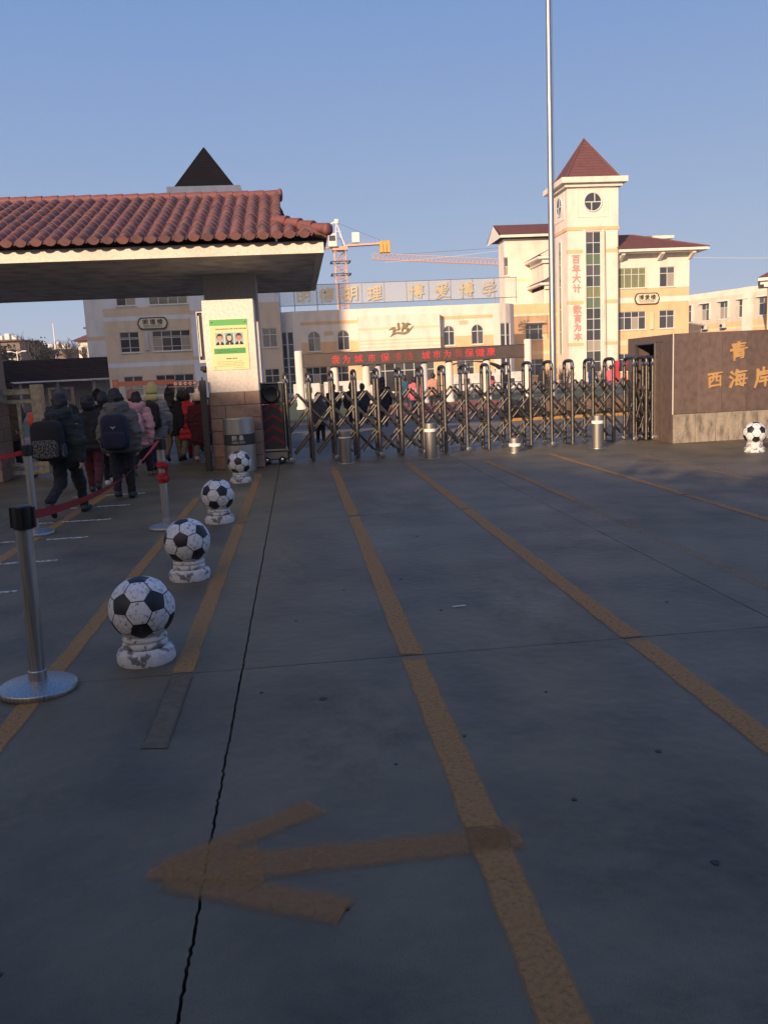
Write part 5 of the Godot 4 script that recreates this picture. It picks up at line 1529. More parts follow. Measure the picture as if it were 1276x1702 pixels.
func street_trees() -> void:
	# the row of evergreen street trees behind the photographer
	var lab := ["first from the left", "second from the left", "third from the left", "fourth from the left", "fifth from the left"]
	for k in 5: leafy_tree("dense street tree behind the forecourt, " + lab[k] + " of its row", Vector3(-8.6 + 4.3 * k, 0, 6.2 + 0.4 * (k % 2)), [5.0, 5.0, 5.0, 6.0, 7.0][k], 6.4, 80 + k, M["evergreen"])

# ---------------------------------------------------------------- the gate canopy
func tile_mesh(m: Material, w: float, l: float, tongue: bool) -> ArrayMesh:
	# a pantile: hump and trough, x across, y out of the roof, z down the slope (the lower end at +l)
	var mb := MB.new()
	var P := []
	for i in 10:
		var f := i / 9.0
		var x := (f - 0.5) * w * 1.06
		var y := 0.0
		if f < 0.78: y = 0.066 * sin(PI * f / 0.78)
		else: y = -0.034 * sin(PI * (f - 0.78) / 0.22)
		P.append(Vector2(x, y))
	for i in 9:
		var a: Vector2 = P[i]; var b: Vector2 = P[i + 1]
		var t := 0.017
		var n0 := Vector3(-(P[mini(i + 1, 9)] - P[maxi(i - 1, 0)]).y, (P[mini(i + 1, 9)] - P[maxi(i - 1, 0)]).x, 0).normalized()
		var n1 := Vector3(-(P[mini(i + 2, 9)] - P[i]).y, (P[mini(i + 2, 9)] - P[i]).x, 0).normalized()
		mb.quads(Vector3(a.x, a.y + 0.017, l), Vector3(b.x, b.y + 0.017, l), Vector3(b.x, b.y, 0), Vector3(a.x, a.y, 0), n0, n1, n1, n0)
		mb.quad(Vector3(a.x, a.y + 0.017 - t, l), Vector3(b.x, b.y + 0.017 - t, l), Vector3(b.x, b.y + 0.017, l), Vector3(a.x, a.y + 0.017, l))
	if tongue:
		# the rounded drip of an eave tile
		var poly := PackedVector2Array()
		for i in 10:
			var a := PI * i / 9.0
			poly.append(Vector2(-0.025 * w / 0.22 + cos(a) * w * 0.44, 0.03 - sin(a) * 0.085))
		mb.prism(poly, l - 0.012, l + 0.012)
		var hump := PackedVector2Array()
		for i in 9: hump.append(Vector2((-0.5 + 0.78 * i / 8.0) * w * 1.06, 0.017 + 0.067 * sin(PI * i / 8.0)))
		mb.prism(hump, l - 0.011, l + 0.011)
	return mb.mesh(m)

func canopy() -> void:
	var t := thing("gate_canopy", "red pantiled gate canopy on a cream and brick pillar over the walking entrance", "gatehouse")
	var ez := -14.22; var ey := 3.86; var rz := -17.5; var ry := 5.14
	var xr := -0.18; var xe := 0.635
	var up := Vector3(0, ry - ey, rz - ez); var SL := up.length(); up /= SL
	var nn := Vector3.RIGHT.cross(up)           # out of the front slope
	var B := Basis(Vector3.RIGHT, nn, -up)
	var w := 0.224
	var rows := 12
	var pit := SL / rows
	var T := []; var E := []
	for i in 3:
		T.append(tile_mesh(M["tile_%d" % i], w, pit * 1.14, false)); E.append(tile_mesh(M["tile_%d" % i], w, pit * 1.14, true))
	var rest := MB.new()
	var hip := func(x: float) -> float: return (xe - x) / SL * sqrt(1.0 + pow((ry - ey) / (rz - ez), 2)) * 1.0   # share of the slope below the hip line
	for c in 33:
		var x := xe - 0.10 - c * w
		for r in rows:
			if x > xr - 0.05 and (r + 0.4) / rows > (hip.call(x) as float): continue
			var at := Vector3(x, ey, ez) + up * (pit * (r + 1)) + nn * 0.01
			var turn := Basis(nn, rng.randf_range(-0.035, 0.035)) * B
			if x < -5.55:
				var k := rest.v.size()
				var me: ArrayMesh = T[0]
				var ar := me.surface_get_arrays(0)
				var X := Transform3D(B, at)
				for i in ar[0].size():
					rest.v.append(X * ar[0][i]); rest.n.append(B * ar[1][i]); rest.uv.append(Vector2.ZERO)
				continue
			var q := rng.randi() % 3
			var o := inst(t, "tile", E[q] if r == 0 else T[q])
			o.transform = Transform3D(turn, at + nn * rng.randf_range(-0.005, 0.007))
	var rs := part(t, "roof_end_tiles", rest, M["tile_0"])
	rs.set_meta("kind", "stuff")
	# boards under the tiles, the back slope and the hipped end
	var mb := MB.new()
	var bz := -20.78
	var A := Vector3(-7.6, ey - 0.03, ez + 0.02); var Bq := Vector3(xe - 0.02, ey - 0.03, ez + 0.02)
	var hy := ey + 0.30; var hz := ez - 0.80
	mb.quad(A, Vector3(xr, ey - 0.03, ez + 0.02), Vector3(xr, ry - 0.03, rz), Vector3(-7.6, ry - 0.03, rz))
	mb.tri(Vector3(xr, ey - 0.03, ez + 0.02), Bq, Vector3(xr, hy, hz))
	mb.quad(Vector3(xr, ey - 0.03, bz), Vector3(-7.6, ey - 0.03, bz), Vector3(-7.6, ry - 0.03, rz), Vector3(xr, ry - 0.03, rz))
	part(t, "roof_deck", mb, M["roof_dark"])
	# tiles of the small slope at the end, and of the back
	var em := MB.new()
	courses(em, Vector3(xe, ey, ez), Vector3(xe, ey, bz), Vector3(xr, hy, -20.0), Vector3(xr, hy, hz), 4, 0.04)
	courses(em, Vector3(xe, ey, bz), Vector3(-7.6, ey, bz), Vector3(-7.6, ry, rz), Vector3(xr, ry, rz), 12, 0.03)
	part(t, "end_slope", em, M["tile_1"])
	for k in 28:
		var hm := MB.new()
		var z := ez - 0.12 - k * 0.232
		hm.cone(Vector3(xe + 0.045, ey - 0.005, z), Vector3(xe - 0.45, ey + 0.15, z), 0.068, 0.062, 9)
		part(t, "end_tile", hm, M["tile_%d" % (k % 3)])
	var gm := MB.new()
	gm.tri(Vector3(xr - 0.03, hy - 0.25, hz + 0.25), Vector3(xr - 0.03, hy - 0.25, -20.0), Vector3(xr - 0.03, ry - 0.02, rz))
	part(t, "gable", gm, M["cream"])
	# ridge tiles, verge tiles at the gable and hip tiles at the corner
	var x := xr + 0.08
	while x > -7.4:
		mb = MB.new()
		mb.cone(Vector3(x, ry + 0.035, rz), Vector3(x - 0.33, ry + 0.028, rz), 0.098, 0.086, 12)
		part(t, "ridge_tile", mb, M["ridge_tile"])
		x -= 0.305
	mb = MB.new(); mb.sblk(Vector3(xr + 0.1, ry + 0.025, rz), Vector3(0.10, 0.24, 0.26), 0.7, 14)
	part(t, "ridge_end", mb, M["ridge_tile"])
	for k in 9:
		mb = MB.new()
		var p := Vector3(xr + 0.02, hy, hz).lerp(Vector3(xr + 0.02, ry, rz), k / 9.0) + nn * 0.05; var q := Vector3(xr + 0.02, hy, hz).lerp(Vector3(xr + 0.02, ry, rz), (k + 1.05) / 9.0) + nn * 0.03
		mb.cone(p, q, 0.08, 0.072, 10)
		part(t, "verge_tile", mb, M["tile_%d" % (k % 3)])
	for k in 4:
		mb = MB.new()
		var p := Vector3(xe + 0.03, ey + 0.05, ez + 0.03).lerp(Vector3(xr, hy + 0.08, hz), k / 4.0); var q := Vector3(xe + 0.03, ey + 0.05, ez + 0.03).lerp(Vector3(xr, hy + 0.08, hz), (k + 1.1) / 4.0)
		mb.cone(p + Vector3.UP * 0.03, q, 0.088, 0.076, 12)
		part(t, "hip_tile", mb, M["ridge_tile"])
	mb = MB.new(); mb.sblk(Vector3(xe + 0.035, ey + 0.07, ez + 0.035), Vector3(0.2, 0.2, 0.14), 0.8, 14, Basis(Vector3.UP, PI / 4))
	part(t, "hip_end", mb, M["ridge_tile"])
	# fascia boards and soffit
	mb = MB.new(); mb.span(-7.6, 0.60, 3.59, 3.785, -14.40, -14.52)
	part(t, "fascia", mb, M["cream"])
	mb = MB.new(); mb.span(0.48, 0.60, 3.592, 3.785, -14.52, -20.6)
	part(t, "fascia", mb, M["cream"])
	mb = MB.new(); mb.span(-7.6, 0.48, 3.60, 3.66, -14.52, -20.6); mb.span(-7.6, 0.48, 3.58, 3.6, -20.48, -20.6)
	part(t, "soffit", mb, M["soffit"])
	# the pillars: brick foot, cream upper part, and the column behind that carries the roof
	for s in 2:
		var px: float = [-1.53, -6.02][s]
		var pil := MB.new(); pil.bevel(Vector3(px + 0.44, 2.14, -15.2), Vector3(0.88, 1.58, 0.7), 0.012)
		part(t, "pillar", pil, M["cream"] if s == 0 else M["old_wall"])
		var core := MB.new(); core.span(px + 0.012, px + 0.868, 0, 1.35, -14.862, -15.54)
		part(t, "mortar_core", core, M["mortar"])
		for c in 6:
			var y0 := c * 0.225 + 0.004; var y1 := (c + 1) * 0.225 - 0.004
			var cuts := [0.0, 0.62, 0.88] if c % 2 else [0.0, 0.27, 0.88]
			for k in 2:
				var br := MB.new()
				var b0: float = px + cuts[k] + (0.004 if k else 0.0); var b1: float = px + cuts[k + 1] - (0.004 if k == 0 else 0.0)
				br.bevel(Vector3((b0 + b1) * 0.5, (y0 + y1) * 0.5, -15.0 + 0.004 * ((c * 3 + k) % 3)), Vector3(b1 - b0, y1 - y0, 0.30), 0.008)
				part(t, "brick", br, M["brick" if (c + k) % 2 else "brick_b"])
			var bs := MB.new(); bs.bevel(Vector3(px + 0.735, (y0 + y1) * 0.5, -15.355), Vector3(0.29, y1 - y0, 0.40), 0.008)
			part(t, "brick", bs, M["brick_b" if c % 2 else "brick"])
			bs = MB.new(); bs.bevel(Vector3(px + 0.145, (y0 + y1) * 0.5, -15.355), Vector3(0.29, y1 - y0, 0.40), 0.008)
			part(t, "brick", bs, M["brick" if c % 2 else "brick_b"])
		var nk := MB.new(); nk.span(px - (0.15 if s == 0 else 0.9), px + (0.86 if s == 0 else 0.12), 0, 3.6, -16.9, -17.7)
		part(t, "column", nk, M["plaster"])
	# the poster with three portraits
	var im := Image.create(384, 512, false, Image.FORMAT_RGBA8)
	var ye := Color(0.80, 0.81, 0.60); im.fill(ye)
	im.fill_rect(Rect2i(0, 0, 384, 62), Color(0.36, 0.66, 0.33))
	im.fill_rect(Rect2i(30, 292, 324, 56), Color(0.29, 0.58, 0.31))
	for k in 3: im.fill_rect(Rect2i(52 + k * 98, 136, 88, 122), [Color(0.62, 0.66, 0.66), Color(0.42, 0.62, 0.70), Color(0.55, 0.66, 0.70)][k])
	for k in 3:
		var cx := 96 + k * 98
		for y in range(136, 258):
			for xx in range(cx - 44, cx + 44):
				var d := Vector2((xx - cx) / 24.0, (y - 186) / 31.0).length()
				var hr := Vector2((xx - cx) / (31.0 if k != 1 else 34.0), (y - (176 if k != 1 else 190)) / (34.0 if k != 1 else 46.0)).length()
				var sh := Vector2((xx - cx) / 46.0, (y - 268) / 46.0).length()
				if sh < 1.0: im.set_pixel(xx, y, Color(0.07, 0.07, 0.08) if absf(xx - cx) > (y - 222) * -0.2 + 10 or k == 1 and absf(xx - cx) > 14 else Color(0.82, 0.78, 0.78))
				if hr < 1.0 and (y < 200 or k == 1): im.set_pixel(xx, y, Color(0.08, 0.07, 0.07))
				if d < 1.0 and y > 168 - absf(xx - cx) * 0.2: im.set_pixel(xx, y, [Color(0.72, 0.55, 0.46), Color(0.86, 0.68, 0.60), Color(0.76, 0.46, 0.42)][k])
	var pr := RandomNumberGenerator.new()
	pr.seed = 5
	for q in [[92, 60, 320, 12, Color(0.42, 0.42, 0.30)], [392, 150, 110, 12, Color(0.35, 0.36, 0.25)], [424, 48, 260, 5, Color(0.47, 0.46, 0.32)], [440, 48, 280, 5, Color(0.47, 0.46, 0.32)], [456, 48, 280, 5, Color(0.47, 0.46, 0.32)], [472, 48, 270, 5, Color(0.47, 0.46, 0.32)], [490, 220, 120, 5, Color(0.47, 0.46, 0.32)], [308, 60, 120, 6, Color(0.14, 0.34, 0.16)], [326, 60, 200, 6, Color(0.14, 0.34, 0.16)]]:
		var xx: int = q[1]
		while xx < q[1] + q[2]:
			var l := pr.randi_range(3, 9) * (2 if q[3] > 8 else 1)
			im.fill_rect(Rect2i(xx, q[0], mini(l, 380 - xx), q[3]), q[4])
			xx += l + pr.randi_range(2, 6)
	var pm := StandardMaterial3D.new()
	pm.albedo_texture = ImageTexture.create_from_image(im); pm.roughness = 0.5
	var po := thing("poster", "green and yellow notice poster with three portraits on the cream pillar", "poster", Vector3(-1.105, 2.17, -14.845))
	mb = MB.new(); mb.quad_uv(Vector3(-0.32, -0.43, 0.006), Vector3(0.32, -0.43, 0.006), Vector3(0.32, 0.43, 0.006), Vector3(-0.32, 0.43, 0.006))
	part(po, "print", mb, pm)
	mb = MB.new(); mb.box(Vector3.ZERO, Vector3(0.645, 0.865, 0.008))
	part(po, "backing", mb, M["cream"])
	for q in [[-0.28, 0.39], [0.28, 0.39], [-0.27, -0.38]]:
		mb = MB.new(); mb.lathe([Vector2(0.014, 0), Vector2(0.012, 0.008), Vector2(0, 0.01)], 10)
		var sc := part(po, "screw", mb, M["chrome"]); sc.rotation.x = PI / 2; sc.position = Vector3(q[0], q[1], 0.006)

func monument() -> void:
	var t := thing("name_wall", "brown marble gate wall with golden characters on a rough granite foot", "wall")
	var x0 := 6.93; var x1 := 12.2; var zf := -14.9; var zb := -17.02; var H := 2.02
	# core, kept behind the slabs
	var mb := MB.new()
	mb.span(x0 + 0.3, x1, 0, H - 0.03, zf - 0.035, zf - 0.30)
	mb.span(x0 + 0.035, x0 + 0.3, 0, H - 0.03, zf - 0.035, -15.72)
	mb.span(x0 + 0.035, x0 + 0.3, 0, H - 0.03, -16.64, zb + 0.01)
	mb.span(x0 + 0.035, x0 + 0.3, 1.88, H - 0.03, -15.72, -16.64)
	mb.span(x0 + 0.3, x1, 0, H - 0.03, zb + 0.25, zb + 0.02)
	mb.span(x0 + 0.035, x1, H - 0.03, H, zf - 0.03, zb + 0.02)
	part(t, "core", mb, M["marble"])
	# front slabs of marble and granite
	var k := 0
	var x := x0
	while x < x1 - 0.05:
		var w := 0.475
		mb = MB.new(); mb.bevel(Vector3(x + w * 0.5, (0.54 + H) * 0.5, zf - 0.017 - 0.002 * (k % 2)), Vector3(w - 0.003, H - 0.54 - 0.004, 0.034), 0.003)
		part(t, "marble_slab", mb, M[["marble", "marble_c", "marble", "marble_b", "marble_c"][k % 5]])
		x += w; k += 1
	x = x0 + 0.01; k = 0
	while x < x1 - 0.05:
		var w: float = [0.43, 0.40, 0.45, 0.38][k % 4]
		mb = MB.new(); mb.bevel(Vector3(x + w * 0.5, 0.268, zf - 0.017 + 0.012 + 0.006 * (k % 3)), Vector3(w - 0.005, 0.536, 0.05), 0.006)
		part(t, "granite_slab", mb, M["granite"])
		x += w; k += 1
	# slabs of the left face round the gate's slot
	for q in [[zf - 0.0, -15.36, 0.0, H], [-15.362, -15.70, 0.0, 1.885], [-15.362, -15.70, 1.888, H], [-15.703, -16.62, 1.888, H], [-16.623, zb, 0.0, H]]:
		mb = MB.new()
		mb.bevel(Vector3(x0 + 0.017, (q[2] + q[3]) * 0.5, (q[0] + q[1]) * 0.5), Vector3(0.034, q[3] - q[2] - 0.003, absf(q[0] - q[1]) - 0.003), 0.003)
		part(t, "marble_slab", mb, M["marble"])
	mb = MB.new(); mb.span(x0 - 0.004, x0 + 0.012, 0.54, H, zf + 0.004, zf - 0.012)
	part(t, "edge_joint", mb, M["white_joint"])
	mb = MB.new()
	for q in [[-15.70, 0.0], [-16.62, 0.0]]: mb.span(x0 - 0.012, x0 + 0.05, 0, 1.885, q[0] + 0.012, q[0] - 0.012)
	mb.span(x0 - 0.012, x0 + 0.05, 1.87, 1.898, -15.70, -16.62)
	part(t, "slot_trim", mb, M["dull_steel"])
	for q in [["青", 8.19, 1.66, 0.33], ["西", 7.74, 1.15, 0.29], ["海", 8.19, 1.15, 0.33], ["岸", 8.69, 1.16, 0.35]]:
		letter(t, q[0], Vector3(q[1], q[2], zf + 0.001), q[3], M["gold_paint"], 0.13, 0.022, 0.55, 0.12)

func led_gantry() -> void:
	var t := thing("led_display_sign", "long dark display sign with red lit characters on round cream columns", "sign")
	var z := -41.0
	var mb := MB.new(); mb.bevel(Vector3(5.9, 2.33, z - 0.12), Vector3(11.0, 0.64, 0.24), 0.02)
	var p := part(t, "display_panel", mb, M["led_panel"])
	mb = MB.new(); mb.box(Vector3(5.9, 2.655, z - 0.12), Vector3(11.06, 0.02, 0.28)); mb.box(Vector3(5.9, 2.005, z - 0.12), Vector3(11.06, 0.02, 0.28))
	part(p, "panel_rim", mb, M["dark_metal"])
	var s := "我为城市保清洁城市为我保健康"
	var xs := [1.97, 2.52, 3.10, 3.74, 4.40, 5.00, 5.58, 6.42, 6.96, 7.50, 8.05, 8.58, 9.12, 9.68]
	for i in s.length():
		letter(p, s[i], Vector3(xs[i], 2.31 + 0.004 * i, z + 0.002), 0.43, M["led_dim" if i in [5, 6, 10] else "led_red"], 0.085, 0.006, 0.0, 0.0, "lit_character")
	for x in [[0.2, 2.82, 0.20], [1.9, 2.0, 0.19], [3.45, 2.0, 0.19], [7.6, 2.0, 0.19], [9.5, 2.0, 0.19], [11.55, 2.9, 0.19], [4.05, 2.0, 0.15], [6.35, 2.0, 0.17]]:
		mb = MB.new(); mb.lathe([Vector2(x[2] * 1.25, 0), Vector2(x[2] * 1.25, 0.12), Vector2(x[2], 0.16), Vector2(x[2], x[1] - 0.03), Vector2(x[2] - 0.03, x[1]), Vector2(0, x[1])], 24, Vector3(x[0], 0, z - 0.3 if x[1] < 2.5 else z - 0.05))
		part(t, "column", mb, M["cream"] if x[0] != 6.35 and x[0] != 4.05 else M["plaster"])

# ---------------------------------------------------------------- the folding gate
func gate() -> void:
	var t := thing("folding_gate", "stainless steel folding gate of arched frames and crossed bars across the driveway", "gate")
	var A := Vector3(-0.20, 0, -15.49); var Bp := Vector3(6.50, 0, -15.90)
	var d := (Bp - A).normalized(); var n := Vector3(-d.z, 0, d.x)   # n points towards the street
	n = -n if n.z < 0 else n
	var L := A.distance_to(Bp)
	var N := 16
	var s := L / N
	var h := 0.205
	var even := MB.new(); var odd := MB.new(); var arch := []
	var BB := Basis(d, Vector3.UP, n)
	var fr := func(wheel: bool) -> MB:
		var mb := MB.new()
		var low := 0.10 if wheel else 0.025
		var P := [Vector3(0, low, h), Vector3(0, 1.50, h)]
		for i in range(1, 12):
			var a := PI * i / 12.0
			P.append(Vector3(0, 1.52 + 0.105 * pow(sin(a), 0.6), h * signf(cos(a)) * pow(absf(cos(a)), 0.6)))
		P.append_array([Vector3(0, 1.50, -h), Vector3(0, low, -h)])
		mb.tube(P, 0.034, 10)
		return mb
	var bar := func() -> MB:
		var mb := MB.new()
		mb.cone(Vector3(0, 0, h), Vector3(0, 0, -h), 0.016, 0.016, 6, false)
		return mb
	var me := (fr.call(true) as MB).mesh(M["gate_steel"]); var mo := (fr.call(false) as MB).mesh(M["gate_steel"])
	var mbar := (bar.call() as MB).mesh(M["gate_steel"])
	var foot := MB.new(); foot.cone(Vector3(0, 0.03, h), Vector3(0, 0.03, -h), 0.02, 0.02, 6)
	var mfoot := foot.mesh(M["gate_steel"])
	var cl := MB.new()
	for q in [0.0]: cl.lathe([Vector2(0.034, 1.46), Vector2(0.0385, 1.465), Vector2(0.0385, 1.53), Vector2(0.034, 1.535)], 10, Vector3(0, 0, q))
	var mcl := cl.mesh(M["chrome"])
	var wm := MB.new()
	wm.lathe([Vector2(0.0, -0.022), Vector2(0.045, -0.022), Vector2(0.055, -0.012), Vector2(0.055, 0.012), Vector2(0.045, 0.022), Vector2(0.0, 0.022)], 18)
	var mw := wm.mesh(M["dull_steel"])
	var fk := MB.new(); fk.box(Vector3(0, 0.125, 0), Vector3(0.05, 0.10, 0.055)); fk.box(Vector3(0, 0.055, 0), Vector3(0.012, 0.06, 0.02))
	var mf := fk.mesh(M["chrome"])
	for i in N + 5:
		var c := A + d * s * i if i <= N else Bp + d * (0.26 + 0.13 * (i - N - 1))
		var wheel: bool = i % 2 == 0
		var o := inst(t, "frame", me if wheel else mo)
		o.transform = Transform3D(BB, c)
		for y in [0.14, 0.66]:
			var b := inst(o, "cross_bar", mbar); b.position = Vector3(0, y, 0)
		for q in [h, -h]:
			var ic := inst(o, "collar", mcl); ic.position = Vector3(0, 0, q)
		if not wheel: inst(o, "foot_bar", mfoot)
		else:
			for q in [h, -h]:
				var f := inst(o, "wheel_fork", mf); f.position = Vector3(0, 0, q)
				var w := inst(o, "wheel", mw); w.transform = Transform3D(Basis(Vector3.RIGHT, PI / 2), Vector3(0.02, 0.055, q + 0.035 * signf(q)))
	# crossed bars in the front and the back plane
	var top := 1.24; var drop := 1.08
	for q in [h - 0.035, -h + 0.035]:
		for i in N:
			for sd in [-1.0, 1.0]:
				var m := i + 0.5
				var x0 := m * s; var x1: float = m * s + sd * 2.25 * s
				var t1 := 1.0
				if x1 < 0: t1 = x0 / (x0 - x1)
				if x1 > L: t1 = (L - x0) / (x1 - x0)
				if t1 < 0.15: continue
				var off: float = q + 0.022 * sd
				var p0 := A + d * x0 + n * off + Vector3.UP * top
				var p1 := A + d * lerpf(x0, x1, t1) + n * off + Vector3.UP * (top - drop * t1)
				var mb := MB.new()
				var dir := (p1 - p0).normalized()
				mb.cone(p0 - dir * 0.015, p1 + dir * 0.015, 0.0205, 0.0205, 10)
				part(t, "crossed_bar", mb, M["gate_steel"])
			var bo := MB.new(); bo.cone(A + d * (i + 0.5) * s + n * (q - 0.03) + Vector3.UP * top, A + d * (i + 0.5) * s + n * (q + 0.03) + Vector3.UP * top, 0.024, 0.024, 10)
			part(t, "pivot", bo, M["chrome"])
	# bars folded up inside the slot of the wall
	for k in 3:
		for sd in [-1.0, 1.0]:
			for q in [h - 0.035, -h + 0.035]:
				var mb := MB.new()
				var c: Vector3 = Bp + d * (0.16 + 0.14 * k) + n * (q + 0.016 * sd)
				var p0: Vector3 = c + Vector3.UP * (1.2 - 0.1 * k) - d * 0.14 * sd; var p1: Vector3 = c + Vector3.UP * (0.25) + d * 0.14 * sd
				var dir := (p1 - p0).normalized()
				mb.bevel((p0 + p1) * 0.5, Vector3(p0.distance_to(p1), 0.036, 0.02), 0.006, Basis(dir, n.cross(dir), n))
				part(t, "crossed_bar", mb, M["gate_steel"])
	# the motor head
	var g := thing("gate_motor", "dark cabinet with red chevrons and round lamp at the gate's left end", "gate motor", Vector3(-0.47, 0, -15.42))
	var mb := MB.new(); mb.bevel(Vector3(0, 0.66, -0.1), Vector3(0.42, 0.84, 0.34), 0.015)
	part(g, "cabinet", mb, M["charcoal"])
	mb = MB.new(); mb.bevel(Vector3(0, 1.28, -0.1), Vector3(0.44, 0.37, 0.34), 0.02)
	part(g, "lamp_housing", mb, M["charcoal"])
	mb = MB.new(); mb.lathe([Vector2(0.10, 0.0), Vector2(0.15, 0.0), Vector2(0.16, 0.018), Vector2(0.15, 0.035), Vector2(0.12, 0.04), Vector2(0.10, 0.02), Vector2(0.0, 0.012)], 28)
	var rl := part(g, "round_lamp", mb, M["black_plastic"]); rl.rotation.x = PI / 2; rl.position = Vector3(0, 1.28, 0.07)
	mb = MB.new(); mb.span(-0.225, 0.225, 1.465, 1.49, 0.08, -0.28)
	part(g, "lid", mb, M["dull_steel"])
	for k in 4:
		mb = MB.new()
		var y := 0.34 + 0.20 * k
		mb.prism(PackedVector2Array([Vector2(-0.19, y), Vector2(0, y + 0.12), Vector2(0.19, y), Vector2(0.19, y + 0.06), Vector2(0, y + 0.18), Vector2(-0.19, y + 0.06)]), 0.0, 0.006, Transform3D(Basis(), Vector3(0, 0, 0.0705)))
		part(g, "chevron", mb, M["chevron_red"])
	mb = MB.new(); mb.bevel(Vector3(0, 0.16, -0.1), Vector3(0.50, 0.16, 0.44), 0.02)
	part(g, "chassis", mb, M["dull_steel"])
	mb = MB.new(); mb.bevel(Vector3(0, 0.262, -0.07), Vector3(0.50, 0.035, 0.46), 0.008)
	part(g, "bumper", mb, M["chrome"])
	for q in [[-0.15, 0.09], [0.13, 0.09], [-0.15, -0.29], [0.13, -0.29]]:
		mb = MB.new(); mb.lathe([Vector2(0, -0.03), Vector2(0.06, -0.03), Vector2(0.075, -0.015), Vector2(0.075, 0.015), Vector2(0.06, 0.03), Vector2(0.02, 0.03), Vector2(0.0, 0.035)], 20)
		var w := part(g, "wheel", mb, M["rubber"]); w.transform = Transform3D(Basis(Vector3.RIGHT, PI / 2), Vector3(q[0], 0.075, q[1]))
		mb = MB.new(); mb.lathe([Vector2(0.03, 0.031), Vector2(0.028, 0.038), Vector2(0, 0.042)], 14)
		part(w, "hub", mb, M["chrome"])

# ---------------------------------------------------------------- footballs, bollards, stanchions and the rest
func football(R: float) -> Array:
	# [white or black, mesh] for the 32 panels of a ball; one hexagon faces +z with a black panel below it
	var ph := (1.0 + sqrt(5.0)) / 2.0
	var V := []
	for a in [-1.0, 1.0]:
		for b in [-ph, ph]:
			V.append_array([Vector3(0, a, b), Vector3(a, b, 0), Vector3(b, 0, a)])
	for i in V.size(): V[i] = V[i].normalized()
	var F := []
	for i in 12:
		for j in range(i + 1, 12):
			for k in range(j + 1, 12):
				if V[i].distance_to(V[j]) < 1.1 and V[j].distance_to(V[k]) < 1.1 and V[i].distance_to(V[k]) < 1.1: F.append([i, j, k])
	var f0: Array = F[0]
	var cz: Vector3 = (V[f0[0]] + V[f0[1]] + V[f0[2]]).normalized()
	var dn: Vector3 = (V[f0[0]] - cz * cz.dot(V[f0[0]])).normalized()
	var Bs := Basis(dn.cross(cz) * -1.0, -dn, cz)
	Bs = Basis((-dn).cross(cz), -dn, cz).transposed()
	for i in 12: V[i] = Bs * V[i]
	var polys := []
	for i in 12:
		var ring := []
		for j in 12:
			if j != i and V[i].distance_to(V[j]) < 1.1: ring.append((V[i] as Vector3).lerp(V[j], 1.0 / 3.0))
		polys.append([false, V[i], ring])
	for f in F:
		var ring := []
		for e in [[0, 1], [1, 2], [2, 0]]:
			ring.append((V[f[e[0]]] as Vector3).lerp(V[f[e[1]]], 1.0 / 3.0)); ring.append((V[f[e[0]]] as Vector3).lerp(V[f[e[1]]], 2.0 / 3.0))
		polys.append([true, (V[f[0]] + V[f[1]] + V[f[2]]).normalized(), ring])
	var res := []
	for q in polys:
		var c: Vector3 = q[1]
		var ax: Vector3 = (q[2][0] - c * c.dot(q[2][0])).normalized(); var ay := c.cross(ax)
		var ring: Array = q[2]
		ring.sort_custom(func(a: Vector3, b: Vector3) -> bool: return atan2(a.dot(ay), a.dot(ax)) < atan2(b.dot(ay), b.dot(ax)))
		var cc := Vector3.ZERO
		for p in ring: cc += p
		cc /= ring.size()
		var mb := MB.new()
		var K := 5; var S := 4
		var pt := func(e: int, u: float, r: float) -> Vector3:
			var p: Vector3 = (ring[e] as Vector3).lerp(ring[(e + 1) % ring.size()], u)
			p = cc.lerp(p, r * 0.945)
			return p.normalized()
		var rad := [0.0, 0.35, 0.65, 0.88, 0.97, 1.0]
		var lift := [1.004, 1.004, 1.004, 1.0035, 1.0015, 0.993]
		for e in ring.size():
			for k in K:
				for i in S:
					var p00: Vector3 = pt.call(e, float(i) / S, rad[k]); var p01: Vector3 = pt.call(e, float(i + 1) / S, rad[k])
					var p10: Vector3 = pt.call(e, float(i) / S, rad[k + 1]); var p11: Vector3 = pt.call(e, float(i + 1) / S, rad[k + 1])
					var a0: float = R * lift[k]; var a1: float = R * lift[k + 1]
					if k == 0: mb.tris(p00 * a0, p10 * a1, p11 * a1, p00, p10, p11)
					else: mb.quads(p00 * a0, p10 * a1, p11 * a1, p01 * a0, p00, p10, p11, p01)
		res.append([q[0], mb.mesh(M["ball_white" if q[0] else "ball_black"])])
	return res

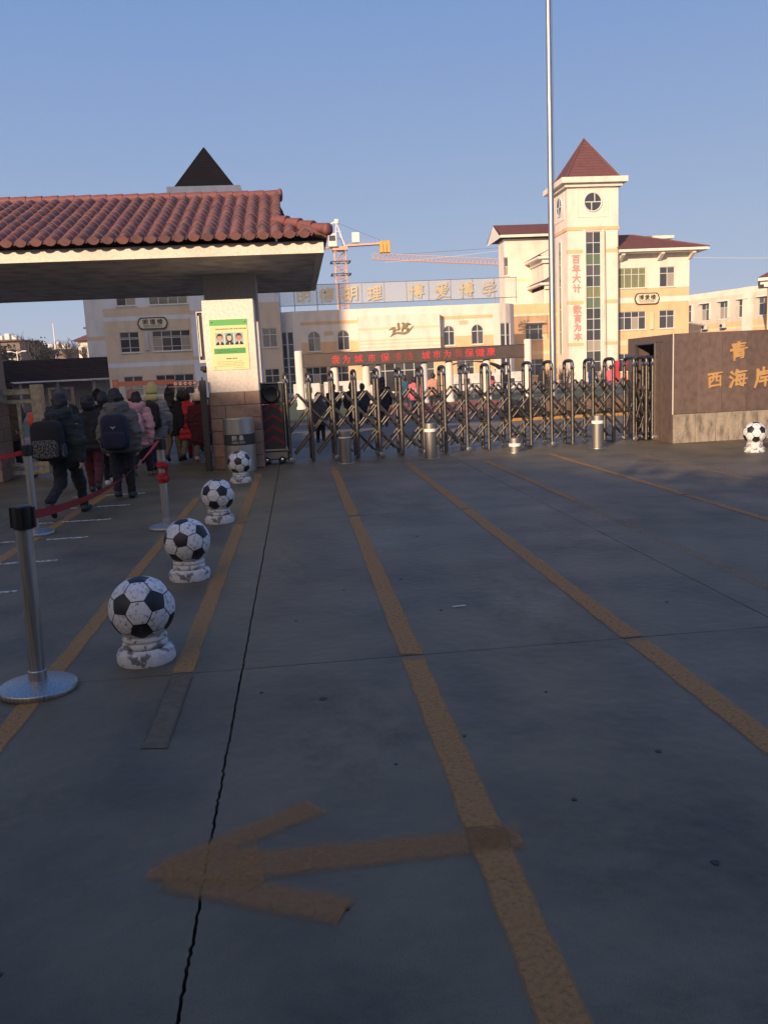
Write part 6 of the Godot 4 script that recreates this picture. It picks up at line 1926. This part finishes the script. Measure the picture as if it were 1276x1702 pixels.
func small_things() -> void:
	# stone footballs
	var R := 0.182
	var t := thing("football_bollard", "nearest and largest stone football on a chipped white pedestal", "bollard", Vector3.ZERO, 0.0, "stone footballs on pedestals")
	var ball := Node3D.new(); ball.name = "ball"; t.add_child(ball)
	ball.position = Vector3(0, 0.305, 0)
	var core := MB.new(); core.sblk(Vector3.ZERO, Vector3.ONE * R * 1.992, 1.0, 40)
	part(ball, "seam", core, M["ball_black"])
	for q in football(R): inst(ball, "panel", q[1])
	var mb := MB.new()
	mb.lathe([Vector2(0.11, 0.085), Vector2(0.123, 0.09), Vector2(0.128, 0.105), Vector2(0.122, 0.12), Vector2(0.116, 0.125), Vector2(0.122, 0.131), Vector2(0.126, 0.142), Vector2(0.12, 0.155), Vector2(0.10, 0.165), Vector2(0, 0.17)], 36)
	part(t, "collar", mb, M["pedestal_paint"])
	mb = MB.new()
	mb.lathe([Vector2(0.158, 0.0), Vector2(0.163, 0.012), Vector2(0.162, 0.055), Vector2(0.154, 0.072), Vector2(0.135, 0.084), Vector2(0.112, 0.09), Vector2(0, 0.09)], 36)
	part(t, "base", mb, M["pedestal_paint"])
	t.position = Vector3(-0.948, 0, -4.66); t.rotation.y = 0.06
	ball.rotation = Vector3(-0.10, 0.02, 0.03)
	var lab := ["second stone football from the front, by the steel barrier post with red cloth", "third stone football from the front, on a scraped pedestal", "small stone football standing before the steel drum at the brick pillar", "lone stone football in front of the brown marble gate wall"]
	var at := [Vector3(-0.945, 0, -6.62), Vector3(-0.944, 0, -9.25), Vector3(-0.944, 0, -12.85), Vector3(7.38, 0, -12.85)]
	for i in 4:
		var c := copy(t, lab[i], at[i], [0.35, -0.3, 0.5, -0.45][i])
		(c.get_child(0) as Node3D).rotation = [Vector3(-0.1, 0.15, 0.25), Vector3(-0.12, 0.1, -0.06), Vector3(-0.1, 0.1, 0.3), Vector3(-0.1, 0.1, -0.04)][i]
	# rising steel bollards
	var bl := ["steel bollard with white band nearest the left end of the folding gate", "tall steel bollard with broad white band in front of the middle of the gate", "half lowered short steel bollard in front of the gate", "tall steel bollard in front of the right end of the gate"]
	var bx := [[0.79, -14.78, 0.575], [2.335, -14.76, 0.63], [3.93, -14.95, 0.265], [5.475, -14.87, 0.605]]
	for i in 4:
		var b := thing("steel_bollard", bl[i], "bollard", Vector3(bx[i][0], 0, bx[i][1]), 0.3 * i, "rising steel bollards before the gate")
		var h: float = bx[i][2]
		mb = MB.new(); mb.lathe([Vector2(0.108, 0.0), Vector2(0.108, h - 0.012), Vector2(0.10, h), Vector2(0, h + 0.001)], 32)
		part(b, "cylinder", mb, M["bollard_steel"])
		var y0 := h - (0.15 if i != 0 else 0.125)
		mb = MB.new(); mb.lathe([Vector2(0.108, y0), Vector2(0.1105, y0 + 0.001), Vector2(0.1105, y0 + (0.055 if i != 0 else 0.022)), Vector2(0.108, y0 + (0.056 if i != 0 else 0.023))], 32)
		part(b, "reflective_band", mb, M["reflective"])
		mb = MB.new(); mb.lathe([Vector2(0.165, 0.0), Vector2(0.165, 0.008), Vector2(0.16, 0.012), Vector2(0.12, 0.012), Vector2(0.118, 0.0)], 32)
		part(b, "floor_plate", mb, M["dull_steel"])
	# barrier posts
	var st := thing("barrier_post", "nearest steel barrier post with black belt head and round foot at the left", "barrier post", Vector3(-1.44, 0, -4.30), 0.0, "steel barrier posts")
	mb = MB.new(); mb.lathe([Vector2(0.19, 0.0), Vector2(0.196, 0.006), Vector2(0.196, 0.028), Vector2(0.188, 0.036), Vector2(0.12, 0.05), Vector2(0.05, 0.062), Vector2(0, 0.062)], 40)
	part(st, "foot", mb, M["steel"])
	mb = MB.new(); mb.lathe([Vector2(0.046, 0.05), Vector2(0.046, 0.11), Vector2(0.041, 0.115), Vector2(0.041, 0.90), Vector2(0.043, 0.905)], 24)
	part(st, "pole", mb, M["steel"])
	mb = MB.new(); mb.lathe([Vector2(0.044, 0.86), Vector2(0.05, 0.862), Vector2(0.05, 0.972), Vector2(0.044, 0.98), Vector2(0, 0.98)], 20)
	for k in 4: mb.box(Vector3(cos(k * PI / 2) * 0.048, 0.92, sin(k * PI / 2) * 0.048), Vector3(0.026, 0.105, 0.026))
	part(st, "belt_head", mb, M["black_plastic"])
	st.rotation.z = -0.026
	var s2 := copy(st, "steel barrier post at the left edge beside the boy with the spotted backpack", Vector3(-2.915, 0, -9.2), 0.2)
	s2.rotation.z = -0.012
	var s3 := copy(st, "steel barrier post with red cloth tied round its middle, behind the second stone football", Vector3(-1.49, 0, -9.05), 0.4)
	s3.rotation.z = 0.0
	for q in [[0.66, 0.075, 0.05], [0.50, 0.115, 0.056]]:
		mb = MB.new()
		var pf := []
		for k in 9:
			var f := k / 8.0
			pf.append(Vector2(0.044 + q[2] * 0.35 * (0.6 + 0.4 * sin(f * 19.0)) * sin(PI * f), q[0] + q[1] * f))
		mb.lathe(pf, 18)
		mb.sblk(Vector3(0.03, q[0] + q[1] * 0.4, 0.045), Vector3(0.06, 0.07, 0.05), 0.7, 12, Basis(Vector3.BACK, 0.5))
		part(s3, "red_cloth", mb, M["belt_red"])
	mb = MB.new()
	for k in 10:
		var f := k / 9.0
		mb.box(Vector3(0.043 + 0.004 * sin(k * 1.3), 0.56 + 0.1 * f, 0.03), Vector3(0.02, 0.014, 0.02))
	part(s3, "red_cloth", mb, M["belt_red"])
	# belts
	var belts := [[Vector3(-1.40, 0.92, -4.34), Vector3(-1.50, 0.955, -9.0), 0.13, "red barrier belt sagging from the nearest post to the post with red cloth"], [Vector3(-2.95, 0.90, -9.18), Vector3(-5.2, 0.86, -8.4), 0.10, "red barrier belt running left out of the picture"]]
	for q in belts:
		mb = MB.new()
		var K := 28
		for i in K:
			var a := 1.0 * i / K; var b := 1.0 * (i + 1) / K
			var pa: Vector3 = (q[0] as Vector3).lerp(q[1], a) - Vector3.UP * q[2] * 4.0 * a * (1 - a)
			var pb: Vector3 = (q[0] as Vector3).lerp(q[1], b) - Vector3.UP * q[2] * 4.0 * b * (1 - b)
			var side := (q[1] - q[0] as Vector3).cross(Vector3.UP).normalized()
			var wa: Vector3 = (Vector3.UP * cos(a * 1.2 + 0.1) + side * sin(a * 1.2 + 0.1)) * 0.024; var wb: Vector3 = (Vector3.UP * cos(b * 1.2 + 0.1) + side * sin(b * 1.2 + 0.1)) * 0.024
			var th: Vector3 = side * 0.001
			mb.quad(pa - wa + th, pb - wb + th, pb + wb + th, pa + wa + th); mb.quad(pb - wb - th, pa - wa - th, pa + wa - th, pb + wb - th)
		tag(part(self, "barrier_belt", mb, M["belt_red"]), q[3], "barrier belt", "red barrier belts")
	# steel drum in front of the pillar
	var dr := thing("steel_drum", "stainless steel drum with a dark lettered band in front of the brick pillar", "drum", Vector3(-1.035, 0, -14.52))
	mb = MB.new(); mb.lathe([Vector2(0.262, 0.0), Vector2(0.265, 0.01), Vector2(0.265, 0.90), Vector2(0.255, 0.915), Vector2(0.24, 0.918), Vector2(0, 0.918)], 44)
	part(dr, "shell", mb, M["steel"])
	mb = MB.new(); mb.lathe([Vector2(0.265, 0.46), Vector2(0.2672, 0.461), Vector2(0.2672, 0.644), Vector2(0.265, 0.645)], 44)
	part(dr, "label_band", mb, M["charcoal"])
	letter(dr, "防", Vector3(-0.065, 0.585, 0.263), 0.085, M["white_cloth"], 0.11, 0.006)
	letter(dr, "暴", Vector3(0.05, 0.585, 0.263), 0.085, M["white_cloth"], 0.09, 0.006)
	words(dr, "FANG BAO", Vector3(0.0, 0.508, 0.266), 0.036, M["white_cloth"])
	# light box and cables on the left of the pillar
	var lb := thing("fluorescent_lamp", "rusty fluorescent lamp in a metal frame on the left side of the pillar", "lamp", Vector3(-1.585, 1.93, -14.98))
	mb = MB.new(); mb.bevel(Vector3(0, 0.4, 0), Vector3(0.09, 0.80, 0.12), 0.008)
	part(lb, "housing", mb, M["dark_metal"])
	mb = MB.new(); mb.cone(Vector3(-0.02, 0.06, 0.075), Vector3(-0.02, 0.75, 0.075), 0.016, 0.016, 10)
	part(lb, "tube", mb, M["board_white"])
	mb = MB.new()
	for q in [-0.05, 0.05]: mb.span(q - 0.008, q + 0.008, 0, 0.8, 0.10, 0.06)
	mb.span(-0.058, 0.058, 0.8, 0.82, 0.10, -0.06); mb.span(-0.058, 0.075, -0.05, 0.0, 0.10, -0.06)
	part(lb, "frame", mb, M["plaster"])
	var cm := thing("floodlight", "small black floodlight on the left edge of the pillar", "floodlight", Vector3(-1.585, 1.72, -14.9))
	mb = MB.new(); mb.bevel(Vector3(0, 0.06, 0.02), Vector3(0.10, 0.08, 0.09), 0.012)
	part(cm, "body", mb, M["black_plastic"])
	mb = MB.new(); mb.span(-0.02, 0.06, -0.01, 0.02, 0.0, -0.1)
	part(cm, "bracket", mb, M["black_plastic"])
	# post of the walking gate beside the pillar
	var gp := thing("gate_post", "dark square post of the walking gate beside the brick pillar", "post", Vector3(-1.615, 0, -14.78))
	mb = MB.new(); mb.bevel(Vector3(0, 0.79, 0), Vector3(0.11, 1.58, 0.11), 0.008)
	part(gp, "post", mb, M["dark_metal"])
	mb = MB.new(); mb.cone(Vector3(0, 1.58, 0), Vector3(0, 1.64, 0), 0.018, 0.01, 8)
	part(gp, "finial", mb, M["dark_metal"])
	mb = MB.new()
	for y in [0.4, 1.2]: mb.bevel(Vector3(0.06, y, 0), Vector3(0.03, 0.1, 0.05), 0.005)
	part(gp, "hinge", mb, M["dull_steel"])
	# threshold rail of the walking gate
	mb = MB.new(); mb.span(-4.4, -1.68, 0.0, 0.012, -16.55, -16.62)
	var th2 := struct("gate_track", mb, M["dull_steel"])
	# sliding fence leaf at the left edge
	var fe := thing("fence_leaf", "beige metal fence leaf with thick end post at the left edge", "fence", Vector3(-4.56, 0, -15.35))
	mb = MB.new(); mb.bevel(Vector3(0, 0.86, 0), Vector3(0.19, 1.58, 0.19), 0.01)
	part(fe, "end_post", mb, M["beige_metal"])
	for y in [[1.53, 0.10], [1.36, 0.07], [0.24, 0.06], [0.10, 0.08]]:
		mb = MB.new(); mb.bevel(Vector3(-1.7, y[0], 0), Vector3(3.21, y[1], 0.07), 0.006)
		part(fe, "rail", mb, M["beige_metal"])
	for k in 11:
		mb = MB.new(); mb.bevel(Vector3(-0.34 - k * 0.27, 0.8, 0), Vector3(0.055, 1.05, 0.05), 0.005)
		part(fe, "bar", mb, M["beige_metal"])
	for k in 3:
		mb = MB.new(); mb.lathe([Vector2(0, -0.02), Vector2(0.05, -0.02), Vector2(0.05, 0.02), Vector2(0, 0.02)], 14)
		var w := part(fe, "wheel", mb, M["rubber"]); w.transform = Transform3D(Basis(Vector3.RIGHT, PI / 2), Vector3(-0.2 - k * 1.3, 0.05, 0))
	fe = thing("metal_fence", "small pale metal frame fence beyond the end post of the left fence", "fence", Vector3(-5.95, 0, -22))
	mb = MB.new()
	part(fe, "top_rail", _bar(Vector3(0, 1.56, 0), Vector3(0.62, 0.06, 0.06)), M["beige_metal"])
	part(fe, "middle_rail", _bar(Vector3(0, 1.2, 0), Vector3(0.5, 0.05, 0.05)), M["beige_metal"])
	for x in [-0.28, 0.28]: part(fe, "post", _bar(Vector3(x, 0.765, 0), Vector3(0.06, 1.53, 0.06)), M["beige_metal"])
	for x in [-0.1, 0.08]: part(fe, "bar", _bar(Vector3(x, 0.63, 0), Vector3(0.03, 1.1, 0.03)), M["beige_metal"])
	# flagpole
	var fp := thing("flagpole", "tall stainless steel flagpole rising out of the top of the picture", "flagpole", Vector3(9.38, 0, -30))
	mb = MB.new(); mb.lathe([Vector2(0.118, 0.0), Vector2(0.112, 4.0), Vector2(0.10, 9.0), Vector2(0.085, 15.0), Vector2(0.07, 18.0), Vector2(0, 18.05)], 24)
	part(fp, "pole", mb, M["steel"])
	mb = MB.new(); mb.lathe([Vector2(0.3, 0.0), Vector2(0.3, 0.05), Vector2(0.16, 0.08), Vector2(0.12, 0.1)], 24)
	part(fp, "foot", mb, M["dull_steel"])
	mb = MB.new(); mb.tube([Vector3(0.13, 1.0, 0.05), Vector3(0.125, 9.0, 0.05), Vector3(0.1, 17.9, 0.03)], 0.006, 5)
	part(fp, "halyard", mb, M["cable_black"])

func _bar(c: Vector3, s: Vector3) -> MB:
	var mb := MB.new(); mb.bevel(c, s, 0.006)
	return mb

# ---------------------------------------------------------------- behind the gate
func school_yard() -> void:
	var mb := MB.new()
	for q in [["turf", -14.0, 3.0, -29.2, -52.0], ["red_track", 3.05, 9.6, -26.6, -42.0], ["turf", 3.05, 22.0, -42.05, -52.0], ["red_track", -14.0, 3.0, -27.2, -29.15], ["turf", 9.65, 22.0, -27.0, -42.0]]:
		mb = MB.new(); mb.span(q[1], q[2], 0.0, 0.006, q[3], q[4])
		struct(q[0], mb, M[q[0]])
	mb = MB.new(); mb.span(-14, 5.9, 0.0, 0.10, -25.9, -26.1)
	struct("kerb", mb, M["kerb_stone"])
	# planter with a clipped brown hedge
	var t := thing("hedge_planter", "brown clipped winter hedge behind a yellow kerb to the right beyond the gate", "hedge")
	for k in 12:
		mb = MB.new(); mb.bevel(Vector3(6.3 + k * 0.86, 0.045, -23.7 + 0.02 * k), Vector3(0.85, 0.09, 0.14), 0.012)
		part(t, "kerb_block", mb, M["kerb_yellow"])
	var r := RandomNumberGenerator.new()
	r.seed = 12
	var hd := MB.new()
	for k in 9: hd.sblk(Vector3(6.7 + k * 1.08, 0.30, -24.5), Vector3(1.14, 0.56, 1.1), 0.7, 14)
	for k in 5200:
		var c := Vector3(6.2 + r.randf() * 9.8, 0.04 + r.randf() * 0.56, -23.95 - r.randf() * 1.1)
		var B := Basis.from_euler(Vector3(r.randf() * TAU, r.randf() * TAU, 0))
		hd.tri(c - B.x * 0.022, c + B.x * 0.022, c + B.y * 0.06)
	part(t, "foliage", hd, M["dry_hedge"]).set_meta("kind", "stuff")
	# notice boards and parked panels along the hall
	var bl := [["white display board with small pictures at the left below the arched windows", -0.2, 1.5, 1.15, -54.0], ["long white display board left of the hall doors", 1.75, 4.2, 1.2, -53.6], ["long white hoarding at the right below the display sign", 10.3, 15.2, 1.28, -55.0]]
	for q in bl:
		var b := thing("display_board", q[0], "notice board", Vector3(0, 0, q[4]), 0.0, "white boards along the hall")
		part(b, "board", _bar(Vector3((q[1] + q[2]) * 0.5, q[3] * 0.56, 0), Vector3(q[2] - q[1], q[3] * 0.86, 0.06)), M["board_white"])
		for x in [q[1] + 0.15, q[2] - 0.15]: part(b, "leg", _bar(Vector3(x, q[3] * 0.5, -0.06), Vector3(0.06, q[3], 0.05)), M["dull_steel"])
		var n := int((q[2] - q[1]) / 0.62)
		for k in n:
			mb = MB.new(); mb.box(Vector3(q[1] + 0.36 + k * 0.62, q[3] * (0.52 + 0.1 * (k % 2)), 0.034), Vector3(0.3 + 0.12 * (k % 3), 0.34, 0.008))
			part(b, "sheet", mb, M[["plaster", "charcoal", "cream", "teal_cloth", "board_white"][k % 5]])
	t = thing("shelter_roof", "low dark curved shelter roof over parked bicycles right of the columns", "shelter", Vector3(12.2, 0, -58))
	mb = MB.new()
	var P := []
	for i in 13:
		var a := PI * (0.12 + 0.76 * i / 12.0)
		P.append(Vector2(-cos(a) * 2.4, 1.1 + sin(a) * 1.0))
	for i in 12:
		var a: Vector2 = P[i]; var b: Vector2 = P[i + 1]
		mb.box(Vector3((a.x + b.x) * 0.5, (a.y + b.y) * 0.5, 0), Vector3(a.distance_to(b) + 0.02, 0.05, 2.0), Basis(Vector3.BACK, (b - a).angle()))
	part(t, "roof", mb, M["charcoal"])
	for x in [-1.9, 0.0, 1.9]:
		mb = MB.new(); mb.cone(Vector3(x, 0, -0.6), Vector3(x, 1.5 + 0.5 * (1.0 - absf(x) / 1.9), -0.6), 0.05, 0.05, 8)
		part(t, "post", mb, M["dull_steel"])
	# red banners near the tower and before the shaded school building
	var bn := [[19.45, -50.0, 0.34, 1.66], [20.15, -50.3, 0.26, 1.6]]
	for i in 2:
		var b := thing("banner_flag", ["left of two red feather flags below the tower", "right of two red feather flags below the tower"][i], "flag", Vector3(bn[i][0], 0, bn[i][1]), 0.0, "red flags below the tower")
		mb = MB.new(); mb.cone(Vector3.ZERO, Vector3(0, bn[i][3] + 0.1, 0), 0.02, 0.014, 6)
		part(b, "pole", mb, M["dull_steel"])
		mb = MB.new()
		for k in 8:
			var y0: float = 0.35 + k * (bn[i][3] - 0.35) / 8.0; var y1: float = 0.35 + (k + 1) * (bn[i][3] - 0.35) / 8.0
			mb.quad(Vector3(0, y0, 0.02 * sin(k)), Vector3(bn[i][2], y0, 0.05 * sin(k + 1.0)), Vector3(bn[i][2], y1, 0.05 * sin(k + 2.0)), Vector3(0, y1, 0.02 * sin(k + 1.0)))
		part(b, "cloth", mb, M["red_cloth"])
	t = thing("red_banner", "red banner with a square end panel in front of the shaded school building", "banner", Vector3(-8.34, 0, -40))
	part(t, "end_panel", _bar(Vector3(0, 1.55, 0), Vector3(0.26, 0.62, 0.06)), M["banner_red"])
	part(t, "strip", _bar(Vector3(1.45, 1.64, 0), Vector3(2.62, 0.22, 0.05)), M["banner_red"])
	for x in [0.0, 2.7]: part(t, "post", _bar(Vector3(x, 0.65, -0.05), Vector3(0.06, 1.3, 0.05)), M["dark_metal"])
	for q in [[0.04, 1.68], [-0.04, 1.45]]: part(t, "mark", _bar(Vector3(q[0], q[1], 0.033), Vector3(0.1, 0.12, 0.01)), M["dark_brown"])
	t = thing("sign_row", "row of five round red signs in front of the shaded school building", "sign", Vector3(-5.6, 0, -40))
	for k in 5:
		mb = MB.new(); mb.lathe([Vector2(0, 0), Vector2(0.115, 0), Vector2(0.115, 0.03), Vector2(0.0, 0.03)], 16)
		var o := part(t, "disc", mb, M["banner_red"]); o.rotation.x = PI / 2; o.position = Vector3(k * 0.225, 1.53, 0)
		mb = MB.new(); mb.lathe([Vector2(0.05, 0.031), Vector2(0.06, 0.031), Vector2(0.06, 0.036), Vector2(0.05, 0.036)], 12)
		part(o, "mark", mb, M["cream_cloth"])
	part(t, "bar", _bar(Vector3(0.45, 1.38, -0.03), Vector3(1.2, 0.04, 0.04)), M["dark_metal"])
	for x in [0.0, 0.9]: part(t, "post", _bar(Vector3(x, 0.7, -0.04), Vector3(0.05, 1.4, 0.04)), M["dark_metal"])
	# low steel railing behind the gate
	t = thing("railing", "low steel railing in front of the hoarding beyond the gate", "railing", Vector3(8.6, 0, -45.5))
	for y in [0.35, 0.75]: part(t, "rail", _bar(Vector3(1.6, y, 0), Vector3(5.0, 0.05, 0.05)), M["dull_steel"])
	for k in 6: part(t, "post", _bar(Vector3(-0.9 + k * 1.0, 0.4, 0), Vector3(0.06, 0.8, 0.06)), M["dull_steel"])
	# shrubs at the foot of the tower
	for k in 3:
		var rr := RandomNumberGenerator.new()
		rr.seed = 90 + k
		t = thing("bare_shrub", ["bare shrub left of the flagpole foot below the tower", "bare shrub below the red characters of the tower", "bare shrub right of the tower's long window"][k], "shrub", Vector3([17.2, 18.3, 20.9][k], 0, -56), 0.0, "bare shrubs below the tower")
		mb = MB.new()
		for i in 60:
			var e := Vector3(rr.randf_range(-0.7, 0.7), rr.randf_range(0.6, 1.6), rr.randf_range(-0.5, 0.5))
			mb.cone(Vector3(e.x * 0.2, 0, e.z * 0.2), e, 0.02, 0.006, 4, false)
			mb.cone(e * 0.6, e * 0.6 + Vector3(rr.randf_range(-0.3, 0.3), 0.4, rr.randf_range(-0.3, 0.3)), 0.012, 0.005, 4, false)
		part(t, "branches", mb, M["twig"])
	# overhead cables
	for q in [[Vector3(11.2, 14.4, -100), Vector3(27.3, 15.5, -100), "thin overhead cable left of the gabled building"], [Vector3(42.0, 12.6, -90), Vector3(62, 12.0, -90), "thin overhead cable right of the red roofed building"]]:
		mb = MB.new()
		P = []
		for i in 9: P.append((q[0] as Vector3).lerp(q[1], i / 8.0) - Vector3.UP * 0.6 * (i / 8.0) * (1 - i / 8.0))
		mb.tube(P, 0.018, 5)
		tag(part(self, "overhead_cable", mb, M["crane_white"]), q[2], "cable")

func people() -> void:
	var k: StandardMaterial3D = M["black_cloth"]
	# the line of pupils walking in at the left, seen from behind
	person("boy in a dark green hooded jacket carrying the spotted backpack, in mid stride", Vector3(-2.87, 0, -10.5), 1.47, -0.10, {"coat": M["green_black"], "trousers": k, "hood": "down", "stride": 1.35, "lead": 1.0, "coat_low": 0.60, "fat": 1.12, "shoes": M["black_plastic"], "bend": 0.03, "trim": [[M["white_cloth"], Vector3(0.19, 1.0, 0.055), Vector3(0.035, 0.16, 0.05)], [M["lime_cloth"], Vector3(-0.11, 1.08, 0.075), Vector3(0.06, 0.06, 0.03)]]}, 0.012)
	backpack("black backpack with a spotted grey lower pocket on the boy in dark green", Vector3(-2.96, 0, -10.49), 1.47, -0.14, k, {"w": 0.36, "h": 0.46, "d": 0.19, "y": 0.90, "pocket": M["spotted"]})
	person("person in black with a red trouser stripe just ahead of the boy in dark green", Vector3(-3.05, 0, -12.6), 1.43, 0.1, {"coat": k, "trousers": M["maroon"], "stride": 0.9, "lead": -1.0, "coat_low": 0.58})
	person("boy in a grey hooded coat with the navy backpack", Vector3(-2.46, 0, -11.75), 1.49, -0.03, {"coat": M["grey_cloth"], "trousers": k, "hood": "down", "stride": 0.25, "coat_low": 0.63, "fat": 1.2, "swing": 0.15, "trim": [[M["belt_red"], Vector3(0.20, 0.91, 0.075), Vector3(0.06, 0.07, 0.05)]]}, 0.012)
	backpack("navy backpack with a small pale bird mark on the boy in the grey coat", Vector3(-2.46, 0, -11.72), 1.49, -0.03, M["navy"], {"w": 0.33, "h": 0.46, "d": 0.18, "y": 0.88, "mark": "wing"})
	person("child in black walking to the left of the boy in the grey coat", Vector3(-2.98, 0, -13.3), 1.45, 0.05, {"coat": k, "trousers": k, "stride": 0.9, "lead": -1.0, "shoes": M["white_shoe"]})
	person("girl in a quilted pink coat with black hair", Vector3(-2.70, 0, -14.5), 1.42, -0.12, {"coat": M["pink_cloth"], "trousers": k, "hood": "down", "hair": "short", "stride": 0.8, "coat_low": 0.50, "rings": 1, "shoes": M["khaki"]}, 0.012)
	backpack("pale pink backpack with curved piping on the girl in the pink coat", Vector3(-2.71, 0, -14.47), 1.42, -0.12, M["pink_cloth"], {"w": 0.28, "h": 0.36, "d": 0.14, "y": 0.90, "arcs": M["white_cloth"]})
	person("child in a pink knitted hat ahead of the girl in the pink coat", Vector3(-3.25, 0, -17.0), 1.44, 0.0, {"coat": M["pink_cloth"], "trousers": k, "hat": M["pink_cloth"], "coat_low": 0.55})
	person("tall pupil in a blue grey jacket with a yellow green hat", Vector3(-2.60, 0, -15.45), 1.55, -0.05, {"coat": M["blue_grey"], "trousers": M["blue_cloth"], "hat": M["lime_cloth"], "stride": 0.5, "lead": -1.0, "coat_low": 0.52, "fat": 1.08, "trim": [[M["lime_cloth"], Vector3(0, 1.19, 0.05), Vector3(0.22, 0.12, 0.18)]]}, 0.012)
	backpack("black backpack with a white looped mark on the pupil in the blue grey jacket", Vector3(-2.62, 0, -15.42), 1.55, -0.05, k, {"w": 0.32, "h": 0.45, "d": 0.17, "y": 0.90, "mark": "loop"})
	person("girl with long dark hair in a black coat and khaki trousers", Vector3(-2.52, 0, -17.0), 1.46, -0.15, {"coat": k, "trousers": M["khaki"], "hair": "long", "stride": 0.7, "coat_low": 0.52})
	person("child in a peach jacket between the black coat and the red coat", Vector3(-2.36, 0, -17.5), 1.38, -0.1, {"coat": M["peach_cloth"], "trousers": M["red_cloth"], "stride": 0.5, "coat_low": 0.56})
	person("child in a bright red coat beside the maroon coat", Vector3(-2.20, 0, -17.0), 1.40, -0.2, {"coat": M["red_cloth"], "trousers": M["khaki"], "stride": 0.7, "coat_low": 0.42, "rings": 1})
	person("girl in a long maroon coat with a cream bobble hat beside the dark gate post", Vector3(-1.93, 0, -16.6), 1.34, -0.15, {"coat": M["maroon"], "trousers": M["khaki"], "hat": M["cream_cloth"], "pompom": M["cream_cloth"], "stride": 0.4, "coat_low": 0.34, "fat": 1.08, "shoes": M["cream_cloth"]})
	person("dark haired child in black half hidden behind the bobble hat", Vector3(-2.10, 0, -19.0), 1.46, 0.0, {"coat": k, "trousers": k})
	person("adult in black with grey hair standing beyond the boy in dark green", Vector3(-3.80, 0, -14.0), 1.56, 0.3, {"coat": k, "trousers": k, "hair_color": M["grey_hair"], "stride": 0.2})
	person("adult in a black coat with a pale scarf beyond the fence post", Vector3(-4.0, 0, -17.5), 1.50, -0.6, {"coat": k, "trousers": k, "stride": 0.4, "coat_low": 0.45, "trim": [[M["white_cloth"], Vector3(0.02, 1.15, 0.0), Vector3(0.2, 0.08, 0.2)]]})
	person("guard in a peaked cap and a long brown coat behind the left fence", Vector3(-5.75, 0, -17.4), 1.74, 2.6, {"coat": M["brown_cloth"], "trousers": k, "cap": M["brown_cloth"], "stride": 0.1, "swing": 0.0, "coat_low": 0.45, "fat": 1.1}, 0.015)
	person("child in an orange coat seen far off between the fence bars", Vector3(-7.3, 0, -24.2), 1.14, 0.2, {"coat": M["orange_cloth"], "trousers": k, "coat_low": 0.4}, 0.02)
	# pupils and parents seen through the folding gate
	var far := [
		[0.50, -19.8, 1.16, "grey_cloth", "black_cloth", 0.0, "child in a grey coat close behind the left part of the folding gate", {"hood": "up"}],
		[1.05, -24.6, 1.30, "black_cloth", "black_cloth", 0.2, "child in black with a cream hat string behind the gate, second from the left", {}],
		[1.62, -25.0, 1.30, "black_cloth", "navy", -0.2, "child in black and navy behind the gate left of the first bollard", {"hair": "pony"}],
		[2.02, -26.0, 1.26, "navy", "black_cloth", 0.1, "child in a navy coat behind the first bollard", {}],
		[2.45, -24.0, 1.42, "black_cloth", "black_cloth", -0.1, "adult in a black coat with peach scarf behind the gate between the first two bollards", {"hair": "long", "trim": [["peach_cloth", Vector3(0, 1.15, 0.02), Vector3(0.2, 0.08, 0.2)]]}],
		[2.80, -31.0, 1.35, "cream_cloth", "black_cloth", 0.3, "child in a cream jacket far behind the gate left of the middle bollard", {}],
		[4.30, -30.5, 1.36, "rose_cloth", "teal_cloth", 0.0, "child in a striped rose jacket behind the middle bollard", {"trim": [["white_cloth", Vector3(0.05, 0.85, 0.12), Vector3(0.05, 0.3, 0.06)], ["white_cloth", Vector3(-0.07, 0.85, 0.12), Vector3(0.05, 0.3, 0.06)]]}],
		[5.9, -36.0, 1.45, "peach_cloth", "black_cloth", 0.0, "person in a peach coat on the red court right of the middle bollard", {}],
		[4.75, -37.0, 1.40, "teal_cloth", "navy", 0.4, "child in a teal coat on the far side of the court", {}],
		[10.3, -44.0, 1.40, "rose_cloth", "black_cloth", 0.0, "person in a rose red coat by the low steel railing", {}],
		[11.8, -47.0, 1.42, "navy", "black_cloth", 0.3, "person in navy right of the low steel railing", {}],
		[16.6, -46.0, 1.35, "blue_cloth", "black_cloth", 0.2, "child in blue left of the red feather flags", {}],
		[17.9, -46.5, 1.38, "rose_cloth", "purple_cloth", -0.2, "child in rose and purple next to the red feather flags", {}],
		[19.9, -47.0, 1.45, "red_cloth", "black_cloth", 0.0, "person in bright red under the right feather flag", {}],
		[14.2, -47.5, 1.36, "black_cloth", "navy", 0.1, "child in black in front of the hoarding left of the flagpole", {}],
	]
	for q in far:
		var d: Dictionary = {"coat": M[q[3]], "trousers": M[q[4]], "stride": 0.5 + 0.1 * (int(absf(q[0]) * 10) % 4), "lead": 1.0 if int(absf(q[1]) * 10) % 2 else -1.0, "coat_low": 0.5}
		for e in q[7]: d[e] = q[7][e]
		if d.has("trim"):
			for e in d.trim: e[0] = M[e[0]]
		person(q[6], Vector3(q[0], 0, q[1]), q[2], q[5], d, 0.022, "people beyond the folding gate")
